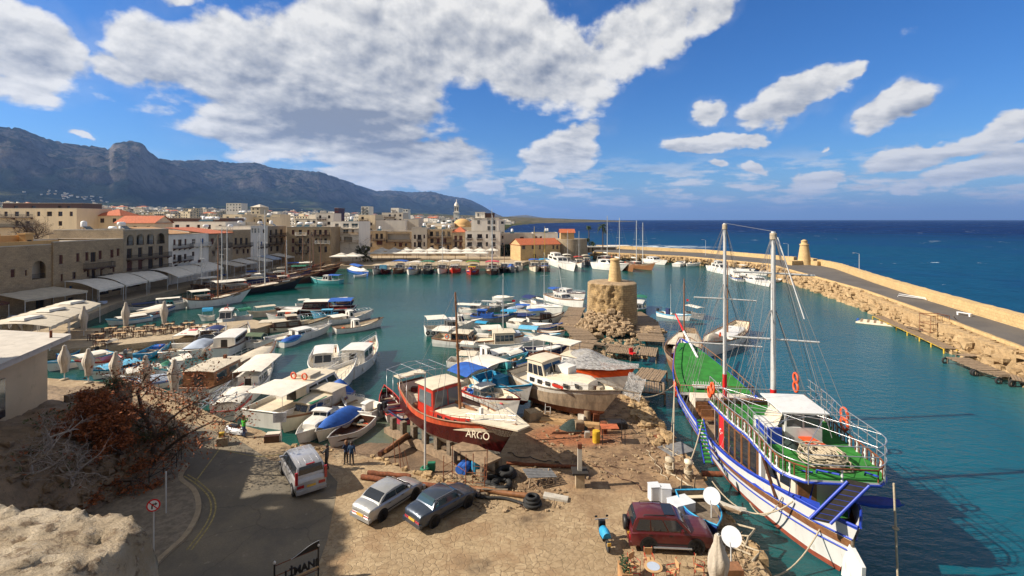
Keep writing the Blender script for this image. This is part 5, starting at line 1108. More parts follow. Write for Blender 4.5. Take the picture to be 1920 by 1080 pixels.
b('sailing_yacht','white sailing yacht with navy cockpit hood and tall slim mast in front of the tower',(1052,590),(985,575),hull='wht',anti='blu',fb=1.1,B=3.4,cat='sailing boat',feats=[('trunk',.35,.75,.6,.45,'wht',3),('mast',.55,11,.07,'pole',1),('boom',.55,.12,1.5,'pole','canw',.15),('awn',.05,.32,1.5,'nvy',.85,.4),('rail',.0,1,.5)])
b('sailing_yacht','white motor sailer with leaning mast, blue bimini and wooden deckhouse by the pier',(1092,578),(1030,562),hull='wht',band='wood',fb=1.3,B=3.8,cat='sailing boat',feats=[('cab',.3,.55,.65,1.2,'wht',3,'glass','wht'),('mast',.45,7.5,.07,'pole',1,True,-.25),('awn',.1,.3,2.0,'blu',.7,.2),('rail',.0,1,.5),('junk',.6,.95,5,('mar','wood','rope'))])
b('motor_launch','dark red decked boat with white superstructure behind the wooden deckhouse yacht',(1095,562),(1045,552),hull='wht',band='mar',fb=1.1,deck='mar',feats=[('cab',.2,.5,.6,1.1,'wht',2),('junk',.4,.95,6),('rail',.1,1,.5)])
# small boats filling the gaps of the cluster
for i,(bw,st_,lb,hl,aw,am) in enumerate([((905,588),(862,585),'little white boat with tan awning at the top left of the centre cluster','wht',1,'bei'),((985,583),(950,588),'little boat with pale blue deck cover between the grey rack boat and the blue awnings','lbl',0,'canbl'),
 ((880,640),(838,640),'small cream boat with low canopy alongside the motor sailers stern','crm',1,'canw'),((1000,600),(952,598),'narrow white boat under a navy cover inside the centre cluster','wht',0,'nvy'),((925,625),(890,622),'short white boat with cyan canopy near the white umbrella roof boat','wht',1,'cyn'),
 ((1065,648),(1035,660),'small white boat with cream cover below the left plank pier','wht',0,'bei'),((985,678),(945,690),'turquoise little boat beside the white launch with three windows','tel',1,'canw'),((1010,690),(968,700),'white dinghy with nets between the launch and the long cruiser stern','wht',2,''),
 ((960,565),(925,563),'white speedboat at the very back of the centre cluster','wht',0,'canw'),((905,668),(862,664),'grey blue boat with white awning left of the long low cabin launch','gry',1,'canw'),
 ((565,640),(527,652),'small white boat with blue cover behind the speed cruisers stern','wht',0,'blu'),((470,690),(440,708),'white dinghy in the gap beside the brown cabin boats foredeck','wht',2,''),((548,596),(515,601),'white boat with orange cover at the bow of the red excursion boat','wht',0,'org'),
 ((330,690),(300,700),'low white boat with green tarpaulin left of the turquoise launch','wht',0,'grn'),((150,668),(110,676),'small blue rimmed boat at the head of the left inlet','blu',2,''),((222,655),(185,668),'white boat with faded canopy at the wall of the table pier','wht',1,'bei'),((590,575),(555,578),'small white boat with flat awning beyond the red excursion boat','wht',1,'canw'),((660,572),(630,575),'little dark boat with white cabin beyond the red excursion boats stern','nvy',1,'canw')]):
    b('small_boat',lb,bw,st_,hull=hl,band=('wht','wood','lbl','blu')[i%4],fb=.7,sh=.4,seed=i+50,feats=([('awn',.1,.7,1.35,am,1.0,.2),('junk',.1,.9,5)] if aw==1 else ([('tarp',.05,.9,.45,am)] if aw==0 else [('thw',),('junk',.1,.8,6)]))+[('ob',)]*(i%2))
# right of the tower
fisher('small white cabin boat with green hull and green awning right of the ruined tower',(1196,593),(1201,575),hull='grn',band='wht',cab='wht',fb=.8,ct=(.3,.8),ch=1.5,cw=.75,extra=[('awn',.0,.35,1.9,'grn',1,.2)],B=2.6)
b('sailing_boat','white workboat with navy furled sail cover right of the wooden pier',(1292,602),(1236,592),hull='wht',band='lbl',anti='blu',fb=.7,cat='boat',feats=[('mast',.4,6,.05,'pole',0),('box',.3,0,.1,.7,.5,1.3,'nvy','sail_bundle'),('junk',.3,.9,7,('blu','cyn','yel','wht')),('ob',)])
b('small_boat','low grey boat with white sun awning and red flag beyond the two masts',(1318,600),(1290,592),hull='gry',fb=.7,feats=[('awn',.05,.9,1.8,'canw',1.1,.1),('flag',.05,2.8),('junk',.1,.9,6)])
# raft of tubes at the stone pier
o=empty('pontoon_raft',tuple(W(1642,607,WZ)),'cream raft of floating tubes with blue strips beside the narrow stone pier','raft',rz=R(-38))
q=MB()
for i in range(9): q.tube([(-2.8+.1*i,-1.6+i*.4,.15),(2.6+.05*i,-1.6+i*.4,.15)],.2,6)
q.build('tube_deck','crm',o); q=MB(); q.box((2.5,0,.4),(.4,2.6,.2)); q.build('blue_pad','blu',o); q=MB(); q.box((-2.6,.3,.4),(.3,1.6,.2)); q.build('blue_pad','blu',o)
q=MB(); 
for i in range(5):
    for j in range(9): q.box((-2+i*.95,-1.5+j*.38,.38),(.35,.14,.06))
q.build('cleat_rows','plank',o)
# caique left of the big ship
b('caique','old double ended wooden caique with single brown mast moored behind the big ship',(1266,706),(1292,640),hull='wood',band='oldwood',capm='plank',anti='grn',tr=.35,fb=1.2,sh=1.0,ss=.7,B=4.4,rake=1.2,dd=.6,deck='plank',cat='sailing boat',
 feats=[('mast',.42,9.6,.13,'wood',0),('trunk',.25,.5,.6,.5,'oldwht',0),('tarp',.1,.45,.35,'bei'),('box',.6,.2,.0,.6,.5,.5,'blu','fuel_drum'),('junk',.1,.9,8,('rope','wood','plank','bei')),('rail',.0,.9,.4,'wood',0,1),('box',.75,-.3,0,.5,.5,.5,'mar','winch')])
b('caique','white decked wooden caique with slim brown mast beyond the big ships bowsprit',(1322,672),(1392,622),hull='wht',band='wood',capm='wood',anti='blu',tr=.5,fb=1.3,sh=.9,ss=.4,B=4.2,dd=.4,deck='crm',cat='sailing boat',
 feats=[('trunk',.2,.6,.7,.6,'wht',3),('mast',.45,11,.12,'wood',0),('tarp',.7,.98,.9,'bei'),('rings',(.3,-.5,1.0,'y'),(.85,.5,1.3,'y')),('rail',.0,.9,.5,'wood',0,1),('junk',.1,.6,6)])
plain('redw',(.58,.085,.03),.5,.35,2.5,dirt=(.22,.09,.04),streak=True)
# --- hauled out boats
def shore(q,x,y,z0,z1): q.box((x,y,(z0+z1)/2),(.35,.35,z1-z0))
A0=W(760,722,2.5); A1=W(955,815,2.5)
dA=(A1-A0).xy.normalized(); 
argo=b('wooden_boat','red and maroon wooden boat lettered ARGO standing on timber props on the slipway',(A1.x-.9*dA.x,A1.y-.9*dA.y,1.0),(A0.x+1.2*dA.x,A0.y+1.2*dA.y,1.0),cat='boat',
 hull='mar',band='redw',capm='wood',anti='oldwht',fb=1.35,sh=1.0,ss=.75,B=4.2,tr=.55,rake=1.6,dd=.65,draft=.95,deck='crm',bs=.42,
 feats=[('cab',.27,.47,.66,2.35,'red',2,'glassw','crm',.12,0,0,.18,'wheelhouse'),('trunk',.47,.86,.66,.85,'red',4,'blk','crm'),('mast',.60,9.6,.12,'wood',0,True,-.07),('frame',-.06,.22,2.3,'stl',4,.95,4),
 ('rail',.0,.30,.75,'oldwood',0,1),('rail',.78,1.0,.65,'stl',0,2),('rail',.5,.8,.42,'wood',0,1),('box',.62,.15,.9,2.6,.16,.2,'wood','gangplank'),('junk',.02,.24,7,('rust','mar','wood','rope')),('box',.84,-.1,.85,.22,.22,.5,'wht','windlass'),('box',-.035,0,1.0,1.0,2.6,.1,'crm','stern_board')])
LA=(Vector((A1.x-.9*dA.x,A1.y-.9*dA.y))-Vector((A0.x+1.2*dA.x,A0.y+1.2*dA.y))).length
q=MB(); xb=LA/2+1.4
q.hexa([(xb-2.6,-1.75,2.22),(xb+.9,-.55,2.3),(xb+.9,.55,2.3),(xb-2.6,1.75,2.22)],[(xb-2.6,-1.75,2.32),(xb+.9,-.55,2.4),(xb+.9,.55,2.4),(xb-2.6,1.75,2.32)]); q.build('bow_platform','crm',argo)
q=MB(); rows=[]
for i in range(6):
    u=i/5; rows.append([(xb-2.4+3.1*v/8,(-1.72+1.1*v/8)*(1-u*.55),2.2-.75*u*math.sin(math.pi*(.12+.8*v/8))) for v in range(9)])
q.grid(rows); q.build('bow_net','netting',argo)
text('ARGO',.68,(LA/2-.95,-1.27,1.02),(R(74),R(-4),R(19)),'crm',argo,ext=.015)
o=empty('timber_cradle',(A0.x,A0.y,0),'long pale timber beam with stub posts propping up the red ARGO boat','cradle',rz=math.atan2(dA.y,dA.x)); nrm=Vector((-dA.y,dA.x))
q=MB(); q.hexa([(-.3,-1.9,-1.3),(13.2,-1.9,-.05),(13.2,-1.4,-.05),(-.3,-1.4,-1.3)],[(-.3,-1.9,-.8),(13.2,-1.9,.42),(13.2,-1.4,.42),(-.3,-1.4,-.8)]); q.build('beam','plank',o)
for i in range(7):
    q=MB(); x=.6+i*1.65; zz=-.8+x*.09; q.box((x,-1.5,zz+.45),(.42,.42,1.1)); q.build('post','oldwood',o)
for i in range(5):
    q=MB(); x=1.0+i*2.1; q.box((x+1,0,-.2+i*.06),(.35,1.2,.75)); q.build('keel_block','plank',o)
o=empty('timber_crib',tuple(W(905,880)),'open timber box platform with concrete sides under the bow of the ARGO boat','platform',rz=math.atan2(dA.y,dA.x))
q=MB(); q.box((-.3,-.4,1.15),(3.6,1.5,.14)); q.build('top','plank',o); 
for x,y in((-1.9,-1),(1.3,-1),(-1.9,.3),(1.3,.3)): q=MB(); q.box((x,y,.54),(.35,.3,1.08)); q.build('post','oldwood',o)
# white cruiser hauled out
C0=W(966,690,2.4); C1=W(1160,748,2.4); dC=(C1-C0).xy.normalized()
cr=b('wooden_cruiser','long white cabin cruiser with scraped brown hull propped on timber stubs',(C1.x-1.4*dC.x,C1.y-1.4*dC.y,1.0),(C0.x+1.0*dC.x,C0.y+1.0*dC.y,1.0),cat='boat',
 hull='scrp',band='oldwht',capm='oldwood',anti='rust',fb=1.35,sh=.8,ss=.3,B=4.3,tr=.8,rake=1.7,dd=.35,draft=1.0,deck='crm',bs=.35,
 feats=[('trunk',.22,.88,.74,1.05,'wht',6,'glass','crm'),('cab',.2,.46,.62,2.15,'crm',3,'glass','crm',.35),('box',.5,.35,1.1,1.5,1.2,.6,'wht','deck_box'),('junk',.88,.97,4,('rust','rope','crm')),('rail',.45,.98,.4,'oldwood',0,1),('box',.66,-.985,.55,1.2,.04,.25,'red','painted_patch'),('sprit',1.6,.1,'oldwood')])
for i in range(6):
    p=C0.xy.lerp(C1.xy,.12+i*.13); n_=Vector((dC.y,-dC.x)); p=p+n_*.55
    q=MB(); q.lathe((0,0,0),[(.3,0),(.28,.95)],10); o=q.build('timber_stub','plank'); o.location=(p.x,p.y,-.05 if i>1 else -.6); tag(o,'round timber stub propping the long white cruiser','prop','timber stubs under the white cruiser')
# orange boat under plastic
O0=W(1003,668,1.9); O1=W(1178,706,1.9); dO=(O1-O0).xy.normalized()
ob_=b('wooden_boat','orange and white hull wrapped in clear plastic sheeting in front of the ruined tower',(O1.x-.6*dO.x,O1.y-.6*dO.y,.5),(O0.x+.5*dO.x,O0.y+.5*dO.y,.5),cat='boat',
 hull='wht',band='org',capm='wood',anti='oldwht',fb=1.5,sh=.9,ss=.3,B=3.6,tr=.75,rake=1.3,dd=.5,draft=.9,bs=.85,deck='wood',
 feats=[('cab',.38,.6,.7,1.5,'wht',2,'glassw','crm'),('junk',.02,.35,10,('blu','wood','wht','org','gry')),('rail',.0,.34,.35,'wood',0,1)])
LO=((O1-O0).xy.length-1.1); rows=[]
for i in range(17):
    v=i/16; x=-LO*.12+v*(LO*.66+1.3); rw=[]; hh=1.15*math.exp(-((v-.25)/.28)**2)+.30
    bw=1.78*(1-max(0,(v-.4)/.6)**2.2)+.16
    for j in range(13):
        u=j/12*2-1; rw.append((x+.05*fbm(v*8,u*4,2),u*bw*1.0,1.66+.85*v+hh*(1-abs(u)**1.6)-(.10 if abs(u)>.99 else .0)+.09*fbm(v*9,u*3)+.06*fbm(v*24,u*4,5)))
    rows.append(rw)
q=MB(); q.grid([r_[::-1] for r_ in rows]); q.build('plastic_sheet','film',ob_)
rows=[]
for i in range(9):
    v=i/8; rows.append([(LO*.5+1.2-.35*v+.7*j/8*2.2,-1.0+.3*j/8-1.6*v*.5,2.2-1.9*v-.5*j/8+.2*fbm(v*4,j*.7)) for j in range(9)])
q=MB(); q.grid(rows); q.build('loose_plastic','film',ob_)
q=MB(); q.box((-LO*.35,1.2,3.3),(5.2,2.2,.1)); q.build('rear_awning','canw',ob_); q=MB()
for x in(-LO*.35-2.4,-LO*.35,-LO*.35+2.4): 
    for y in(.2,2.2): q.tube([(x,y,.9),(x,y,3.3)],.04,5)
q.build('awning_posts','pole',ob_)
# blue boats behind the ARGO
b('fishing_boat','bright sky blue open fishing boat with white hull hauled out behind the ARGO boat',tuple(W(990,752,.9)),tuple(W(905,722,.9)),hull='wht',band='cyn',capm='cyn',deck='cyn',anti='mar',fb=1.0,sh=.6,B=3.0,dd=.5,draft=.7,
 feats=[('cab',.35,.5,.45,.8,'cyn',0,'glass','cyn'),('awn',-.15,.40,1.9,'canw',1.1,.2,'wood',.1),('junk',.1,.6,10,('cyn','blu','gry','wht')),('thw',(.75,))])
b('fishing_boat','open boat with red gunwales and clutter under a vivid blue awning beside the ARGO mast',tuple(W(968,778,.7)),tuple(W(862,735,.7)),hull='wht',band='red',capm='mar',deck='crm',anti='mar',fb=1.0,sh=.5,B=2.8,dd=.5,draft=.6,
 feats=[('awn',.02,.40,1.9,'blu',1.1,.4),('cab',.4,.55,.6,.9,'gry',2,'glassb','wht'),('junk',.05,.9,18,('blu','pnk','wht','cyn','red','gry')),('rail',.5,1,.4,'oldwood',0,1)])
# --- the big green decked ship
S0=Vector((20.2,57.0)); S1=Vector((17.0,25.4)) # far bow, near stern post
dS=(S1-S0).normalized(); LS=(S1-S0).length; cS=(S0+S1)/2; rzS=math.atan2(dS.y,dS.x)   # local +x = towards us
ship=empty('excursion_ship',(cS.x,cS.y,WZ),'big white and blue wooden excursion ship with green carpeted decks and two white masts','ship',rz=rzS)
def shb(t,z=1):  # t 0 far bow .. 1 near stern
    k=max(0,1-abs((t-.53)/.53)**2.9) if t<.53 else max(0,1-abs((t-.53)/.47)**3.3)
    return 3.55*max(.02,k**.75)
SX=lambda t:-LS/2+LS*t
def szs(t): return 1.9+1.9*max(0,(.42-t)/.42)**2+1.35*max(0,(t-.5)/.5)**2
rows=[]; N=27
for k in range(8):
    rw=[]
    for i in range(N):
        t=i/(N-1); z=szs(t); zz=[-.9,-.45,.0,.32,z*.56,z*.70,z-.15,z][k]; wf=[.0,.62,.84,.88,.95,.975,1.0,1.0][k]
        ov=(zz/3.2)*(1.9*max(0,(.15-t)/.15)**1.3*-1+1.6*max(0,(t-.9)/.1)**1.3); fl=1-.45*max(0,abs(t-.5)*2-.45)*(1-zz/z if zz>0 else 1)
        rw.append((SX(t)+ov,shb(t)*wf*fl,zz))
    rows.append(rw)
q=MB(); mm_=[2,2,2,0,3,0,1]
for sg in(1,-1):
    for k in range(7):
        a=[(x,y*sg,z) for x,y,z in rows[k]]; b_=[(x,y*sg,z) for x,y,z in rows[k+1]]; q.grid([a,b_] if sg<0 else [b_,a],mm_[k])
plain('shipw',(.66,.66,.64),.4,.1,1.2,dirt=(.45,.4,.33),streak=True); plain('shipb',(.02,.055,.42),.45,.2,2,dirt=(.05,.07,.2)); plain('anti',(.33,.07,.035),.7,.3,2,dirt=(.12,.06,.04))
q.build('hull',['shipw','shipb','anti','wood'],ship)
for zf in(.5,.74):
    for sg in(1,-1):
        q=MB(); pts=[(SX(t)+(szs(t)*zf/3.2)*(-1.9*max(0,(.15-t)/.15)**1.3+1.6*max(0,(t-.9)/.1)**1.3),sg*(shb(t)*(.965 if zf<.6 else .985)*(1-.45*max(0,abs(t-.5)*2-.45)*(1-zf))+.03),szs(t)*zf) for t in [i/30 for i in range(31)]]
        q.tube(pts,.045,5); q.build('rubbing_strake','shipb',ship)
# main deck
T=[.02+.96*i/24 for i in range(25)]; dk=lambda t: szs(t)-.75
q=MB(); q.grid([[(SX(t),-shb(t)*.95,dk(t)) for t in T],[(SX(t),shb(t)*.95,dk(t)) for t in T]],0,False)
for sg in(1,-1):
    a=[(SX(t),sg*shb(t)*.95,dk(t)) for t in T]; b_=[(SX(t),sg*(shb(t)-.1),szs(t)-.01) for t in T]; q.grid([a,b_] if sg>0 else [b_,a],1)
q.build('main_deck',['plank','shipb'],ship)
for sg in(1,-1):
    q=MB(); q.tube([(SX(t)+(szs(t)/3.2)*(-1.9*max(0,(.15-t)/.15)**1.3+1.6*max(0,(t-.9)/.1)**1.3),sg*(shb(t)-.02),szs(t)+.03) for t in [i/30 for i in range(31)]],.075,5); q.build('gunwale','shipb',ship)
# stern castle: glazed saloon + upper deck
ZU=4.75; u0,u1=.655,1.005
def uw(t): return min(3.35,max(shb(min(t,1)),2.9)*.95)*(1-max(0,(t-.95)/.055)**2.5*.35)
def ushape(n=24,w=0.0,a=u0,e=u1):
    P=[(SX(a+(e-a)*i/n),-(uw(a+(e-a)*i/n)+w)) for i in range(n+1)]; return P+[(x,-y) for x,y in P[::-1]]
q=MB(); q.prism(ushape(),ZU-.22,ZU,0,1); q.build('upper_deck',['carp','shipw'],ship)
q=MB(); P=ushape(24,.06); q.tube([(x,y,ZU-.16) for x,y in P]+[(P[0][0],P[0][1],ZU-.16)],.07,5); q.build('deck_edge','shipb',ship)
sal0,sal1=.67,.87
q=MB(); n=12; 
for sg in(1,-1):
    a=[(SX(sal0+(sal1-sal0)*i/n),sg*(shb(sal0+(sal1-sal0)*i/n)*.9),dk(sal0+(sal1-sal0)*i/n)) for i in range(n+1)]; b_=[(x,y,ZU-.2) for x,y,z in a]; q.grid([a,b_] if sg<0 else [b_,a],0,False)
for t in(sal0,sal1): q.add([(SX(t),-shb(t)*.9,dk(t)),(SX(t),shb(t)*.9,dk(t)),(SX(t),shb(t)*.9,ZU-.2),(SX(t),-shb(t)*.9,ZU-.2)],[(0,1,2,3)])
sa=q.build('saloon','shipw',ship)
for i in range(7):
    t=sal0+.008+(sal1-sal0-.014)*(i+.5)/7; tw=(sal1-sal0)/7*.40
    for sg in(-1,1):
        q=MB(); p=[]
        for tt in(t-tw,t+tw): p.append((SX(tt),sg*(shb(tt)*.9+.03)))
        zb=dk(t)+.75; zt_=ZU-.45
        q.hexa([(p[0][0],p[0][1]-.03,zb),(p[1][0],p[1][1]-.03,zb),(p[1][0],p[1][1]+.03,zb),(p[0][0],p[0][1]+.03,zb)],[(p[0][0],p[0][1]-.03,zt_),(p[1][0],p[1][1]-.03,zt_),(p[1][0],p[1][1]+.03,zt_),(p[0][0],p[0][1]+.03,zt_)])
        if i==1 and sg==-1:
            fl=q.build('flag','flagr',sa); an=math.atan2(p[1][1]-p[0][1],p[1][0]-p[0][0]); cx_,cy_=(p[0][0]+p[1][0])/2,(p[0][1]+p[1][1])/2
            q=MB(); M=Matrix.Rotation(an,3,'Z')
            pts=[M@Vector((-.12+.2*math.cos(R(a)),-.05,.2*math.sin(R(a)))) for a in range(45,316,18)]+[M@Vector((-.07+.15*math.cos(R(a)),-.05,.15*math.sin(R(a)))) for a in range(305,54,-18)]
            q.add([v+Vector((cx_,cy_,(zb+zt_)/2)) for v in pts],[tuple(range(len(pts)))]); q.build('crescent','signw',fl)
            pts=[M@Vector((.14+(.09 if a%2==0 else .035)*math.cos(R(180+a*36)),-.05,(.09 if a%2==0 else .035)*math.sin(R(180+a*36)))) for a in range(10)]
            q=MB(); q.add([v+Vector((cx_,cy_,(zb+zt_)/2)) for v in pts],[tuple(range(10))]); q.build('star','signw',fl)
        else:
            wn=q.build('window','glass',sa); q=MB()
            for a_,b_ in((zb-.05,zb+.02),(zt_-.02,zt_+.05)): q.hexa([(p[0][0],p[0][1]-.045,a_),(p[1][0],p[1][1]-.045,a_),(p[1][0],p[1][1]+.045,a_),(p[0][0],p[0][1]+.045,a_)],[(p[0][0],p[0][1]-.045,b_),(p[1][0],p[1][1]-.045,b_),(p[1][0],p[1][1]+.045,b_),(p[0][0],p[0][1]+.045,b_)])
            for e in(0,1): q.box((p[e][0],p[e][1],(zb+zt_)/2),(.09,.1,zt_-zb))
            q.build('frame','wood',wn)
# aft cabin under the overhang
q=MB(); a0,a1=.872,.93; w0_,w1_=shb(a0)*.82,shb(a1)*.66
q.hexa([(SX(a0)+.02,-w0_,dk(a0)-.1),(SX(a1),-w1_,dk(a1)-.3),(SX(a1),w1_,dk(a1)-.3),(SX(a0)+.02,w0_,dk(a0)-.1)],[(SX(a0)+.02,-w0_,ZU-.21),(SX(a1),-w1_,ZU-.21),(SX(a1),w1_,ZU-.21),(SX(a0)+.02,w0_,ZU-.21)]); ac=q.build('aft_cabin','plag',ship)
for i,(tt,ww) in enumerate(((.885,.55),(.912,.5))):
    y=-(w0_+(w1_-w0_)*(tt-a0)/(a1-a0)); q=MB(); q.box((SX(tt),y-.03,ZU-1.2),(ww*1.3,.08,1.25),0,math.atan2(w0_-w1_,SX(a1)-SX(a0))); wn=q.build('window','glass',ac)
q=MB(); q.box((SX(a1)+.03,-.6,ZU-1.4),(.08,1.0,1.9)); q.build('door','wood',ac)
q=MB(); q.grid([[(SX(t),-shb(t)*.9,dk(t)+.012) for t in [.92+.06*i/6 for i in range(7)]],[(SX(t),shb(t)*.9,dk(t)+.012) for t in [.92+.06*i/6 for i in range(7)]]],0,False); q.build('aft_carpet','carp',ship)
# railings of the upper deck: wood rail with white balusters, then tall steel rail
P=ushape(30,-.05); 
q=MB(); q.tube([(x,y,ZU+.62) for x,y in P],.05,5)
for x,y in P: q.tube([(x,y,ZU),(x,y,ZU+.62)],.035,5,cap=False)
q.build('wooden_rail','rust',ship)
for i,(x,y) in enumerate(P):
    if i%2==0 and 6<i<len(P)-7:
        x2,y2=P[i+1] if i+1<len(P) else P[i]; q=MB(); q.lathe(((x+x2)/2,(y+y2)/2,ZU),[(.07,0),(.03,.15),(.085,.28),(.03,.42),(.07,.58)],6); q.build('baluster','shipw',ship)
P=ushape(26,.10,u0+.01,u1+.004)
q=MB()
for hz_ in(.95,1.45,1.95): q.tube([(x,y,ZU-.1+hz_) for x,y in P],.028,5)
for x,y in P[::2]: q.tube([(x,y,ZU-.2),(x,y,ZU+1.85)],.028,5,cap=False)
q.build('steel_rail','stl',ship)
q=MB(); zz=ZU+1.85
for i in range(3,11):
    a=P[i*2]; b_=P[len(P)-1-i*2]
    if i in(3,5,8): q.tube([(a[0],a[1],zz),(b_[0],b_[1],zz)],.025,4)
for a,b_ in((6,22),(10,26),(14,20)):
    pa=P[a]; pb=P[len(P)-1-b_]; q.tube([(pa[0],pa[1],zz),(pb[0],pb[1],zz)],.02,4)
    pa=P[len(P)-1-a]; pb=P[b_]; q.tube([(pa[0],pa[1],zz),(pb[0],pb[1],zz)],.02,4)
q.build('overhead_frame','stl',ship)
# wheelhouse on the upper deck
tW=.835; q=MB(); x=SX(tW); 
q.hexa([(x-1.25,-1.0,ZU),(x+1.25,-1.0,ZU),(x+1.25,1.1,ZU),(x-1.25,1.1,ZU)],[(x-1.25,-1.0,ZU+1.0),(x+1.25,-1.0,ZU+1.0),(x+1.25,1.1,ZU+1.0),(x-1.25,1.1,ZU+1.0)]); wh=q.build('wheelhouse','shipw',ship)
q=MB(); 
for (px_,py_) in((x-1.2,-.95),(x+1.2,-.95),(x+1.2,1.05),(x-1.2,1.05),(x,-.95),(x+1.2,.05)): q.box((px_,py_,ZU+1.45),(.09,.09,.92))
q.build('corner_posts','shipw',wh)
q=MB(); q.box((x,.05,ZU+1.45),(2.34,1.94,.9)); q.build('glazing','glassw',wh)
q=MB(); q.hexa([(x-1.7,-1.3,ZU+1.92),(x+1.5,-1.3,ZU+1.9),(x+1.5,1.4,ZU+1.9),(x-1.7,1.4,ZU+1.92)],[(x-1.7,-1.3,ZU+2.0),(x+1.5,-1.3,ZU+1.98),(x+1.5,1.4,ZU+1.98),(x-1.7,1.4,ZU+2.0)]); q.build('roof','shipw',wh)
q=MB(); q.box((x+.3,-1.7,ZU+.45),(2.0,.8,.9)); lk=q.build('locker','shipw',ship); q=MB(); q.box((x+1.35,-1.65,ZU+.5),(.12,.8,.95)); q.box((x+.6,-2.13,ZU+.65),(1.4,.08,.5)); q.build('blue_cover','shipb',lk)
q=MB(); q.add([(x-.9,-1.35,ZU+.92),(x+1.0,-1.35,ZU+.92),(x+.9,-1.02,ZU+1.6),(x-.8,-1.02,ZU+1.6)],[(0,1,2,3)]); q.build('deck_chair_cloth','bei',lk)
# masts
def smast(t,h,zb,nm,rr=.17,red=1.9,cross=((.79,2.9),(.55,2.5)),y=0,lean=(0,0)):
    x=SX(t); q=MB(); tp=(x+lean[0],y+lean[1],h); q.tube([(x,y,zb),tp],rr,10,0,r1=rr*.75); m=q.build(nm,'pole',ship)
    q=MB(); q.tube([(x,y,zb),(x+lean[0]*red/h,y,zb+red)],rr+.015,10); q.build('red_base','redm',m)
    for f_,w_ in cross:
        zz=zb+(h-zb)*f_; q=MB(); xx=x+lean[0]*f_; q.tube([(xx-.15,y-w_,zz+.08),(xx,y,zz),(xx+.15,y+w_,zz-.12)],.07,6); q.build('yard','pole',m)
    q=MB(); 
    for i in range(5): q.torus((tp[0],tp[1],tp[2]-.15-i*.09),rr*.95,.05,10,5)
    q.build('rope_lashing','rope',m)
    return tp
t1=smast(.745,17.4,ZU-.0,'mast',.19,1.9,((.775,2.6),(.42,2.9)))
t2=smast(.43,17.9,dk(.43),'mast',.18,3.4,((.60,2.6),(.36,3.1)))
q=MB()
def st(a,b_,r_=.016): q.tube([a,b_],r_,3,cap=False)
st(t1,t2,.02); st(t2,(SX(0)-3.6,0,5.2)); st(t1,(SX(.975),0,ZU+1.8)); st(t1,(SX(.95),2.2,ZU))
for tp,tt in((t1,.745),(t2,.43)):
    for sg in(-1,1):
        for dt in(-.05,-.015,.03,.09): st(tp,(SX(tt+dt),sg*shb(tt+dt),szs(tt+dt) if tt<.6 else ZU)); st((tp[0],0,tp[2]*.72),(SX(tt+dt*.7),sg*shb(tt+dt),szs(tt)))
for i in range(5): st((t2[0],0,t2[2]-i*1.2),(SX(.02)-2.5+i*.6,0,4.8))
q.build('rigging','gry',ship)
q=MB(); q.tube([(SX(.745)+.2,.2,17.0),(SX(.80),1.2,11.8)],.045,4); q.build('halyard_block','pole',ship)
# foredeck: raised green deck, deck house, bowsprit
f0,f1=.02,.36
zf=lambda t: szs(t)+.12
T2=[f0+(f1-f0)*i/10 for i in range(11)]; P=[(SX(t)-(1.5*max(0,(.12-t)/.12)),-(shb(t)*.96)) for t in T2]; 
q=MB(); q.grid([[(x,y,zf(t)+.0) for (x,y),t in zip(P,T2)],[(x,-y,zf(t)) for (x,y),t in zip(P,T2)]],0,False); q.add([(SX(f1),-shb(f1)*.96,zf(f1)),(SX(f1),shb(f1)*.96,zf(f1)),(SX(f1),shb(f1)*.96,zf(f1)-.25),(SX(f1),-shb(f1)*.96,zf(f1)-.25)],[(0,3,2,1)],1); q.build('foredeck',['carp','shipw'],ship)
q=MB(); full=[(x,y,zf(t)+.65) for (x,y),t in zip(P,T2)]+[(x,-y,zf(t)+.65) for (x,y),t in list(zip(P,T2))[::-1]]; q.tube(full,.045,5); q.tube([full[0]]+[full[-1]],.045,5); q.tube([(SX(f1),-shb(f1)*.96,zf(f1)+.65),(SX(f1),shb(f1)*.96,zf(f1)+.65)],.04,5)
for v in full: q.tube([(v[0],v[1],v[2]-.65),v],.035,4,cap=False)
for i in range(7): y=-shb(f1)*.9+i*shb(f1)*.3; q.tube([(SX(f1),y,zf(f1)),(SX(f1),y,zf(f1)+.65)],.03,4)
q.build('foredeck_rail','wood',ship)
q=MB(); h0,h1=.36,.405; q.hexa([(SX(h0)+.03,-shb(h0)*.72,dk(h0)-.4),(SX(h1),-shb(h1)*.66,dk(h1)-.3),(SX(h1),shb(h1)*.66,dk(h1)-.3),(SX(h0)+.03,shb(h0)*.72,dk(h0)-.4)],[(SX(h0)+.03,-shb(h0)*.72,zf(f1)+.02),(SX(h1),-shb(h1)*.66,zf(f1)+.02),(SX(h1),shb(h1)*.66,zf(f1)+.02),(SX(h0)+.03,shb(h0)*.72,zf(f1)+.02)]); dh=q.build('deck_house','plag',ship)
for i in range(3): q=MB(); q.box((SX(h1)+.03,-1.55+i*1.55,zf(f1)-.5),(.06,1.3,.55)); q.build('window','glass',dh)
q=MB(); q.box((SX(.33),-.6,zf(f1)+.28),(.7,2.6,.12)); 
for i in range(12): q.box((SX(.33),-1.85+i*.228,zf(f1)+.5),(.06,.06,.45))
q.build('white_bench','shipw',ship)
q=MB(); q.tube([(SX(.10),.5,zf(.1)-.1),(SX(0)-1.8,.2,zf(0)+.9)],.14,8,0); q.tube([(SX(0)-1.8,.2,zf(0)+.9),(SX(0)-5.2,0,zf(0)+2.3)],.12,8,1,r1=.08); q.build('bowsprit',['shipw','redm'],ship)
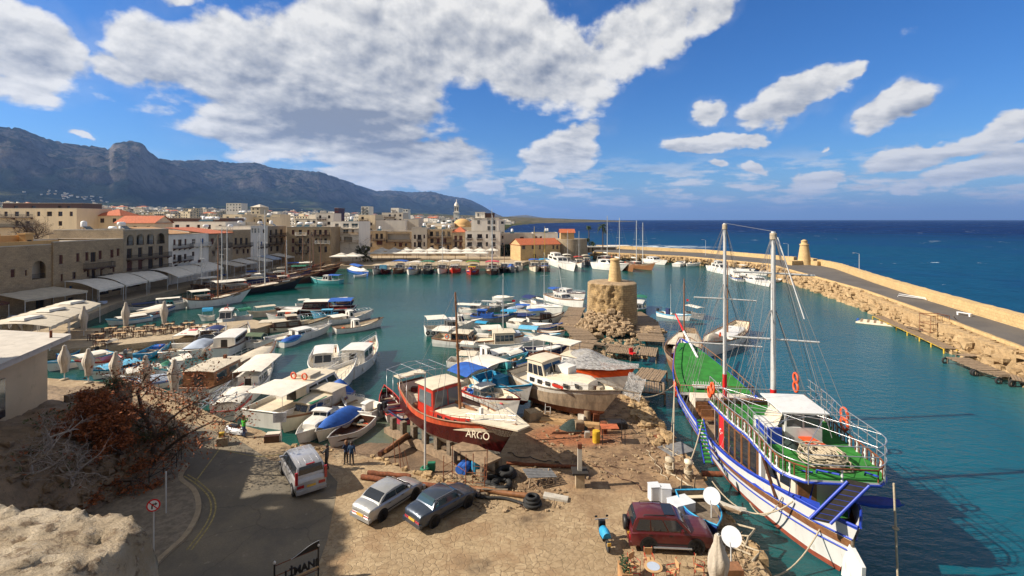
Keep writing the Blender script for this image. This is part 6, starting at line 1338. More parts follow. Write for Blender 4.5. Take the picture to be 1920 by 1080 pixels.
# deck furniture
for i in range(3):
    q=MB(); x=SX(.455+.028*i); q.box((x,-2.1,dk(.48)+.42),(.7,1.1,.06)); q.box((x-.3,-2.1,dk(.48)+.75),(.06,1.1,.6)); 
    for a in(-.28,.28): q.box((x+a,-2.5,dk(.48)+.21),(.06,.06,.42)); q.box((x+a,-1.7,dk(.48)+.21),(.06,.06,.42))
    q.build('wooden_chair','wood',ship)
q=MB(); q.hexa([(SX(.545)-.6,-.9,dk(.545)+.9),(SX(.545)+.7,-.9,dk(.545)+.5),(SX(.545)+.7,.7,dk(.545)+.5),(SX(.545)-.6,.7,dk(.545)+.9)],[(SX(.545)-.6,-.9,dk(.545)+1.5),(SX(.545)+.5,-.9,dk(.545)+1.5),(SX(.545)+.5,.7,dk(.545)+1.5),(SX(.545)-.6,.7,dk(.545)+1.5)]); q.build('skylight','shipw',ship)
q=MB(); q.box((SX(.675),0,ZU+.35),(.3,5.4,.08)); q.box((SX(.675),0,ZU+.12),(.1,5.2,.22)); q.build('bench','wood',ship)
q=MB(); q.box((SX(.895),.3,ZU+.45),(1.5,.75,.07),0,.3); q.box((SX(.895),.3,ZU+.2),(1.2,.08,.4),0,.3); q.build('deck_table','org',ship)
r=random.Random(5); q=MB()
for i in range(34):
    a0_=U(r,0,6.28); rx=U(r,.5,1.15); cx_=SX(.94)+U(r,-.5,.5); cy_=.1+U(r,-.6,.6); z_=ZU+.08+i*.017
    q.tube([(cx_+rx*math.cos(a0_+k*.7),cy_+rx*.75*math.sin(a0_+k*.7)+.05*r.random(),z_+.03*math.sin(k)) for k in range(9)],.045,4)
q.build('mooring_rope_pile','rope',ship)
rows=[[(SX(.878)+math.cos(b_*.785)*(.75-.17*a),.9-1.7+math.sin(b_*.785)*(.5-.11*a),ZU+.02+.12*a) for b_ in range(8)] for a in range(4)]
q=MB(); q.grid(rows,0,True,True); q.add(rows[-1],[tuple(range(8))]); q.build('net_heap','net',ship)
for (t,sg,zz,al_) in((.67,-1,ZU+.75,0),(.69,-1,ZU+1.25,0),(.60,1,ZU+.6,0),(.60,1,ZU+1.3,0),(.84,1,ZU+.9,0),(.84,1,ZU+1.5,0),(.30,-1,zf(.3)-.1,0),(.315,-1,zf(.3)-.7,0)):
    q=MB(); q.torus((SX(t),sg*(uw(t)+.18 if t>.4 else shb(t)+.05),zz),.36,.085,18,6,0,Matrix.Rotation(R(90),3,'X')); q.build('lifebuoy','ring',ship)
# rudder, gangway, tender on davits, side ladder
xs_=SX(1)+.25
q=MB(); q.hexa([(xs_-.25,-.10,-1.6),(xs_+1.5,-.09,-1.6),(xs_+1.5,.09,-1.6),(xs_-.25,.10,-1.6)],[(xs_+.35,-.10,2.2),(xs_+1.75,-.09,1.6),(xs_+1.75,.09,1.6),(xs_+.35,.10,2.2)]); q.build('rudder','shipw',ship)
q=MB(); q.tube([(xs_+.25,0,-1.6),(xs_+.95,0,2.9)],.09,6); q.build('rudder_post','oldwood',ship)
gw=MB(); ga=Vector((SX(1)+1.0,-1.5,3.1)); gb=Vector((SX(1)+1.2,.2,5.2)); sdv=Vector((.15,.42,0))
gw.hexa([ga-sdv,ga+sdv,gb+sdv,gb-sdv],[ga-sdv+Vector((0,0,.1)),ga+sdv+Vector((0,0,.1)),gb+sdv+Vector((0,0,.1)),gb-sdv+Vector((0,0,.1))]); gwo=gw.build('gangway','dark',ship)
q=MB(); 
for sg in(-1,1): q.tube([ga+sdv*sg,gb+sdv*sg],.08,5)
for i in range(8): p=ga.lerp(gb,(i+.5)/8); q.tube([p-sdv,p+sdv],.03,4)
q.build('gangway_frame','shipb',gwo)
q=MB(); 
for sg in(-1,1): q.tube([(SX(.96),sg*1.2+.3,ZU-1.8),(SX(.985),sg*1.2+.3,ZU+.2),(SX(1)+.5,sg*.9+.6,ZU+.5)],.055,6)
q.tube([(SX(.955),-1.9,3),(SX(.965),-1.9,4.6),(SX(.99),-1.2,4.9)],.05,5); q.build('davits','shipb',ship)
rows=[]
for i in range(9):
    t=i/8; w_=.62*math.sin(math.pi*(.12+.80*t))**.6; rows.append([(SX(1)-.5+.55*math.cos(a)*w_*1.3,1.0+2.3*t,3.5-.55*math.sin(a)*w_) for a in [math.pi*j/8 for j in range(9)]])
q=MB(); q.grid(rows); q.build('tender','shipb',ship)
q=MB(); la=Vector((SX(.64),-shb(.64)-.15,3.1)); lb=Vector((SX(.755),-shb(.75)-.75,1.5)); 
for e in(0,.55): q.tube([la+Vector((0,-e,0)),lb+Vector((0,-e,0))],.06,5,1)
for i in range(12): p=la.lerp(lb,(i+.5)/12); q.box(p+Vector((0,-.27,0)),(.26,.5,.05),0)
q.build('boarding_ladder',['carp','shipb'],ship)
q=MB(); q.tube([(SX(.915),-shb(.915)-.02,2.2),(SX(.885),-shb(.885)*.9-.35,4.5)],.1,5); q.build('leaning_plank','dwood',ship)
# ropes from the ship to the quay
def rope(label,a,b_,sag=.5,r_=.03,mt='rope',name='mooring_rope'):
    a=Vector(a); b_=Vector(b_); pts=[a.lerp(b_,i/14)-Vector((0,0,sag*4*(i/14)*(1-i/14))) for i in range(15)]
    q=MB(); q.tube(pts,r_,5); o=q.build(name,mt); tag(o,label,'rope'); return o
M3=Matrix.Translation((cS.x,cS.y,WZ))@Matrix.Rotation(rzS,4,'Z')
lo=lambda x,y,z: M3@Vector((x,y,z))
rope('long slack mooring rope from the ships stern to a post by the satellite dish',lo(SX(.955),-1.7,2.7),W(1335,902,.3),1.3,.04)
rope('rope sagging from the ships stern post towards the wooden box',lo(SX(.985),-.6,2.2),W(1392,1066,.2),1.4,.04)
rope('thick rope stretched from the bollard to the ships waist',lo(SX(.30),-shb(.3),2.2),W(1205,745,.3),.35,.05)
rope('second rope from the quay to the ships bow quarter',lo(SX(.28),-shb(.28),2.3),W(1258,815,.2),.5,.03)
rope('vertical rope hanging from the ships rail down to the stone bollard',lo(SX(.30),-shb(.3)-.1,2.6),W(1262,880,.9),.6,.05)
rope('short rope from the ladder to the white capped bollard',lo(SX(.64),-shb(.64)-.2,3.1),W(1288,878,.9),.4,.05)
rope('hanging rope hooked along the ships white side',lo(SX(.93),-shb(.93)-.1,2.5),lo(SX(.87),-shb(.87)-.4,1.0),.9,.035)
q=MB(); p0=lo(SX(1)+.6,2.2,5.0); q.tube([p0,p0+Vector((.05,-.3,-6.6))],.05,6); q.torus(p0+Vector((.02,-.1,-2.2)),.1,.06,8,5); tag(q.build('hanging_rope','rope'),'knotted rope hanging from the ships stern davit to the water','rope')
# ---------------------------------------------------------------- breakwater, lighthouse, tower, piers
BI=[(49,26),(54,40),(60.2,57.5),(68,80),(76,106),(84.5,150),(88,168),(72,203),(38,231)]
BO=[(62,26),(66,46),(71.0,65.5),(79,92),(88,118),(101,152),(106,176),(88,226),(46,266)]
def offs(P,d):
    out=[]
    for i,p in enumerate(P):
        a=Vector(P[max(i-1,0)]); b_=Vector(P[min(i+1,len(P)-1)]); t_=(b_-a).normalized(); out.append((p[0]-t_.y*d,p[1]+t_.x*d))
    return out
def densify(P,s):
    o=[]
    for a,b_ in zip(P,P[1:]):
        n=max(1,int((Vector(b_)-Vector(a)).length/s))
        o+=[tuple(Vector(a).lerp(Vector(b_),i/n)) for i in range(n)]
    return o+[P[-1]]
kind(slab('breakwater',BI+BO[::-1],1.75,-3.2,'stonw','rocky'))
kind(slab('breakwater_road',offs(BI,-.3)+offs(BO,.2)[::-1],1.762,1.70,'roadm'))
def wallstrip(q,P,w_,z0,z1,rag=.0,m=0):
    P=densify(P,1.2); a=offs(P,w_/2); b_=offs(P,-w_/2); n=len(P); hs_=[z1+rag*fbm(p[0]*.5,p[1]*.5,4) for p in P]
    q.grid([[(*p,z0) for p in b_],[(*p,h) for p,h in zip(b_,hs_)],[(*p,h) for p,h in zip(a,hs_)],[(*p,z0) for p in a]],m,False)
    for i in(0,-1): q.add([(*b_[i],z0),(*b_[i],hs_[i]),(*a[i],hs_[i]),(*a[i],z0)],[(0,1,2,3)],m)
q=MB(); wallstrip(q,BO[:7],1.5,-3,3.55,.12); o=tag(q.build('sea_wall','stonw'),'long sunlit sandstone parapet on the seaward side of the breakwater road','wall')
q=MB(); wallstrip(q,[(104.5,181),(88.3,226),(46,266)],1.6,-3,3.3,.1); tag(q.build('sea_wall','stonw'),'far stretch of sandstone parapet running left of the lighthouse','wall')
q=MB(); wallstrip(q,offs(BI,-.15),.35,1.5,1.95,.05); tag(q.build('kerb_wall','stonw'),'low stone kerb along the harbour side of the breakwater road','kerb')
r=random.Random(3)
def rockmesh(q,c,s,r,m=0,fl=.7):
    nn=5; sc_=[U(r,.7,1.25) for _ in range(3)]; ph=U(r,0,50); a0=U(r,0,3); rows=[]
    for i in range(nn+1):
        th=math.pi*i/nn; rw=[]
        for j in range(7):
            p=Vector((math.sin(th)*math.cos(j*.8976+a0),math.sin(th)*math.sin(j*.8976+a0),math.cos(th))); p=Vector([math.copysign(abs(c_)**.62,c_) for c_ in p])
            k=s*(.70+.55*mn.noise(p*1.5+Vector((ph,ph,0)))+.22*r.random())
            rw.append((c[0]+p.x*k*sc_[0],c[1]+p.y*k*sc_[1],c[2]+p.z*k*fl*sc_[2]))
        rows.append(rw)
    q.grid(rows,m,False,True)
q=MB(); IP=densify(BI[1:],.9); OFF=[offs(IP,d) for d in(.5,1.3,2.1,2.9)]
for li_,(P,z_) in enumerate(zip(OFF,(1.0,.3,-.5,-1.15))):
    for i,p in enumerate(P):
        if IP[i][1]<52 or r.random()<.25: continue
        big=IP[i][1]<100
        if IP[i][1]>170 and li_>1: continue
        rockmesh(q,(p[0]+U(r,-.4,.4),p[1]+U(r,-.4,.4),z_+U(r,-.25,.25)),U(r,.55,1.15),r)
kind(q.build('rubble_rocks','rocky'),'stuff')
for i in range(1,40):
    if i*1.6>60: break
    k=i*1.6/60; p=Vector((60.0,57)).lerp(Vector((77.5,110)),k); q=MB(); q.box((0,0,0),(1.3,1.25,2.6),0,.32); o=q.build('stone_block','rocky'); o.location=(p.x-.75,p.y+.1,.15); o.rotation_euler=(U(r,-.05,.05),U(r,-.08,.08),U(r,-.1,.1)); tag(o,'rough rectangular stone block revetting the inner side of the breakwater','stone block','stone blocks below the breakwater road')
# lighthouse
lx,ly=tuple(W(1508,496,1.75))[:2]
o=empty('lighthouse',(lx,ly,1.75),'conical stone lighthouse tower at the bend of the breakwater','lighthouse')
q=MB(); q.lathe((0,0,0),[(2.2,0),(2.05,.8),(1.85,2.5),(1.5,5),(1.25,6.6)],18); q.build('tower','stonw',o)
q=MB(); q.lathe((0,0,6.6),[(1.45,0),(1.5,.35),(1.0,.5),(.95,1.3),(1.1,1.4),(.5,1.8),(.01,1.95)],16); q.build('cap','stonw',o)
for p_,lb in(((-4,-1,0),'low stone blocks left of the lighthouse base'),((3.5,-2.5,0),'low stone blocks right of the lighthouse base')):
    q=MB(); q.box((lx+p_[0],ly+p_[1],2.4),(4.5,2.5,1.5),0,.3); tag(q.build('masonry_plinth','stonw'),lb,'plinth')
def lamp(x,y,z,h,label,arm=-1.2):
    o=empty('street_lamp',(x,y,z),label,'street lamp'); q=MB(); q.tube([(0,0,0),(0,0,h)],.075,8,r1=.05); q.tube([(0,0,h),(arm*.5,0,h+.22),(arm,0,h+.28)],.035,6); q.build('pole','pole',o)
    q=MB(); q.box((arm-.2,0,h+.26),(.55,.2,.1)); q.build('lamp_head','plag',o)
lamp(*W(1611,520,1.75),6.2,'tall grey street lamp on the breakwater road right of the lighthouse'); lamp(*W(1478,492,1.75),6.5,'street lamp just left of the lighthouse'); lamp(*W(1323,479,1.75),6.5,'street lamp far along the breakwater left of the ship masts')
o=empty('bench',tuple(W(1808,592,1.75)),'small white bench against the breakwater parapet','bench',rz=R(-72)); q=MB(); q.box((0,0,.45),(1.9,.5,.08)); q.build('seat','signw',o)
for x in(-.8,.8): q=MB(); q.box((x,0,.2),(.2,.45,.41)); q.build('leg','signw',o)
o=empty('barrier',tuple(W(1706,560,1.75)),'fallen white steel barrier lying at the foot of the parapet','barrier',rz=R(-60)); q=MB(); q.tube([(-2,0,.1),(-1.8,0,.7),(2.4,0,.5),(2.6,0,.1)],.06,5); q.tube([(-1.9,0,.4),(2.5,0,.3)],.05,5); q.build('frame','signw',o)
# plank piers: generic
def pier(label,P,z,w_,mt='plank',posts=True,tyres=0,name='jetty',pm='oldwood',grp=None):
    c=Vector(P[0]); o=empty(name,(c.x,c.y,z),label,'jetty',grp); q=MB(); r=random.Random(int(c.x*9)); 
    for a,b_ in zip(P,P[1:]):
        a,b_=Vector(a)-c,Vector(b_)-c; L=(b_-a).length; an=math.atan2((b_-a).y,(b_-a).x); n=max(2,int(L/.24))
        for i in range(n):
            if r.random()<.04: continue
            p=a.lerp(b_,(i+.5)/n); q.box((p.x,p.y,U(r,-.02,.02)),(.2,w_*U(r,.94,1.04),.06),0,an+U(r,-.02,.02))
    q.build('deck',mt,o); q=MB()
    for a,b_ in zip(P,P[1:]):
        a,b_=Vector(a)-c,Vector(b_)-c; d_=(b_-a).normalized(); nn=Vector((-d_.y,d_.x))
        for sg in(-1,1): q.tube([(*(a+nn*sg*w_*.42),-.12),(*(b_+nn*sg*w_*.42),-.12)],.09,4)
    q.build('beam',pm,o)
    for a,b_ in zip(P,P[1:]):
        a,b_=Vector(a)-c,Vector(b_)-c; d_=(b_-a).normalized(); nn=Vector((-d_.y,d_.x)); n=max(1,int((b_-a).length/3))
        for i in range(n+1):
            for sg in(-1,1):
                p=a.lerp(b_,i/n)+nn*sg*w_*.42; q=MB(); q.tube([(p.x,p.y,-2.5),(p.x,p.y,-.05)],.1,6); q.build('pile',pm,o)
                if tyres and sg==tyres and i<4: q=MB(); q.torus((p.x+nn.x*sg*.25,p.y+nn.y*sg*.25,-.45),.32,.12,12,6,0,Matrix.Rotation(R(90),3,'X')@Matrix.Rotation(0,3,'Y')); q.build('tyre_fender','rub',o)
    return o
w2=lambda px,py,z=-.5:tuple(W(px,py,z))[:2]
pier('narrow broken plank jetty on yellowed piles in front of the breakwater rocks',[w2(1645,592),w2(1690,612),w2(1735,632),w2(1782,654)],-.5,1.7,pm='yel')
pier('wide L shaped plank jetty with tyre fenders at the right edge',[w2(1795,672),w2(1850,694),w2(1895,708),w2(1990,722)],-.4,2.6,tyres=-1)
pier('short plank side arm joined to the wide jetty near the breakwater',[w2(1800,668),w2(1868,666),w2(1900,676)],-.38,1.2)
pier('grey plank landing under a rusty frame between the jetty and the rocks',[w2(1712,612,-.2),w2(1750,622,-.2),w2(1790,612,-.2)],-.2,2.4)
o=empty('steel_cage',tuple(W(1752,622,-.1)),'rusty steel cage frame standing on the landing below the breakwater','frame'); q=MB()
for x in(-1.4,1.4):
    for y in(-1,1): q.tube([(x,y,0),(x,y,2.6)],.05,4)
for z_ in(.1,1.3,2.6):
    q.tube([(-1.4,-1,z_),(1.4,-1,z_),(1.4,1,z_),(-1.4,1,z_),(-1.4,-1,z_)],.045,4)
for i in range(9): q.tube([(-1.4+i*.35,-1,.1),(-1.4+i*.35,-1,2.6)],.02,3)
q.build('frame','rust',o); q=MB(); q.tube([(2,-1,2.6),(4,0,1.0)],.06,4); q.tube([(2.4,-1,1.9),(5,.4,.9)],.06,4); q.build('fallen_rail','plank',o)
# ruined round tower
m,t,b=nt('towerm'); g=G(t); co=g.n('ShaderNodeTexCoord').outputs['Object']; sp=g.n('ShaderNodeSeparateXYZ',{0:co})
ang=g.math('MULTIPLY',g.math('ARCTAN2',sp.outputs[1],sp.outputs[0]),4.1)
bv=g.n('ShaderNodeCombineXYZ',{0:ang,1:sp.outputs[2]}).outputs[0]
br=g.n('ShaderNodeTexBrick',{'Vector':bv,'Color1':(.44,.31,.155,1),'Color2':(.35,.24,.12,1),'Mortar':(.2,.135,.07,1),'Scale':1.0,'Mortar Size':.03,'Mortar Smooth':.5,'Brick Width':.8,'Row Height':.36})
n1=g.noise(co,1.1,7,.7); n2=g.noise(co,4.5,7,.72); rv=g.mix(g.mr(n2,.4,.62),(.46,.31,.14),(.24,.155,.075))
da=g.n('ShaderNodeVectorMath',{0:g.vmul(co,(1,1,0)),1:(-2.3,-3.4,0)},operation='DISTANCE').outputs[1]
col=g.mix(g.mr(g.math('ADD',da,g.math('MULTIPLY',n1,1.5)),3.4,4.2),rv,br.outputs[0]); col=g.mix(g.mr(n1,.48,.68,0,.6),col,(.17,.115,.06))
t.links.new(col,b.inputs['Base Color']); b.inputs['Roughness'].default_value=.92
t.links.new(g.n('ShaderNodeBump',{'Height':g.math('ADD',n2,g.math('MULTIPLY',br.outputs[1],-.5)),'Strength':.9,'Distance':.15}).outputs[0],b.inputs['Normal'])
tx,ty=17.0,83.5
o=empty('ruined_tower',(tx,ty,-1.2),'ruined round stone tower with crumbling left side and small conical turret on top','tower')
rows=[]; NA=96
for i in range(31):
    z=i/30*7.5; rw=[]
    for j in range(NA):
        a=2*math.pi*j/NA; rr=4.05+.25*(1-z/8.0)
        # ruined sector facing left and towards us
        dd=(a-math.radians(236)+math.pi)%(2*math.pi)-math.pi; ru=max(0,1-abs(dd)/math.radians(48))
        k=min(1,ru*2.2); n_=fbm(math.cos(a)*4,math.sin(a)*4,z*.9,5); n2=mn.noise(Vector((math.cos(a)*9,math.sin(a)*9,z*2.0)))
        rr-=k*(.30+.55*max(0,n_+.35)+.32*n2)*(.35+.65*min(1,z/3)); rr+=k*max(0,(2.6-z)/2.6)**1.5*2.6*(.6+.8*max(0,n_+.5)); rr+=.03*n2
        rw.append((rr*math.cos(a),rr*math.sin(a),z))
    rows.append(rw)
q=MB(); q.grid(rows,0,True,True); q.grid([rows[-1],[(x*.94,y*.94,z+.16) for x,y,z in rows[-1]],[(x*.5,y*.5,7.6+.12*fbm(x,y)) for x,y,z in rows[-1]],[(0,0,7.75)]*NA],1,True,True); q.build('wall',['towerm','rockw'],o)
q=MB(); rows=[[(.65+(1.18+.0*z-(z/3.6)*.42+.05*mn.noise(Vector((j*1.3,z*3,0))))*math.cos(j*math.pi/10),.6+(1.18-(z/3.6)*.42+.05*mn.noise(Vector((j*1.3,z*3,0))))*math.sin(j*math.pi/10),7.55+z) for j in range(20)] for z in [i*.3 for i in range(13)]]
q.grid(rows,0,True,True); q.lathe((.65,.6,11.15),[(.78,0),(.9,.1),(.92,.28),(.6,.42),(.01,.45)],16); q.build('turret','stonw',o)
q=MB(); r=random.Random(8)
for i in range(330):
    a=R(U(r,185,330)); d_=U(r,3.9,8.2)*(1 if r.random()<.7 else .8); x=tx+d_*math.cos(a)*1.05; y=ty+d_*math.sin(a)*1.25
    hh=max(-1.4,1.6-(d_-4)*.75) if R(200)<a<R(285) else -1.05
    rockmesh(q,(x,y,hh*U(r,.5,1)),U(r,.25,.75),r)
for i in range(160): rockmesh(q,(U(r,8.5,19),U(r,64,77),-1.25+U(r,-.2,.15)),U(r,.25,.6),r)
kind(q.build('boulders','rockw'),'stuff')
pier('left plank pier curving from the quay to the ruined tower',[w2(1082,576,-.3),w2(1062,612,-.3)],-.3,3.2,grp=None); pier('broad plank pier turning below the left side of the tower',[w2(1075,612,-.25),w2(1098,636,-.25),w2(1070,676,-.25)],-.25,3.4)
pier('long grey plank pier along the right side of the ruined tower',[w2(1168,575,-.3),w2(1212,602,-.3),w2(1222,640,-.3)],-.3,3.8); pier('broad weathered plank platform right below the tower rocks',[w2(1140,652,-.2),w2(1232,660,-.2)],-.2,4.4)
pier('thin plank walkway crossing in front of the tower rocks',[w2(1090,640,-.1),w2(1190,652,-.1)],-.1,.9); pier('battered plank platform with a red chair beside the caique',[w2(1140,690,-.1),w2(1245,705,-.1)],-.1,4.2); pier('rough timber platform between the plastic wrapped boat and the caique',[w2(1180,722,-.05),w2(1246,728,-.05)],-.05,3.4)
o=empty('armchair',tuple(W(1186,668,-.1)),'red armchair standing on the battered plank platform','chair',rz=.6); q=MB(); q.box((0,0,.38),(.6,.6,.18)); q.build('seat','redm',o); q=MB(); q.box((0,.28,.68),(.6,.1,.6)); q.build('backrest','redm',o)
for x in(-.27,.27):
    for y in(-.27,.27): q=MB(); q.box((x,y,.15),(.06,.06,.3)); q.build('leg','dwood',o)
# surf on the outer rocks
r=random.Random(9)
# restaurants and palms at the far quay
for i,(px,py,wd,lb) in enumerate([(1125,474,22,'long low white awning roof of a quayside restaurant beneath the palms'),(1160,472,14,'second low white restaurant roof beside the palms')]):
    p=W(px,py,0); o=empty('restaurant_pavilion',tuple(p),lb,'pavilion'); q=MB(); q.box((0,0,3.2),(wd*.8,7,.35)); q.build('roof','canw',o)
    q=MB(); q.box((0,2,1.5),(wd*.76,3,3.0)); q.build('wall','plac',o)
    for x in(-wd*.36,0,wd*.36): q=MB(); q.box((x,-3.2,1.55),(.3,.3,3.1)); q.build('post','plaw',o)
def palm(x,y,h,label,cr=2.4):
    o=empty('palm_tree',(x,y,0),label,'palm'); r=random.Random(int(x*7+h*3)); q=MB(); q.tube([(0,0,0),(.1,0,h*.5),(0,0,h)],.3,7,r1=.2); q.build('trunk','bark',o); q=MB()
    for i in range(34):
        a=U(r,0,6.28); up=U(r,-.6,1.2); pts=[]
        for k in range(6): u=k/5; pts.append(Vector((math.cos(a)*cr*u,math.sin(a)*cr*u,h+cr*(up*u-.9*u*u))))
        sd=Vector((-math.sin(a),math.cos(a),0))*.28
        q.grid([[p-sd*(1-abs(k/5-.4)) - Vector((0,0,.15)) for k,p in enumerate(pts)],pts,[p+sd*(1-abs(k/5-.4))- Vector((0,0,.15)) for k,p in enumerate(pts)]],0,False)
    q.build('crown','lfgr',o)
palm(*W(1130,476)[:2],14.0,'tall palm with round crown standing against the sea',2.8)
palm(*W(1104,474)[:2],13.5,'thin taller palm with ragged crown left of the round crowned palm',1.4)
for i,(px,h,lb) in enumerate([(1092,6,'short palm left of the bastion awning'),(1100,7,'short palm between two others by the bastion'),(1111,5.5,'lowest short palm under the thin palm')]): palm(*W(px,474)[:2],h,lb,1.8)
# ---------------------------------------------------------------- awnings, parasols, tables
def canopy(label,quad,zs_,mt='canw',grp=None,name='awning',drop=.35,ribs=True,arch=.0):
    """quad: 4 xy, zs_: 4 heights; flat-ish tensioned canopy with valance and posts"""
    c=sum((Vector(p) for p in quad),Vector((0,0)))/4; o=empty(name,(c.x,c.y,0),label,'awning',grp); P=[Vector((p[0]-c.x,p[1]-c.y,z)) for p,z in zip(quad,zs_)]
    n=8; rows=[[P[0].lerp(P[1],u/n).lerp(P[3].lerp(P[2],u/n),v/n)+Vector((0,0,arch*math.sin(math.pi*v/n)+.05*math.sin(u*math.pi*.75))) for u in range(n+1)] for v in range(n+1)]
    q=MB(); q.sheet(rows,.03); lo_=[rows[0][i]-Vector((0,0,drop)) for i in range(n+1)]; q.grid([lo_,rows[0]],0,False); q.build('canopy',mt,o)
    for p in P: q=MB(); q.tube([(p.x*.96,p.y*.96,0),(p.x*.96,p.y*.96,p.z)],.06,6); q.build('post','pole',o)
    return o
for i in range(6):
    y0=97+i*7.6; lb='pale grey' if i in(0,3) else ('white' if i%2 else 'off white')
    canopy(f"{lb} sloping restaurant awning, number {['nearest','second','third','fourth','fifth','farthest'][i]} along the left promenade",[(-81.6-(i%3)*.7,y0),(-81.6-(i%3)*.7,y0+6.3),(-88.6,y0+6.6),(-88.6,y0)],[3.0,3.2,4.6+.3*(i%2),4.8],'canw',None,'awning',.35,True,.45)
for i in range(5):
    y0=146+i*8.5; canopy(f"{['grey','white','green tinged','blue edged','pale'][i]} awning over the promenade in front of the stone houses, left corner row",[(-82.6-(i%2),y0),(-82.6-(i%2),y0+6.6),(-88.9,y0+6.6),(-88.9,y0)],[3.2,3.0,4.4,4.2],['plag','canw','canw','canbl','canw'][i])
canopy('beige awning with dark café under it beside the balconied stone building',[(-83.5,84),(-82.5,95.5),(-89.2,95.5),(-89.2,85)],[3.2,3.2,4.0,4.0],'bei')
canopy('rust red small awning left of the beige awning',[(-85.5,80.5),(-85.5,83.5),(-89.2,83.5),(-89.2,80.5)],[3.0,3.0,3.5,3.5],'mar')
P_=[(-59.8,63.6),(-68.2,81.5),(-74.8,81.5),(-68,62.2)]
for i in range(3):
    a,b_=i/3,(i+1)/3-.012; A_=Vector(P_[0]).lerp(Vector(P_[1]),a); B_=Vector(P_[0]).lerp(Vector(P_[1]),b_); C_=Vector(P_[3]).lerp(Vector(P_[2]),b_); D_=Vector(P_[3]).lerp(Vector(P_[2]),a)
    o=canopy(f"{['nearest','middle','farthest'][i]} section of the big cream pavilion roof with raised vent, lower left quay",[A_,B_,C_,D_],[3.1,3.1,3.3,3.3],'bei',None,'pavilion_roof',.4,True,.45)
    q=MB(); q.hexa([(-1.1,-1.5,3.72),(1.1,-1.5,3.72),(1.1,1.5,3.72),(-1.1,1.5,3.72)],[(-.8,-1.2,4.0),(.8,-1.2,4.0),(.8,1.2,4.0),(-.8,1.2,4.0)]); q.build('vent','canw',o)
def parasol_open(x,y,label,grp,h=3.3,s=3.1,mt='canw',z=0):
    o=empty('parasol',(x,y,z),label,'parasol',grp); q=MB(); q.tube([(0,0,0),(0,0,h+.5)],.06,6); q.build('pole','wood',o)
    q=MB(); c=[(-s,-s),(s,-s),(s,s),(-s,s)]; A_=[(a,b_,h) for a,b_ in c]; B_=[(a*.28,b_*.28,h+.75) for a,b_ in c]; C2=[(a,b_,h-.3) for a,b_ in c]; D2=[(a*.36,b_*.36,h+.85) for a,b_ in c]; E2=[(0,0,h+1.2)]*4
    q.grid([C2,A_,B_],0,False,True); q.grid([D2,E2],0,False,True); q.build('canopy',mt,o); return o
for i in range(9): px=708+i*24.2; parasol_open((px-CX)/F*203,203+(i%2)*.8,'cream square parasol in the long row along the far quay','cream parasols on the far quay')
for i,px in enumerate((640,660)): parasol_open((px-CX)/F*186,186+i,f"{'left' if i==0 else 'right'} of two white parasols at the harbour corner under the modern block",None,s=3.4)
for i in range(10): 
    px=716+i*23; o=parasol_open((px-CX)/F*211,211,'parasol in the second row half hidden behind the cream ones','parasols in the second row',3.9,2.6,'canw')
q=MB(); 
def brolly(px,py,top,label,z=0,s=1.0):
    p=W(px,py,z); h=(py-top)/F*p.y; o=empty('closed_parasol',tuple(p),label,'closed parasol'); r=random.Random(int(px)); rows=[]
    for i in range(15):
        u=i/14; zz=h*(.22+.78*u); w_=(.30 if u<.08 else .40-.08*math.sin(u*9))*(1-.62*max(0,(u-.62)/.38)) *s
        if .72<u<.80: w_*=1.12
        rows.append([(w_*(1+.24*math.sin(j*2.3+u*1.5)+.1*fbm(j*.7,u*4,px))*math.cos(j*math.pi/9),w_*(1+.24*math.sin(j*2.3+u*1.5)+.1*fbm(j*.7,u*4,px))*math.sin(j*math.pi/9),zz+.05*math.sin(j*1.9)*(1-u)) for j in range(18)])
    q=MB(); q.grid(rows,0,True,True); q.add(rows[-1],[tuple(range(18))]); q.build('folded_canopy','canv',o)
    q=MB(); q.tube([(0,0,0),(0,0,h*1.02)],.05,6); q.build('pole','pole',o); q=MB(); q.lathe((0,0,0),[(.4,0),(.4,.08),(.05,.14)],12); q.build('base','conc',o); return o
for px,py,tp,lb in((121,712,648,'closed beige parasol, first from the left on the near terrace'),(166,718,654,'closed beige parasol, second on the near terrace'),(217,728,660,'closed beige parasol, third on the near terrace'),(273,738,667,'closed beige parasol, fourth on the near terrace behind the twisted tree'),(327,750,674,'closed beige parasol at the right end of the near terrace'),
  (157,631,574,'closed beige parasol at the corner of the big pavilion roof'),(236,622,567,'closed beige parasol left one among the wooden tables'),(308,618,565,'closed beige parasol right one among the wooden tables'),(53,645,592,'closed parasol in front of the pavilion near the left building'),(28,648,604,'closed parasol second from the left image edge'),(8,652,606,'closed parasol at the very left edge of the quay')):
    brolly(px,py,tp,lb)
r=random.Random(21)
def table(x,y,z,rz,label,grp,chairs=True):
    o=empty('wooden_table',(x,y,z),label,'table',grp,rz); q=MB(); q.box((0,0,.74),(1.5,.95,.05)); q.build('tabletop','plank2',o)
    for a in(-.62,.62):
        for b_ in(-.38,.38): q=MB(); q.box((a,b_,.36),(.07,.07,.72)); q.build('leg','wood',o)
    return o
plain('plab',(.62,.46,.28),.9,.1,.5,dirt=(.45,.33,.2)); plain('roofl',(.52,.47,.40),.85,.15,1,dirt=(.3,.27,.22)); plain('ymark',(.40,.31,.12),.9,.5,6,dirt=(.12,.1,.08)); plain('conc2',(.26,.21,.15),.9,.4,2.5,.6,6,dirt=(.10,.08,.06)); plain('jknv2',(.02,.06,.14),.8,.3,8)
plain('plank2',(.52,.33,.16),.6,.2,3)
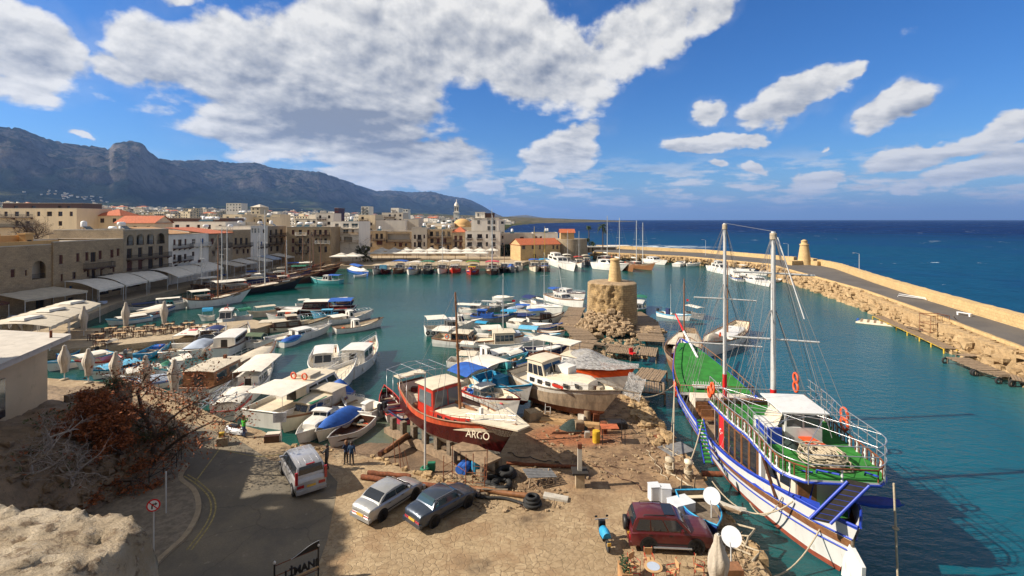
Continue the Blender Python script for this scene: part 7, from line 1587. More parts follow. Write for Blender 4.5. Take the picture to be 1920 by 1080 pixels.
def chair(x,y,z,rz,label,grp,mt='wood'):
    o=empty('chair',(x,y,z),label,'chair',grp,rz); q=MB(); q.box((0,0,.45),(.44,.44,.05)); q.build('seat',mt,o); q=MB(); q.box((0,.2,.88),(.42,.04,.12)); q.box((0,.2,.7),(.42,.03,.08)); q.box((-.19,.2,.68),(.05,.05,.46)); q.box((.19,.2,.68),(.05,.05,.46)); q.build('backrest',mt,o)
    for a in(-.18,.18):
        for b_ in(-.18,.18): q=MB(); q.box((a,b_,.22),(.045,.045,.44)); q.build('leg',mt,o)
    return o
ch0=None
for i,(px,py) in enumerate(((181.5,636),(206,624),(223,634),(240,622),(261,630),(277.5,620),(299.5,626),(315,616),(332.7,623),(352,614),(367,622),(192,648),(385,628),(398,620))):
    p=W(px,py,0); rz=R(18); table(p.x,p.y,0,rz,'light wooden table with dark chairs on the stone table pier','wooden tables on the stone pier')
    for k,(dx,dy,a) in enumerate(((-.45,-.85,180),(.45,-.85,180),(-.45,.85,0),(.45,.85,0))):
        v=Matrix.Rotation(rz,2)@Vector((dx,dy)); kw=((p.x+v.x,p.y+v.y,0),rz+R(a)+U(r,-.3,.3))
        if ch0 is None: ch0=chair(*kw[0],kw[1],'dark wooden chair pushed to a light table on the stone pier','chairs around the pier tables','dwood')
        else: c=copytree(ch0); c.location=kw[0]; c.rotation_euler=(0,0,kw[1])
for i in range(16):
    x=-81.7-(i%2)*2.4; y=83+(i//2)*2.1; o=empty('covered_table',(x+ (y-90)*.02,y,0),'restaurant table with pale blue cloth on the shaded promenade','table','cloth covered promenade tables'); q=MB(); q.box((0,0,.55),(1.1,1.1,.45)); q.build('tablecloth','canbl' if i%3 else 'canw',o)
# terrace picket fence, post and rail
def fence(label,P,z,h,mt,st=.35,name='fence',thick=.06):
    o=empty(name,(0,0,0),label,'fence'); q=MB()
    for a,b_ in zip(P,P[1:]):
        A_=Vector((*a,z)) if len(a)==2 else Vector(a); B_=Vector((*b_,z)) if len(b_)==2 else Vector(b_)
        for k in(.35,.95): q.tube([A_+Vector((0,0,h*k)),B_+Vector((0,0,h*k))],thick*.8,4)
        n=max(1,int((B_-A_).length/st))
        for i in range(n):
            p=A_.lerp(B_,i/n); p2=A_.lerp(B_,(i+1)/n); q.tube([p,p+Vector((0,0,h))],thick,4)
            if st>.8: q.tube([p+Vector((0,0,h*.35)),p2+Vector((0,0,h*.95))],thick*.6,3); q.tube([p+Vector((0,0,h*.95)),p2+Vector((0,0,h*.35))],thick*.6,3)
    q.build('railing',mt,o); return o
fence('brown wooden cross braced fence along the near terrace edge',[w0(212,722),w0(290,744),w0(358,768)],0,1.0,'wood',1.1)
# ---------------------------------------------------------------- vehicles
def car(name,label,cat,rear,front,side,Lg,Wd,Ht,paint,prof,gh,wr=.31,tr=.0,plate='org',glassm_='glass',front_face=False,extra=None,track=None,grp=None):
    """rear/front: wheel contact pixels on one side (side=+1 right side of the car, -1 left)"""
    a=W(*rear); b_=W(*front); d=(b_-a).xy.normalized(); wb=(b_-a).xy.length; nrm=Vector((-d.y,d.x)) # left normal
    c=(a+b_).xy/2+nrm*side*(Wd/2-.12); o=empty(name,(c.x,c.y,.012),label,cat,grp,math.atan2(d.y,d.x)); hw=Wd/2
    rows=[[] for _ in range(9)]
    for x,zt,wf in prof:
        w_=hw*wf; z0=.22
        pts=[(0,z0),(w_*.86,z0),(w_*.97,z0+.12),(w_,min(zt-.12,.55)),(w_*.985,zt-.10),(w_*.93,zt-.02),(w_*.75,zt+.01),(w_*.4,zt+.03),(0,zt+.035)]
        for k,(y,z) in enumerate(pts): rows[k].append((x,y,z))
    q=MB()
    for sg in(1,-1):
        for k in range(8):
            A_=[(x,y*sg,z) for x,y,z in rows[k]]; B_=[(x,y*sg,z) for x,y,z in rows[k+1]]; q.grid([A_,B_] if sg<0 else [B_,A_],0)
    for e in(0,-1):
        ring=[rows[k][e] for k in range(9)]; ring=ring+[(x,-y,z) for x,y,z in ring[::-1][1:-1]]; q.add(ring,[tuple(range(len(ring)))])
    # greenhouse
    x0,x1,x2,x3,zb,zr,zb3=gh; wb_,wr_=hw*.93,hw*.78; N_=5
    base=[(x0,zb),(x0+(x1-x0)*.5,zb+(zr-zb)*.62),(x1,zr-.03),((x1+x2)/2,zr+.02),(x2,zr-.02),(x2+(x3-x2)*.5,zr-(zr-zb3)*.42),(x3,zb3)]
    cs=[]
    for x,z in base:
        k=(z-zb)/(zr-zb); w_=wb_+(wr_-wb_)*max(0,k); cs.append([(x,w_ if z>zb+.02 else wb_,z),(x,w_*.86,z+.03 if k>.5 else z+.01),(x,0,z+.055 if k>.5 else z+.02),(x,-w_*.86,z+.03 if k>.5 else z+.01),(x,-w_,z)])
    q.grid(cs,0)
    for sg in(1,-1):
        side_=[(x,sg*((wb_+(wr_-wb_)*max(0,(z-zb)/(zr-zb)))),z) for x,z in base]; q.add(side_+[(base[-1][0],sg*wb_,zb-.05),(base[0][0],sg*wb_,zb-.05)],[tuple(range(9))])
    body=q.build('body',paint,o)
    # glass
    def gp(pts,nm,off,m=glassm_):
        q=MB(); off=Vector(off); q.hexa([Vector(p)-off*.02 for p in pts],[Vector(p)+off*.018 for p in pts]); q.build(nm,m,o)
    yw=lambda z:wb_+(wr_-wb_)*(z-zb)/(zr-zb)
    za,zc=zb+.05,zr-.1
    def xr(z): k=(z-zb)/(zr-zb); return x0+(x1-x0)*k
    def xf(z): k=(z-zb3)/(zr-zb3); return x3+(x2-x3)*k
    n_=len(tr) if isinstance(tr,(list,tuple)) else 0
    cuts=[0]+list(tr)+[1] if n_ else [0,.5,1]
    for sg in(1,-1):
        for u0,u1 in zip(cuts,cuts[1:]):
            p=[]
            for (u,z) in((u0+.015,za),(u1-.015,za),(u1-.015,zc),(u0+.015,zc)):
                xa_,xb_=xr(z)+.12,xf(z)-.12; p.append((xa_+(xb_-xa_)*u,sg*(yw(z)+.004),z))
            gp(p,'side_window',(0,sg,0))
    k0,k1=.16,.84
    def rg(k): return (x0+(x1-x0)*k,zb+(zr-zb)*(k*1.24 if k<.5 else .62+(k-.5)*.70))
    def fg(k): return (x3+(x2-x3)*k,zb3+(zr-zb3)*(k*1.16 if k<.5 else .58+(k-.5)*.78))
    nrx=Vector((-(zr-zb),0,(x1-x0))).normalized(); nfx=Vector(((zr-zb3),0,(x3-x2))).normalized()
    for fn,nm,nv in((rg,'rear_window',nrx),(fg,'windscreen',nfx)):
        P=[]; 
        for k in(k0,.5,k1): x,z=fn(k); P.append((x,z,yw(z)*.86))
        for (xa_,za_,wa_),(xb2,zb2,wb2) in zip(P,P[1:]):
            gp([(xa_,-wa_,za_+.035),(xa_,wa_,za_+.035),(xb2,wb2,zb2+.04),(xb2,-wb2,zb2+.04)],nm,tuple(nv))
    for sg in(1,-1):
        for xw in(-wb/2,wb/2):
            q=MB(); M=Matrix.Rotation(R(90),3,'X'); q.lathe((xw,sg*(hw-.02),wr+.02),[(wr+.07,-.03),(wr+.07,.03)],18,0,ax=M); q.build('wheel_arch','blk',o)
            q=MB(); q.lathe((xw,sg*(hw-.10),wr),[(wr*.6,-.1),(wr*.93,-.1),(wr,-.06),(wr,.06),(wr*.93,.11),(wr*.6,.11)],18,0,ax=M); wl=q.build('wheel','rub',o)
            q=MB(); q.lathe((xw,sg*(hw-.02),wr),[(.02,-.035),(wr*.22,-.035),(wr*.60,-.02),(wr*.62,-.05)],16,0,ax=M)
            for k in range(7): a_=k*.8976; q.box((xw+math.cos(a_)*wr*.4,sg*(hw+.012),wr+math.sin(a_)*wr*.4),(wr*.36,.02,wr*.1),1,0,(0,-a_))
            q.build('rim',['stl','blk'],wl)
    xe,ze,we=prof[0]; xf_,zf_,wf_=prof[-1]
    for sg in(1,-1):
        q=MB(); q.box((xe+.015,sg*hw*.72*we,ze-.2),(.08,hw*.42,.17)); q.build('tail_light','lred',o)
        q=MB(); q.box((xf_-.03,sg*hw*.70*wf_,zf_-.12),(.1,hw*.4,.15)); q.build('headlight','lwht',o)
        q=MB(); q.box((x3-.45,sg*(hw+.06),zb+.12),(.1,.2,.13)); q.build('wing_mirror',paint,o)
        q=MB(); q.box((0,sg*(hw+.004),.47),(Lg*.52,.02,.05)); q.build('side_trim','blk',o)
        for xh in ((x0+x3)/2-.55,(x0+x3)/2+.45): q=MB(); q.box((xh,sg*(hw*.985),zb-.16),(.18,.03,.03)); q.build('door_handle','blk',o)
    q=MB(); q.box((xe-.03,0,ze-.24 if ze>.7 else .55),(.03,.52,.12)); q.build('number_plate','plate',o)
    q=MB(); q.box((xe+.02,0,.38),(.2,Wd*.94,.2)); q.build('rear_bumper',paint,o); q=MB(); q.box((xf_-.02,0,.36),(.2,Wd*.92,.2)); q.build('front_bumper',paint,o)
    return o,dict(hw=hw,xe=xe,ze=ze,zr=zr,x0=x0,x1=x1,x2=x2,x3=x3,zb=zb)
sedan=[(-2.18,.70,.78),(-2.12,.90,.90),(-1.75,.97,.97),(-1.2,.98,1.0),(-.4,.93,1.0),(.55,.93,1.0),(.95,.92,.99),(1.4,.84,.96),(1.85,.74,.9),(2.1,.62,.8),(2.16,.52,.74)]
car('parked_car','pale silver saloon car with rounded boot, parked left of the dark blue car','car',(715.4,976),(776.6,935.5),1,4.4,1.7,1.4,'csil',sedan,(-1.55,-.85,.35,1.12,.95,1.37,.90),tr=(.52,))
o,k=car('parked_car','dark blue two door saloon car parked in the middle of the paved quay','car',(812.7,987.7),(875.7,951),1,4.35,1.65,1.38,'cblu',[(x,z*1.0,w_) for x,z,w_ in sedan],(-1.38,-.95,.25,.92,.95,1.36,.92),tr=(.45,),glassm_='glassb')
q=MB(); 
for sg in(-1,1): q.tube([(k['x1']-.1,sg*.63,1.375),(k['x2'],sg*.63,1.375)],.012,4)
q.build('roof_trim','stl',o)
suv=[(-2.08,.82,.9),(-2.03,1.02,.96),(-1.6,1.06,1.0),(.0,1.06,1.0),(.85,1.06,1.0),(1.1,1.05,.98),(1.6,1.02,.96),(2.0,.96,.92),(2.12,.78,.86)]
o,k=car('parked_car','dark red four wheel drive car with sunroof and spare wheel beside the blue edged dinghy','car',(1215.7,1034.5),(1304.6,1038.5),1,4.3,1.78,1.75,'cred',suv,(-2.0,-1.72,.25,.95,1.06,1.70,1.06),wr=.37,tr=(.3,.63))
q=MB(); M=Matrix.Rotation(R(90),3,'Y'); q.lathe((-2.22,.1,.95),[(.2,-.1),(.35,-.1),(.37,0),(.35,.1),(.2,.1)],18,0,ax=M); q.build('spare_wheel','blk',o)
q=MB(); q.box((-.05,0,1.755),(.55,1.0,.03)); q.build('sunroof','glass',o)
q=MB()
for sg in(-1,1): q.tube([(-1.4,sg*.62,1.72),(-1.35,sg*.62,1.79),(-.3,sg*.62,1.79),(-.25,sg*.62,1.72)],.022,5)
q.build('roof_rack','blk',o); q=MB()
for sg in(-1,1): q.box((0,sg*.93,.33),(1.9,.12,.04))
q.build('running_board','stl',o)
van=[(-2.35,.90,.92),(-2.3,1.18,.97),(-1.8,1.2,1.0),(.4,1.2,1.0),(1.35,1.15,1.0),(1.8,1.04,.96),(2.2,.88,.9),(2.36,.66,.84)]
o,k=car('parked_van','silver passenger van with open side doors seen from behind at the edge of the road','van',(551.5,928),(529.5,887),-1,4.75,1.9,1.9,'cvan',van,(-2.28,-2.12,.65,1.6,1.2,1.88,1.10),wr=.33,tr=(.34,.68))
q=MB()
for y in(-.55,-.2,.2,.55): q.tube([(-2.0,y,1.925),(.55,y,1.925)],.02,4)
q.build('roof_ribs','cvan',o); q=MB(); q.box((-2.13,0,1.9),(.08,.5,.05)); q.build('brake_light','lred',o)
q=MB(); 
for sg in(-1,1): q.box((-2.34,sg*.86,1.25),(.1,.16,.75))
q.build('tail_lights','lred',o)
# motorcycle seen from behind with a blue cover
p=W(1133,1020); o=empty('motorcycle',(p.x,p.y,0),'small motorcycle with a bright blue seat cover left of the dark red car','motorcycle',rz=R(96)); M=Matrix.Rotation(R(90),3,'X')
for x in(-.62,.62): q=MB(); q.torus((x,0,.3),.25,.055,16,6,0,M); wl=q.build('wheel','rub',o); q=MB(); q.lathe((x,0,.3),[(.02,-.03),(.2,-.015),(.2,.015),(.02,.03)],12,0,ax=M); q.build('rim','stl',wl)
q=MB(); q.tube([(-.55,0,.45),(-.1,0,.5),(.35,0,.55),(.55,0,.95)],.09,6); q.box((0,0,.42),(.45,.28,.3)); q.box((.45,0,.8),(.2,.34,.4)); q.build('frame','blk',o)
q=MB(); q.tube([(.5,-.36,1.02),(.55,0,.98),(.5,.36,1.02)],.025,5); q.build('handlebar','stl',o)
for y in(-.3,.3): q=MB(); q.box((.5,y,1.17),(.03,.14,.09)); q.build('mirror','blk',o)
rows=[[(-.5+.75*u/6,math.cos(a*math.pi/8)*(.27-.1*abs(u/6-.5)),.6+.33*math.sin(a*math.pi/8)*(1-.5*abs(u/6-.4))) for a in range(9)] for u in range(7)]
q=MB(); q.grid(rows,0,False); q.add(rows[0],[tuple(range(9))]); q.build('seat_cover','cyn',o); q=MB(); q.box((-.86,0,.52),(.03,.2,.16)); q.build('number_plate','plate',o); q=MB(); q.box((-.82,0,.35),(.05,.18,.3)); q.build('mudguard','gry',o)
# ---------------------------------------------------------------- people (skinned skeletons)
def person(label,pos,rz,top,bot,hair,J,h=1.7,bare=False):
    """J: dict of joints overriding the relaxed pose; x forward, y left, metres for a 1.7 m figure"""
    D_={'pel':(0,0,.95),'wai':(0,0,1.08),'che':(0,0,1.30),'nec':(0,0,1.46),'hea':(.02,0,1.60),'crn':(.01,0,1.68)}
    for s,sg in(('l',1),('r',-1)):
        D_.update({'sh'+s:(0,sg*.17,1.40),'el'+s:(-.02,sg*.23,1.13),'wr'+s:(.05,sg*.24,.90),'ha'+s:(.07,sg*.24,.83),'hi'+s:(0,sg*.09,.90),'kn'+s:(.02,sg*.10,.50),'an'+s:(0,sg*.10,.09),'to'+s:(.16,sg*.11,.04)})
    D_.update(J); rad={'pel':.145,'wai':.125,'che':.15,'nec':.055,'hea':.10,'crn':.075,'sh':.075,'el':.052,'wr':.036,'ha':.04,'hi':.095,'kn':.065,'an':.05,'to':.042}
    names=list(D_); V=[Vector(D_[n]) for n in names]; E=[]; ix={n:i for i,n in enumerate(names)}; RR=[rad.get(n,rad.get(n[:2],.05)) for n in names]
    def e(a,b_): E.append((ix[a],ix[b_]))
    for a,b_ in(('pel','wai'),('wai','che'),('che','nec'),('nec','hea'),('hea','crn')): e(a,b_)
    for s in 'lr':
        for a,b_ in(('che','sh'+s),('sh'+s,'el'+s),('el'+s,'wr'+s),('wr'+s,'ha'+s),('pel','hi'+s),('hi'+s,'kn'+s),('kn'+s,'an'+s),('an'+s,'to'+s)): e(a,b_)
        hv=(V[ix['ha'+s]]-V[ix['wr'+s]]).normalized(); sd=hv.cross(Vector((0,0,1)) if abs(hv.z)<.8 else Vector((1,0,0))).normalized()
        for k in range(5):
            o_=(k-2)*.018; b0=V[ix['ha'+s]]; ln=(.05,.075,.08,.075,.06)[k]
            V.append(b0+hv*.05+sd*o_*1.3); RR.append(.011); V.append(b0+hv*(.05+ln*.8)+sd*o_*1.5+Vector((.012,0,-.01))); RR.append(.008); E.append((ix['ha'+s],len(V)-2)); E.append((len(V)-2,len(V)-1))
    me=bpy.data.meshes.new('body'); me.from_pydata(V,E,[]); o=bpy.data.objects.new('person',me); COL.objects.link(o)
    md=o.modifiers.new('s','SKIN'); 
    for i,sv in enumerate(me.skin_vertices[0].data): sv.radius=(RR[i],RR[i]); sv.use_root=(i==ix['pel'])
    me.skin_vertices[0].data[ix['che']].radius=(.115,.165) if False else (.14,.14)
    sb=o.modifiers.new('u','SUBSURF'); sb.levels=2; sb.render_levels=2
    dg=bpy.context.evaluated_depsgraph_get(); nm=bpy.data.meshes.new_from_object(o.evaluated_get(dg)); bpy.data.objects.remove(o); bpy.data.meshes.remove(me)
    nm.materials.clear()
    for a in('skin',top,bot,'blk'): nm.materials.append(MT[a])
    hands=[V[ix['hal']],V[ix['har']]]; hz0=V[ix['nec']].z
    for p in nm.polygons:
        c=p.center; p.use_smooth=True
        if min((c-h_).length for h_ in hands)<.12: p.material_index=0
        elif c.z>hz0+.02 and (c-V[ix['hea']]).length<.2: p.material_index=0
        elif c.z<.12: p.material_index=3
        elif c.z<.93 and min((c-V[ix[k]]).length for k in('ell','elr','wrl','wrr'))>.13: p.material_index=2
        else: p.material_index=1
    o=bpy.data.objects.new('person',nm); COL.objects.link(o); o.location=pos; o.rotation_euler=(0,0,rz); o.scale=(h/1.7,)*3; tag(o,label,'person')
    H_=V[ix['hea']]; q=MB()
    if hair:
        rows=[]
        for i in range(8):
            th=math.pi*(.02+.62*i/7); rows.append([H_+Vector((math.sin(th)*math.cos(a)*.118-(.02 if math.cos(a)<.3 else -.0)-.012,math.sin(th)*math.sin(a)*.112,math.cos(th)*.135+.012-(.0 if math.cos(a)<.45 or i<4 else -.07*(i-3)/4))) for a in [2*math.pi*j/14 for j in range(14)]])
        q.grid(rows,0,True,True)
        if hair=='hair': q.lathe((H_.x-.05,H_.y,H_.z-.24),[(.05,0),(.10,.08),(.115,.2),(.09,.32)],10)
        q.build('hair',hair if hair!='cap' else 'blk',o)
    q=MB()
    for sg in(-1,1): q.box((H_.x+.098,sg*.035,H_.z+.015),(.015,.022,.012),1)
    q.box((H_.x+.112,0,H_.z-.015),(.03,.022,.035),0); q.box((H_.x+.1,0,H_.z-.06),(.012,.045,.01),2)
    for sg in(-1,1): q.box((H_.x,sg*.103,H_.z-.005),(.035,.02,.055),0)
    q.build('face',['skin','blk','mar'],o); return o
g_=person('person in a bright green jacket and jeans photographing the boats from the quay',W(457,821),R(60),'jgrn','jean','hair',{'ell':(.12,.22,1.24),'wrl':(.26,.10,1.50),'hal':(.30,.05,1.56),'elr':(.12,-.22,1.24),'wrr':(.26,-.10,1.50),'har':(.30,-.05,1.56),'knl':(.05,.12,.5),'anl':(.0,.15,.09),'tol':(.16,.17,.04)},1.72)
q=MB(); q.box((.36,0,1.57),(.07,.14,.09)); q.tube([(.38,0,1.57),(.47,0,1.57)],.035,8); cm=q.build('camera_held','blk'); cm.parent=g_
person('woman with reddish brown hair and navy jacket left one of the slipway pair',W(649,871),R(140),'jknv','blk','hair',{'ell':(.1,.2,1.16),'wrl':(.22,.06,1.2),'hal':(.26,.0,1.22)},1.66)
person('person in blue jacket seen from behind, right one of the pair by the slipway',W(659,873),R(95),'jknv2' if 'jknv2' in MT else 'jean','jkgry','hairdk',{'anr':(.03,-.14,.09),'tor':(.19,-.16,.04)},1.64)
person('man in grey jacket and black trousers leaning on the open door of the silver van',W(613,882),R(170),'jkgry','blk','hairdk',{'ell':(.18,.22,1.2),'wrl':(.36,.12,1.28),'hal':(.42,.1,1.28),'elr':(.05,-.24,1.16),'wrr':(.2,-.16,1.0),'har':(.25,-.12,.98),'knr':(.08,-.1,.5),'anr':(-.05,-.11,.09),'tor':(.1,-.12,.04)},1.76)
# ---------------------------------------------------------------- quay clutter
def thing(name,label,cat,px,py,rz=0,z=0,grp=None): return empty(name,tuple(W(px,py,z)),label,cat,grp,rz)
def solo(q,name,mats,label,cat,px,py,rz=0,z=0,grp=None):
    o=q.build(name,mats); o.location=W(px,py,z); o.rotation_euler=(0,0,rz); return tag(o,label,cat,grp)
o=thing('street_lamp','slim white lamp post with short arm standing between the cars and the ARGO boat','street lamp',797,884)
q=MB(); q.tube([(0,0,0),(0,0,6.6)],.075,8,r1=.05); q.build('pole','pole',o); q=MB(); q.box((-.35,0,6.63),(.8,.16,.08)); q.build('lamp_head','plag',o)
q=MB(); q.torus((0,0,.2),.25,.1,10,5); q.box((.4,.2,.25),(.5,.4,.5)); tag(q.build('base_clutter','grn',o),'x','x') if False else q.build('base_clutter','grn',o)
# signs
def disc(q,c,r1,th,m=0,n=20,ry=0): q.lathe(c,[(r1,-th/2),(r1,th/2)],n,m,False,Matrix.Rotation(ry,3,'Z')@Matrix.Rotation(R(90),3,'X'))
o=thing('road_sign','round no right turn sign with red ring on a grey post by the kerb','road sign',288,1048); q=MB(); q.tube([(0,0,0),(0,0,2.45)],.035,8); q.build('post','pole',o)
M=Matrix.Rotation(R(22),3,'Z')@Matrix.Rotation(R(84),3,'X'); c0=Vector((0,0,2.7)); nn=M@Vector((0,0,1)); 
q=MB(); q.lathe(c0+nn*.03,[(.30,-.01),(.30,.01)],24,0,False,M); q.lathe(c0+nn*.045,[(.235,-.006),(.235,.006)],24,1,False,M)
def onp(x,y,k=.058): return c0+nn*k+M@Vector((x,y,0))
def strip(q,a,b_,w_,k,m):
    a=Vector(a); b_=Vector(b_); d=(b_-a).normalized(); s=Vector((-d.y,d.x))*w_/2; q.add([onp(*(a-s),k),onp(*(b_-s),k),onp(*(b_+s),k),onp(*(a+s),k)],[(0,1,2,3)],m)
strip(q,(-.05,-.17),(-.05,.08),.06,.056,2); strip(q,(-.08,.06),(.1,.06),.06,.0565,2); q.add([onp(.08,-.02,.057),onp(.17,.06,.057),onp(.08,.14,.057)],[(0,1,2)],2); strip(q,(-.17,.17),(.17,-.17),.05,.06,0)
q.build('sign_disc',['flagr','signw','blk'],o)
o=thing('post','plain grey post behind the no right turn sign','post',311,966); q=MB(); q.tube([(0,0,0),(0,0,2.5)],.045,8); q.build('pole','pole',o)
o=thing('notice_board','white rectangular notice board on a pole at the edge of the near jetty','notice board',527,828,R(10)); q=MB(); q.tube([(0,0,0),(0,0,2.1)],.04,6); q.build('post','pole',o)
q=MB(); q.box((-.1,0,1.85),(.95,.04,.75)); bd=q.build('board','signw',o)
q=MB(); r=random.Random(4)
for i in range(7): q.box((-.1+U(r,-.05,.05),-.024,2.13-i*.09),(U(r,.5,.78),.005,.025))
q.build('text_lines','gry',bd)
# iron gate sign LIMANI
p0=W(512,1100,.0); p0=Vector((-10.7,22.1,0)); p1=Vector((-9.2,23.3,0)); dd=(p1-p0); L_=dd.length; o=empty('iron_sign',tuple(p0),'black iron frame sign with cut letters LİMANI on two posts at the bottom edge','sign',rz=math.atan2(dd.y,dd.x))
for x in(0,L_): q=MB(); q.tube([(x,0,0),(x,0,1.52)],.04,8); q.build('post','iron',o); q=MB(); q.lathe((x,0,1.5),[(.05,0),(.07,.06),(.01,.14)],10); q.build('knob','pole',o)
q=MB(); q.tube([(0,0,1.40),(L_,0,1.40)],.022,5); q.tube([(0,0,.93),(L_*.45,0,.93)],.022,5); q.tube([(0,0,.40),(L_,0,.40)],.02,5); q.build('rail','rust',o); q=MB(); q.tube([(.5,-.02,.50),(L_,-.02,.55)],.05,6); q.build('pale_bar','yel' if False else 'plank2',o)
text('LİMANI',.50,(L_*.60,0,.62),(R(90),0,0),'iron',o,ext=.03,sx=.86)
q=MB(); n=14; tp=[(L_*.36+L_*.66*i/n,1.42+.36*(math.sin(math.pi/2*i/n)**1.4)) for i in range(n+1)]
for (xa,za),(xb_,zb_) in zip(tp,tp[1:]): q.add([(xa,-.02,1.42),(xb_,-.02,1.42),(xb_,-.02,zb_),(xa,-.02,za)],[(0,1,2,3)]); q.add([(xa,.02,1.42),(xb_,.02,1.42),(xb_,.02,zb_),(xa,.02,za)],[(3,2,1,0)])
q.build('arched_plate','iron',o); q=MB(); q.tube([(x,-.03,z) for x,z in tp],.018,4); q.build('plate_edge','stl',o)
# bollards
def bollard(px,py,h,r0,label,cap='crm',mt='conc'):
    o=thing('bollard',label,'bollard',px,py); q=MB(); q.lathe((0,0,0),[(r0*1.15,0),(r0,.1),(r0*.9,h*.8),(r0,h*.85),(r0,h)],14); q.build('post',mt,o); q=MB(); q.lathe((0,0,h),[(r0*1.25,0),(r0*1.25,.16),(.02,.22)],14); q.build('cap',cap,o)
    q=MB(); 
    for i in range(3): q.torus((0,0,.35+i*.09),r0*1.15,.045,12,5)
    q.build('rope_turns','rope',o)
bollard(1291,896,1.0,.22,'stone bollard with white cap and rope turns near the quay edge'); bollard(1256,886,.8,.26,'rope wrapped stone bollard left of the white capped one','rope')
o=thing('mooring_post','white painted post with rusty red top on a dark concrete plinth in the yard','post',1087,912); q=MB(); q.box((0,0,.45),(.55,.5,.9)); q.build('plinth','conc',o); q=MB(); q.box((0,0,.98),(1.0,.9,.12)); q.build('slab','dark',o); q=MB(); q.box((0,0,1.75),(.26,.26,1.45)); q.build('post','oldwht',o); q=MB(); q.box((0,0,2.6),(.28,.28,.3)); q.build('top','rust',o)
# lying pipe, plates, boxes
q=MB(); q.tube([(0,0,.18),(1.3,-.1,.18)],.18,10,cap=False); q.tube([(0,0,.18),(1.3,-.1,.18)],.15,10,1); solo(q,'short_pipe',['rust','blk'],'short rusty pipe lying near the quay edge','pipe',1316,893)
for i,(px,py,s,lb,rz) in enumerate(((1227,938,(.62,.6,.95),'left of two pale grey boxes standing in the yard',.1),(1248,941,(.6,.55,.95),'right of two pale grey boxes standing in the yard',-.1),(1277,962,(1.25,.95,.75),'large white box behind the red four wheel drive',.35),(1262,930,(.9,.5,.35),'dark fallen cabinet beside the two grey boxes',.1))):
    q=MB(); q.box((0,0,s[2]/2),s); q.box((0,0,s[2]-.02),(s[0]+.04,s[1]+.04,.05)); q.box((0,-s[1]/2-.01,s[2]*.5),(s[0]*.86,.02,s[2]*.8)); solo(q,'box',['plast' if i<3 else 'dark'],lb,'box',px,py,rz)
q=MB(); q.box((0,0,.12),(1.5,.9,.06),0,.2,(.1,.08)); solo(q,'metal_sheet','rust','rust red metal sheet lying by the quay edge','sheet',1246,822,.3)
q=MB(); q.box((0,0,.02),(2.2,1.6,.03),0); solo(q,'tarpaulin_sheet','gry','worn blue grey tarpaulin flat on the ground near the bollards','tarpaulin',1268,842,.4)
# dinghy with blue rim beside the car
boat('dinghy','worn dinghy with blue rim and cream inside lying beside the dark red car',tuple(W(1342,1003,.18)),tuple(W(1294,938,.18)),hull='nvy',band='blu',capm='cyn',deck='oldwood',anti='nvy',tr=.9,fb=.5,sh=.12,B=1.9,dd=.45,draft=.18,rake=.2,feats=[('thw',(.08,),'crm')])
# tyre with boat seat
q=MB(); q.torus((0,0,.18),.62,.17,20,8); solo(q,'tractor_tyre','rub','large tractor tyre lying flat by the bollards','tyre',1292,931)
o=thing('seat_frame','broken wooden seat frame dumped on the tractor tyre','seat',1292,929,0,.35); q=MB(); q.box((0,0,.1),(.9,.6,.05)); q.build('seat','plank',o)
for x in(-.4,.4): q=MB(); q.box((x,.2,.55),(.06,.06,1.0),0,0,(.2,0)); q.build('arm','plank',o)
# satellite dishes
def dish(px,py,zc,pz,label,txt=None):
    p=W(px,py,zc); o=empty('satellite_dish',(p.x,p.y,0),label,'satellite dish'); ax=Matrix.Rotation(R(-32),3,'Z')@Matrix.Rotation(R(66),3,'X'); q=MB()
    pr=[(.02,0),(.2,.02),(.36,.06),(.46,.10)]; q.lathe((0,0,zc),[(r_,-z_*1.0) for r_,z_ in pr] if False else [(r_*1.0,z_) for r_,z_ in pr],22,0,True,ax); q.lathe((0,0,zc),[(r_,z_-.02) for r_,z_ in pr[::-1]],22,0,True,ax); q.build('reflector','plast',o)
    q=MB(); q.tube([(0,.08,0),(0,.08,zc)],.035,6); q.build('mast','pole',o); q=MB(); n_=ax@Vector((0,0,1)); q.tube([Vector((0,0,zc))+ax@Vector((0,-.44,.1)),Vector((0,0,zc))+n_*.5+ax@Vector((0,-.2,0))],.015,4); q.build('feed_arm','gry',o)
    if txt: 
        q=MB(); 
        for i in range(5): q.add([Vector((0,0,zc))+ax@Vector((-.2+i*.09+a_,.14+b_,.062)) for a_,b_ in((0,0),(.065,0),(.065,.12),(0,.12))],[(0,1,2,3)])
        q.build('lettering','ink',o)
dish(1335,930,1.5,0,'white satellite dish with faint writing beside the dinghy',True); dish(1372,1006,1.75,0,'white satellite dish with blue lettering above the wooden box',True)
o=thing('wooden_box','orange brown wooden box under the near satellite dish','box',1372,1106); q=MB(); q.box((0,0,.55),(.85,.6,1.1)); q.build('body','org2' if 'org2' in MT else 'wood',o)
brolly(1346,1140,1003,'tall closed white parasol wrapped in a cover at the bottom edge',0,.85)['category']='closed parasol'
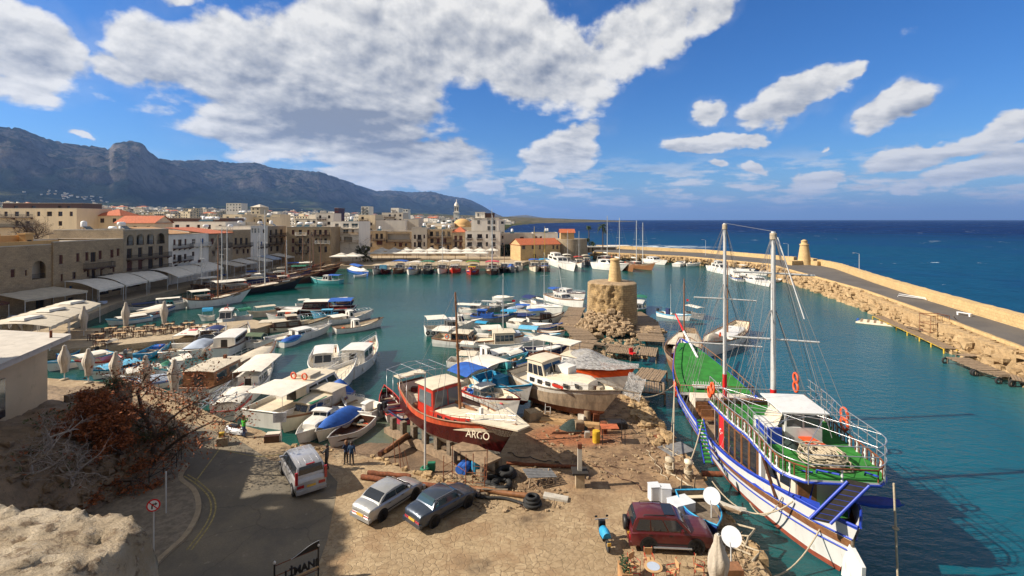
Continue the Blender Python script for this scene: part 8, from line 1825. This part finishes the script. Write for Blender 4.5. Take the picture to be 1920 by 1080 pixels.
# round table with chairs
o=thing('round_table','round cafe table with blue white mosaic top at the bottom edge','table',1225,1092); q=MB(); q.lathe((0,0,.72),[(.42,0),(.42,.04)],24,0); q.lathe((0,0,.761),[(.3,0),(.3,.008)],24,1); q.build('tabletop',['plank2','canbl'],o); q=MB(); q.tube([(0,0,0),(0,0,.72)],.04,6); q.lathe((0,0,0),[(.28,0),(.28,.03)],12); q.build('pedestal','red',o)
def mchair(dx,dy,rz,label):
    c=W(1225,1092); o=empty('cafe_chair',(c.x+dx,c.y+dy,0),label,'chair',None,rz); q=MB(); q.box((0,0,.45),(.42,.42,.04)); q.build('seat','plank2',o); q=MB(); q.box((0,.22,.75),(.4,.035,.36),0,0,(.12,0)); q.build('backrest','plank2',o); q=MB()
    for a in(-.19,.19): q.tube([(a,-.2,0),(a,-.2,.45),(a,.2,.45),(a,.27,.95)],.016,5); q.tube([(a,.2,.45),(a,.22,0)],.016,5); q.tube([(a,-.2,.65),(a,.2,.68)],.016,5); q.tube([(a,-.2,.45),(a,-.2,.65)],.016,5)
    q.build('frame','red',o)
for i,(dx,dy,a,lb) in enumerate(((-.75,.55,35,'cafe chair behind left of the round mosaic table'),(.05,.85,0,'cafe chair straight behind the round mosaic table'),(.95,.1,-80,'cafe chair right of the round mosaic table'),(-.95,-.15,100,'cafe chair left of the round mosaic table near the planter'),(.65,-.45,-120,'cafe chair in front right of the round mosaic table'),(2.3,.35,60,'lone cafe chair near the closed white parasol'))): mchair(dx,dy,R(a),lb)
o=thing('planter','terracotta planter box with green plant at the bottom edge','planter',1172,1092); q=MB(); q.box((0,0,.35),(.5,.95,.7)); q.build('pot','tileold',o); q=MB(); r=random.Random(2)
for i in range(90): c=Vector((U(r,-.2,.2),U(r,-.4,.4),.72+U(r,0,.3))); v=Vector((U(r,-1,1),U(r,-1,1),U(r,-1,1))).normalized()*.07; u=v.cross(Vector((0,0,1))); q.add([c-v,c+u,c+v,c-u],[(0,1,2,3)])
q.build('plant','lfgr',o)
# logs, pipes, hose, tyres
def log(a,b_,r_,mt,label,cat='log',z=None,name='log'):
    A_=W(*a,z or r_); B_=W(*b_,z or r_); q=MB(); n=8; q.tube([A_.lerp(B_,i/n)+Vector((0,0,.03*math.sin(i*2.1))) for i in range(n+1)],r_,8); o=q.build(name,mt); return tag(o,label,cat)
log((678,894),(832,914),.17,'rust','long rust brown mast spar lying behind the silver car','spar',name='spar'); log((690,886),(770,893),.15,'rust','shorter brown spar lying behind the long one left of the lamp post','spar',name='spar')
log((838,908),(1010,933),.16,'wood','long brown spar lying behind the dark blue car','spar',name='spar'); log((712,852),(766,818),.22,'dwood','dark heavy timber lying across the slipway mud','timber',-.3,'timber'); log((722,846),(764,814),.14,'wood','reddish timber on top of the dark slipway timber','timber',-.05,'timber'); log((950,868),(1085,876),.12,'rust','thin rusty pipe lying across the yard toward the white post','pipe',None,'pipe')
q=MB(); pts=[W(880+i*8.5,926+i*1.4+math.sin(i*.6)*2.5,.1) for i in range(14)]; q.tube(pts,.09,6); tag(q.build('hose','rub'),'thick black hose stretched on the paving right of the dark blue car','hose')
q=MB(); 
for i in range(6): q.torus((.05*math.sin(i*2),.05*math.cos(i*3),.1+i*.09),.5-.04*i,.09,18,6)
solo(q,'hose_coil','rub','thick black hose coiled on the paving','hose',998,948)
for px,py,z,s,lb in((940,912,.0,.55,'big tyre lying flat by the ARGO bow'),(951,893,.0,.5,'tyre under the torn cover below the ARGO bow'),(948,888,.34,.45,'top tyre of the small pile below the ARGO bow'),(922,905,.0,.4,'small tyre left of the big flat tyre')):
    q=MB(); q.torus((0,0,.17),s,.17,18,8); solo(q,'tyre','rub',lb,'tyre',px,py,0,z)
def barrel(px,py,mt,label,lying=False,z=0,rz=0):
    q=MB(); ax=Matrix.Rotation(R(90),3,'Y') if lying else None; q.lathe((0,0,.3 if lying else 0),[(.28,-.44 if lying else 0),(.29,-.2 if lying else .25),(.3,-.18 if lying else .28),(.29,.2 if lying else .6),(.3,.22 if lying else .63),(.28,.44 if lying else .88)],16,0,True,ax); solo(q,'barrel',mt,label,'barrel',px,py,rz,z)
barrel(866,884,'blu','blue plastic barrel lying under the timber platform',True,0,R(70)); barrel(873,885,'blu','second blue barrel lying right of the first',True,0,R(70)); barrel(892,886,'cyn','pale blue barrel at the right post of the timber platform'); barrel(1118,829,'yel','yellow oil drum beside the orange table'); barrel(1132,812,'rust','rusty drum behind the yellow one')
# rusty scaffold by the ARGO
r=random.Random(14)
o=thing('scaffold','rusty thin scaffold of upright rods around the timber platform','scaffold',868,912); q=MB(); ps=[(-1.3,.3),(-.8,.9),(.2,-.4),(1.4,-.6),(1.5,.2),(.6,.3)]
for x,y in ps: q.tube([(x,y,0),(x+.04,y,1.9+.4*math.sin(x*5))],.028,4)
for a,b_ in zip(ps,ps[1:]):
    for z_ in(.5,1.1): q.tube([(*a,z_),(*b_,z_+.05)],.022,4)
q.build('rods','rust',o)
for px,py,lb in((742,868,'pair of thin rusty rods stuck in the slipway mud, left'),(752,878,'thin bent rod beside the rods in the slipway mud')):
    q=MB(); q.tube([(0,0,-.3),(-.2,.1,1.7)],.025,4); q.tube([(.6,0,-.3),(.2,.1,1.2)],.02,4); solo(q,'rod','rust',lb,'rod',px,py)
q=MB()
for i in range(9): q.box((U(r,-.8,.8),U(r,-.4,.4),.05+i*.035),(U(r,.8,1.6),.16,.04),0,U(r,-.5,.5))
solo(q,'plank_heap','oldwood','loose heap of short planks under the lamp post side scaffold','planks',905,925)
o=thing('pallet_table','crooked table made of a weathered pallet with crossed legs','table',1012,905,R(18)); q=MB()
for i in range(6): q.box((0,-.5+i*.2,.62),(2.0,.15,.04),0,0,(.02,.14))
q.build('top','gry',o)
for x in(-.6,.6):
    q=MB(); q.tube([(x-.3,-.4,0),(x+.2,.4,.6)],.05,4); q.tube([(x+.3,-.4,0),(x-.2,.4,.6)],.05,4); q.build('crossed_leg','plank',o)
q=MB(); q.box((0,0,.08),(1.5,.5,.16),0,0,(0,.05)); solo(q,'loose_board','oldwht','weathered white panel lying flat near the coiled hose','panel',1042,935,R(-15))
# junk row under the cruiser
for i,(px,py,s,mt,lb,nm,rz) in enumerate(((1038,792,(2.3,.8,.22),'plank2','stack of yellowish planks under the long white cruiser','plank_stack',-.28),(1120,800,(2.6,.6,.25),'plank2','pile of pale planks behind the yellow drum','plank_stack',-.2),(1070,813,(3.0,.25,.1),'dwood','dark plank on the ground in front of the black net heap','plank',-.03),(1086,806,(.7,.6,.7),'plank','square cardboard box beside the black net heap','box',.1),(1101,820,(.4,.35,.45),'oldwht','small white canister left of the yellow drum','canister',0),(1096,787,(.9,.7,.45),'oldwht','tilted white cover behind the black net heap','cover',.6),(1117,790,(.5,.5,.7),'rust','brown bucket stool behind the black net heap','stool',.1),(1158,802,(1.4,.8,.5),'blk','dark toolbox heap under the orange topped trestle','toolbox',.2),(1000,785,(1.3,1.0,.7),'conc','pale tarpaulin bundle by the stern props of the cruiser','bundle',.5))):
    q=MB(); 
    if s[2]<.3 and s[0]>2: 
        for k in range(5): q.box((U(r,-.1,.1),-s[1]/2+s[1]*(k+.5)/5,s[2]*.5+.02*(k%2)),(s[0]*U(r,.85,1.05),s[1]/5*.9,s[2]))
    else:
        q.box((0,0,s[2]/2),s,0,0,(.05,.06)); q.box((0,0,s[2]),(s[0]*.8,s[1]*.8,.06),0)
    solo(q,nm,mt,lb,'junk' if nm not in('plank_stack','plank','box') else nm.replace('_',' '),px,py,rz)
rows=[[(math.cos(j*.52)*(1.2-.22*i)*(1+.2*fbm(j,i,2)),math.sin(j*.52)*(.75-.13*i)*(1+.2*fbm(j,i,7)),.17*i+.08*fbm(j*1.3,i)) for j in range(12)] for i in range(5)]
q=MB(); q.grid(rows,0,True,True); q.add(rows[-1],[tuple(range(12))]); solo(q,'net_heap','net','black fishing net heap under the bow of the long white cruiser','net',1075,803)
o=thing('trestle','steel trestle frame with an orange top beside the yellow drum','trestle',1147,828); q=MB(); 
for x in(-.8,.9): 
    for y in(-.5,.6): q.tube([(x,y,0),(x,y,1.5 if y>0 else 1.2)],.03,4)
q.tube([(-.8,-.5,.1),(.9,.6,.1)],.025,4); q.tube([(.9,-.5,.1),(-.8,.6,.1)],.025,4); q.tube([(-.8,.6,1.5),(.9,.6,1.5),(1.9,-.2,.7)],.03,4); q.build('frame','blk',o); q=MB(); q.box((-.2,-.1,1.2),(1.3,.9,.05)); q.build('top','tile',o)
o=thing('ladder','thin ladder leaning on the side of the long white cruiser','ladder',1022,776); q=MB()
for x in(0,.45): q.tube([(x,0,0),(x+.25,.8,3.4)],.03,4)
for i in range(9): u=(i+.5)/9; q.tube([(.25*u,.8*u,3.4*u),(.45+.25*u,.8*u,3.4*u)],.022,4)
q.build('rails','pole',o)
# debris stuff: stones, sticks and rubbish strewn over the yard
q=MB()
for i in range(950):
    k=r.random()
    if k<.5: px,py=U(r,1000,1330),U(r,750,900)
    elif k<.75: px,py=U(r,820,1060),U(r,880,960)
    else: px,py=U(r,1310,1430),U(r,930,1080)
    p=W(px,py); 
    if p.x>12.1: p.x=U(r,9.5,12.0)
    if p.x<12.2:
        if r.random()<.5: rockmesh(q,(p.x,p.y,.03),U(r,.05,.16),r,0)
        else: a=U(r,0,3.1); l_=U(r,.2,.8); q.tube([(p.x,p.y,.04),(p.x+math.cos(a)*l_,p.y+math.sin(a)*l_,.05+U(r,0,.1))],.02,3,1 if r.random()<.6 else 2)
kind(q.build('yard_debris',['rockw','plank','dwood']),'stuff')
q=MB()
for i in range(60):
    t_=r.random(); x=U(r,10.6,12.3)+0; y=U(r,37,47.5); rockmesh(q,(x,y,U(r,-.05,.15)),U(r,.25,.6),r)
for i in range(50): rockmesh(q,(U(r,12.2,12.7),U(r,24,47),U(r,-.5,-.1)),U(r,.25,.5),r)
for i in range(60):
    a_=i/60; p=Vector(w0(550,838)).lerp(Vector(w0(700,860)),a_) if a_<.5 else Vector(w0(700,860)).lerp(Vector(w0(860,915)),a_*2-1); rockmesh(q,(p.x+U(r,-.2,.2),p.y+U(r,-.1,.3),U(r,-.25,.05)),U(r,.2,.38),r)
kind(q.build('edge_stones','rocky'),'stuff')
for i in range(7):
    a_=(1335+i*7,948+i*3+U(r,-3,3)); q=MB(); q.box((0,0,.08+.05*i),(U(r,1.3,2.4),.2,.07),0,0,(0,U(r,-.05,.05))); solo(q,'loose_plank','plank' if i%2 else 'oldwht','loose plank in the pile between the dinghy and the quay edge','plank',*a_,U(r,-.9,-.3),0,'loose planks by the dinghy')
for i in range(5): q=MB(); q.tube([(U(r,-.3,.3),U(r,-.3,.3),.06),(U(r,.6,1),U(r,.3,1.2),.1),(U(r,0,.3),U(r,1.2,1.9),.06)],.06,5); solo(q,'rope_end','rope','frayed rope end on the ground right of the near satellite dish','rope',1395+i*5,1010+i*12,U(r,0,2),0,'frayed ropes near the quay edge')
def ground_rope(px0,py0,px1,py1,label,amp=3,mt='rope',r_=.03):
    q=MB(); n=24; q.tube([W(px0+(px1-px0)*i/n+amp*math.sin(i*.9),py0+(py1-py0)*i/n+amp*.6*math.cos(i*.7),.05) for i in range(n+1)],r_,4); tag(q.build('ground_rope',mt),label,'rope')
ground_rope(1110,870,1235,930,'thin dark rope winding over the yard from the white post',5,'dwood'); ground_rope(1212,842,1250,900,'pale rope winding beside the two bollards',3); ground_rope(1055,870,950,850,'dark cable in the shadow of the ARGO bow',4,'blk'); ground_rope(1258,888,1330,935,'bundle of pale ropes running from the bollard to the dish',2,'rope',.06)
ground_rope(1245,838,1300,870,'thin rope near the quay edge above the bollards',2)
# jetty edge items
o=thing('crate','open wooden crate with pale lid at the near jetty','crate',512,826,R(10)); q=MB(); q.box((0,0,.25),(1.1,.8,.5)); q.build('body','dwood',o); q=MB(); q.box((0,.1,.53),(1.0,.55,.06)); q.build('lid','plag',o)
o=thing('planter','square white planter with yellow container by the road edge','planter',418,834,R(20)); q=MB(); q.box((0,0,.3),(.75,.6,.6)); q.build('box','conc',o); q=MB(); q.box((-.1,.05,.75),(.35,.3,.35)); q.build('container','yel',o); q=MB(); 
for i in range(14): q.tube([(0,0,.6),(U(r,-.6,.6),U(r,-.5,.5),U(r,1,1.6))],.012,3)
q.build('twigs','bark',o)
o=thing('jet_ski','small white water scooter parked on the quay beside the green jacket','water scooter',442,813,R(-20)); rows=[[(-.9+1.9*i/8,.38*math.sin(math.pi*(.15+.7*i/8))*math.cos(a),.28+.25*math.sin(a)) for a in [math.pi*j/6 for j in range(7)]] for i in range(9)]
q=MB(); q.grid(rows); q.box((0,0,.22),(1.7,.62,.2)); q.build('hull','plast',o); q=MB(); q.box((-.2,0,.6),(.8,.3,.18)); q.build('seat','blk',o); q=MB(); q.tube([(.4,-.3,.85),(.35,0,.8),(.4,.3,.85)],.03,5); q.tube([(.5,0,.5),(.35,0,.8)],.05,5); q.build('handlebar','blk',o)
fence('grey steel handrail along the gangway beside the brown cabin boat',[(*w0(372,778),0),(*w0(432,740),.4)],0,1.0,'stl',1.4)
# kerb, yellow lines, pavement
KB=[w0(268,1110),w0(292,1060),w0(345,1010),w0(368,972),w0(372,945),w0(362,920),w0(338,898),w0(352,872)]
def ribbon(q,P,w_,z,m=0,h=0):
    a=offs(P,w_/2); b_=offs(P,-w_/2)
    if h: q.grid([[(*p,z) for p in b_],[(*p,z+h) for p in b_],[(*p,z+h) for p in a],[(*p,z) for p in a]],m,False)
    else: q.grid([[(*p,z) for p in b_],[(*p,z) for p in a]],m,False)
def smooth(P,n=5):
    o=[]
    for i in range(len(P)-1):
        p=[Vector(P[max(0,min(len(P)-1,i+k))]) for k in(-1,0,1,2)]
        for j in range(n):
            t=j/n; o.append(tuple(.5*((2*p[1])+(p[2]-p[0])*t+(2*p[0]-5*p[1]+4*p[2]-p[3])*t*t+(3*p[1]-p[0]-3*p[2]+p[3])*t**3)))
    return o+[P[-1]]
KS=smooth(KB); q=MB(); ribbon(q,KS,.28,0,0,.14); kind(q.build('kerb','conc'))
pv=[(x,y) for x,y in offs(KS,.12)]+[(-24.6,36),(-25.2,30),(-25,22),(-24.5,15),(-20,15)]
kind(slab('pavement',pv,.128,-.05,'conc2' if 'conc2' in MT else 'paving'))
YL=smooth([w0(350,1032),w0(385,985),w0(396,955),w0(390,930),w0(368,908),w0(345,893)]); q=MB(); ribbon(q,YL,.09,.018); ribbon(q,offs(YL,-.22),.09,.018)
YL2=smooth([w0(425,845),w0(455,852),w0(490,856),w0(530,852)]); ribbon(q,YL2,.09,.018); ribbon(q,[w0(365,905),w0(412,842)],.09,.018); kind(q.build('road_markings','ymark' if 'ymark' in MT else 'yel'))
# ---------------------------------------------------------------- castle masses, bank, left building
q=MB(); q.prism([(-70,-9),(13,-9),(13,1.15),(-70,1.15)],-3,15.85); tag(q.build('castle_wall','stony'),'castle curtain wall under the viewpoint','wall')
# foreground parapet rock
rows=[]
for i in range(90):
    v=i/89; rw=[]
    for j in range(190):
        u=j/189; x=-4.2+3.14*u; 
        top=16.06+.02*fbm(x*2.9,v*2.2,11)+.020*fbm(x*7,v*9,1,6)+.030*abs(fbm(x*17,v*24,0,5))-.03*max(0,v-.55)*2
        yb=1.60-.07*max(0,(x+1.75))+.05*fbm(x*2.2,0,9)+.025*mn.noise(Vector((x*9,0,3)))
        if v<.72: y=.35+(yb-.35)*(v/.72); z=top
        else: k=(v-.72)/.28; y=yb+.05*math.sin(k*2.2)+.03*fbm(x*5,k*3,2); z=top-.03*k-.8*k**1.6
        e=max(0,(x+1.42)/.36); 
        if e>0: z-=.05*e**2+.02*fbm(x*7,v*8)*e; y-=.02*e
        if x>-1.13: kk=(x+1.13)/.07; z-=.55*kk**1.3
        rw.append((x+(.03*fbm(y*4,z*4,5) if u>.9 else 0),y,z))
    rows.append(rw)
m,t,b=nt('parapet'); g=G(t); co=g.n('ShaderNodeTexCoord').outputs['Object']; st=g.vmul(co,(1,1.9,1.9))
n1=g.noise(st,2.6,8,.68); n2=g.noise(st,11,8,.72); n3=g.noise(st,38,6,.7)
col=g.mix(g.mr(n1,.36,.64),(.70,.58,.42),(.48,.37,.24)); col=g.mix(g.mr(n2,.50,.62,0,.85),col,(.20,.13,.075)); col=g.mix(g.mr(n3,.60,.68,0,.5),col,(.62,.58,.52)); col=g.mix(g.mr(n1,.62,.70,0,.85),col,(.62,.55,.46)); 
t.links.new(col,b.inputs['Base Color']); b.inputs['Roughness'].default_value=.9
hh=g.math('ADD',g.math('MULTIPLY',n2,1.0),g.math('MULTIPLY',n3,.35)); t.links.new(g.n('ShaderNodeBump',{'Height':hh,'Strength':1.0,'Distance':.07}).outputs[0],b.inputs['Normal'])
q=MB(); q.grid(rows); tag(q.build('parapet_stone','parapet'),'weathered sunlit block of the castle parapet in the lower left corner','stone block')
# bank
def toe(y): return interp(y,[(0,-24.6),(26,-24.2),(33,-23.9),(37,-24.6),(41,-28.2),(46,-34),(49,-42)])
def bankz(x,y):
    d=toe(y)-x
    if d<=0: return -.2
    hmax=interp(y,[(10,6.0),(28,5.2),(34,4.6),(38,2.6),(43,1.0),(48,.3)])
    return hmax*(1-math.exp(-d/1.9))+.35*fbm(x*.5,y*.5,3)*min(1,d)+.13*fbm(x*2,y*2,5)-.05
q=MB(); rows=[]
for i in range(120):
    y=3+i*.39; rows.append([(x,y,bankz(x,y)) for x in [toe(y)+.4-(j/60)**1.5*24 for j in range(61)]])
q.grid([r_[::-1] for r_ in rows]); kind(q.build('rocky_bank','bank'))
r=random.Random(77); q=MB()
for i in range(420):
    y=U(r,25,43); x=toe(y)-abs(r.gauss(0,1.8))+.3; rockmesh(q,(x,y,bankz(x,y)+.05),U(r,.12,.42),r)
kind(q.build('bank_stones','bank'),'stuff')
q=MB()
for i in range(2600):
    y=U(r,26,44); x=toe(y)-U(r,.5,6); 
    if fbm(x*.4,y*.4,8)<.05: continue
    z=bankz(x,y); c=Vector((x,y,z+U(r,0,.3))); v=Vector((U(r,-1,1),U(r,-1,1),U(r,-.3,1))).normalized()*U(r,.08,.2); u=v.cross(Vector((0,0,1)))*.6; q.add([c-v,c+u,c+v,c-u],[(0,1,2,3)],0 if r.random()<.6 else 1)
kind(q.build('bank_scrub',['lfol','lfor']),'stuff')
o=empty('terrace_building',(0,0,0),'beige building with flat overhanging concrete roof at the left edge above the bank','building')
rc=[(-31,34.5),(-28.4,27.1),(-28.0,22),(-45,20),(-45,35.8),(-37,35.7)]
q=MB(); q.prism([(-32,33.8),(-30.0,28),(-29.6,23),(-44,21),(-44,35),(-37,35)][::-1],3,8.62); q.build('wall','plab',o) if 'plab' in MT else None
q=MB(); q.prism(rc[::-1],8.62,8.98); q.build('roof','roofl',o)
q=MB(); q.prism([(x*.985-.25,y*.99+.1) for x,y in rc][::-1],8.98,9.02); q.build('roof_screed','roofl',o); q=MB(); q.tube([(-31.2,33.2,9.0),(-31.2,33.2,9.5)],.08,6); q.build('vent_pipe','rust',o)
q=MB(); q.hexa([(-30.5,29.4,5.2),(-30.12,28.3,5.2),(-30.02,28.3,5.2),(-30.4,29.45,5.2)],[(-30.5,29.4,7.5),(-30.12,28.3,7.5),(-30.02,28.3,7.5),(-30.4,29.45,7.5)]); q.build('window','glass',o)
fence('black iron railing on the rocky bank above the road',[(-25.3,29.5,bankz(-25.3,29.5)),(-25.8,32,bankz(-25.8,32)),(-26,34.5,bankz(-26,34.5)),(-27,37,bankz(-27,37))],0,1.0,'iron',1.3,thick=.035)
fence('short black railing beside the pavement at the foot of the bank',[(-23.3,31.5,.1),(-22.9,33.5,.1),(-23.6,35.5,.1)],0,1.0,'iron',.9,thick=.03)
q=MB(); wallstrip(q,[(-31.7,34.9),(-30.9,37.0),(-30.2,38.8)],.6,-.5,4.3,.5); tag(q.build('terrace_wall','bank'),'old rubble wall dropping from the beige building to the terrace','wall')
# ---------------------------------------------------------------- trees
def tree(name,label,base,h,seed,bark='bark',leaf=None,spread=.55,depth=5,r0=.22,nl=0,lsz=.12,lean=(0,0,1),gn=3,twist=.35,droop=0,cat='tree',lfprob=.5,l0=.34,limbs=None):
    r=random.Random(seed); q=MB(); tips=[]
    def grow(p,d,ln,rad,k):
        pts=[p]; n=5
        for i in range(n):
            d=(d+Vector((r.gauss(0,twist*.5),r.gauss(0,twist*.5),r.gauss(0,twist*.3)-droop*(depth-k)*.03))).normalized(); p=p+d*ln/n; pts.append(p)
        q.tube(pts,rad,6 if k>2 else 3,0,r1=rad*.62,cap=False)
        if k<=2: tips.extend(pts[2:])
        if k<=0: return
        for i in range(gn if k<depth else gn+1):
            u=U(r,.45,1.0) if i else 1.0; j=min(n,int(u*n)); nd=(d+Vector((r.gauss(0,spread),r.gauss(0,spread),r.gauss(0,spread*.6)+.12))).normalized(); grow(pts[j],nd,ln*U(r,.62,.88),rad*.62*(1 if i==0 else .8),k-1)
    o=empty(name,tuple(base),label,cat)
    if limbs:
        for pts,r1_,r2_ in limbs:
            P=[Vector(p)-Vector(base) for p in pts]; q.tube(P,r1_,7,0,r1=r2_)
            for i in range(1,len(P)):
                for k in range(3 if i>1 else 1):
                    dd_=(P[i]-P[i-1]).normalized(); grow(P[i-1].lerp(P[i],U(r,.2,1)),(dd_*.6+Vector((r.gauss(0,.8),r.gauss(0,.8),r.gauss(.1,.6)))).normalized(),U(r,.8,1.7),r2_*.6,3)
    else: grow(Vector((0,0,-.3)),Vector(lean).normalized(),h*l0,r0,depth)
    q.build('trunk',bark,o)
    if leaf:
        q=MB(); n=len(tips)
        cl=[t_ for t_ in tips if fbm(t_.x*.9,t_.y*.9,t_.z*.9)>-.15+.5*(.5-lfprob)] or tips
        for i in range(nl):
            c=r.choice(cl)+Vector((r.gauss(0,.16),r.gauss(0,.16),r.gauss(0,.14))); v=Vector((r.gauss(0,1),r.gauss(0,1),r.gauss(0,.7))).normalized()*lsz*U(r,.5,1.3); u=v.cross(Vector((r.gauss(0,1),r.gauss(0,1),r.gauss(0,1))).normalized())*.6; q.add([c-v,c+u,c+v,c-u],[(0,1,2,3)])
        q.build('crown',leaf,o)
    return o
PT=lambda px,py,Y:((px-CX)/F*Y,Y,zat(py,Y))
tree('bare_tree','twisted dark tree with sparse rusty leaves leaning over the road',PT(262,908,33),9,5,'bark','lfor',.7,3,.26,3600,.10,(0,0,1),3,.55,0,'tree',.45,.3,[([PT(*p) for p in L_],a_,b_) for L_,a_,b_ in (([(262,915,33),(283,870,33),(292,820,33),(268,775,33.3),(258,735,33.5),(275,700,34)],.2,.07),([(283,872,33),(320,835,32.6),(352,812,32.3),(400,790,32),(428,792,31.8)],.12,.04),([(292,822,33),(315,790,33.4),(345,765,33.6),(385,745,33.8)],.1,.04),([(268,776,33.3),(235,755,33),(212,735,32.7)],.09,.04),([(292,822,33),(330,800,32.6),(345,835,32.2),(322,862,32)],.08,.03),([(258,735,33.5),(300,705,33.8),(340,700,34)],.07,.03))])
tree('rusty_tree','bushy tree with orange brown dry leaves on the bank',(-26.6,30.6,bankz(-26.6,30.6)-.6),4.3,12,'bark','lfor',.75,5,.16,15000,.085,(.5,-.3,.8),3,.4,0,'tree',.62)
tree('rusty_tree','lower dry brown tree hanging down the bank towards the pavement',(-25.2,29.8,bankz(-25.2,29.8)-1.2),3.6,31,'bark','lfor',.8,4,.12,4200,.09,(.7,-.1,.6),3,.4,.5,'tree',.55)
tree('rusty_tree','third dry orange brown tree between the bank railing and the road post',(-24.9,31.6,bankz(-24.9,31.6)-.3),4.4,37,'bark','lfor',.85,4,.12,9000,.09,(.3,-.3,.9),4,.4,.3,'tree',.6)
tree('olive_bush','grey green bush between the two brown trees',(-25.2,33.4,bankz(-25.2,33.4)-.6),3.6,22,'bark','lfol',.8,4,.12,7000,.07,(.4,0,1),3,.4,0,'bush',.7)
tree('green_bush','small dark green bush on top of the old rubble wall',(-30.2,37.0,4.4),1.4,23,'bark','lfgr',.8,3,.05,2600,.09,(0,0,1),3,.4,0,'bush',.8)
for i,(x,y,z,h,s,ln) in enumerate(((-26.4,26.6,2.6,5.2,41,(.45,.1,1)),(-27.2,28.4,3.6,4.6,43,(.3,.0,1)),(-25.5,27.3,1.4,4.4,47,(.6,.25,.8)))):
    tree('bare_bush',f"leafless whitish bush {['at the left edge','below the beige building','reaching furthest right over the bank'][i]}",(x,y,z),h,s,'barkw',None,.8,5,.11,0,.1,ln,3,.55,.25,'bush')
tree('bare_tree','large leafless round tree in front of the long cream block at the far left',(-114,118,8.5),11,61,'bark',None,.7,5,.32,0,.1,(0,0,1),4,.4,0,'tree')
tree('bare_tree','pale bare tree at the corner of the harbour right of the modern block',((676-CX)/F*196,196,0),13,63,'barkw',None,.5,5,.2,0,.1,(0,0,1),3,.35)
tree('street_tree','brownish thin leaved tree before the stone house with the white slab',((690-CX)/F*200,200,0),10,65,'bark','lfol',.6,4,.2,3500,.25,(0,0,1),3,.35)
for i,(px,py_,Y,h,s,lb) in enumerate(((955,478,232,12,71,'large dark green tree filling the gap right of the hotel'),(975,478,228,10,72,'dark green tree against the left gable of the red roofed stone house'),(938,480,230,8,73,'lower green tree directly beside the hotel corner'))):
    tree('green_tree',lb,((px-CX)/F*Y,Y,0),h,s,'bark','lfgr',.75,4,.25,6000,.42,(0,0,1),4,.35,0,'tree',.9,.22)
tr_=random.Random(91)
for i in range(26):
    Y=U(tr_,230,700); px=U(tr_,150,930); x=(px-CX)/F*Y; 
    if x>-12: continue
    tree('town_tree','dark green tree among the houses of the town',(x,Y,gz(x,Y)),U(tr_,8,13),200+i,'bark','lfgr',.8,3,.25,900,.75,(0,0,1),4,.3,0,'tree',.9,.25)['group']='trees in the town'
for i,(x,y,zc,rr) in enumerate(((-43.5,22.5,21,4.8),(-38.0,17.5,19,4.6),(-31,15.0,15,4.6))):  # pines outside the frame, added only to cast shade on the road
    o=empty('added_shade_pine',(x,y,5),'tall flat crowned pine added unseen left of the view to shade the road','tree','unseen pines added to shade the road'); q=MB(); q.tube([(0,0,-3),(.3,0,zc-8),(0,0,zc-4.5)],.35,7); q.build('trunk','bark',o); q=MB(); r=random.Random(i)
    for k in range(3600):
        a=U(r,0,6.28); d_=rr*math.sqrt(r.random()); c=Vector((d_*math.cos(a),d_*math.sin(a),zc-5+U(r,0,3.2)*(1-(d_/rr)**2)+.3))
        if fbm(c.x*.5,c.y*.5,i)>.28: continue
        v=Vector((U(r,-1,1),U(r,-1,1),U(r,-.4,.4))).normalized()*.45; u=v.cross(Vector((0,0,1)))*.7; q.add([c-v,c+u,c+v,c-u],[(0,1,2,3)])
    q.build('crown','lfgr',o)
# haze
m=bpy.data.materials.new('haze'); m.use_nodes=True; t=m.node_tree; t.nodes.remove(t.nodes['Principled BSDF']); MT['haze']=m
pv_=t.nodes.new('ShaderNodeVolumePrincipled'); pv_.inputs['Color'].default_value=(.26,.48,1,1); pv_.inputs['Density'].default_value=3.4e-5; pv_.inputs['Anisotropy'].default_value=.2; t.links.new(pv_.outputs[0],t.nodes['Material Output'].inputs[1])
q=MB(); q.box((10000,30500,700),(90000,63000,1408)); kind(q.build('haze','haze'),'stuff')
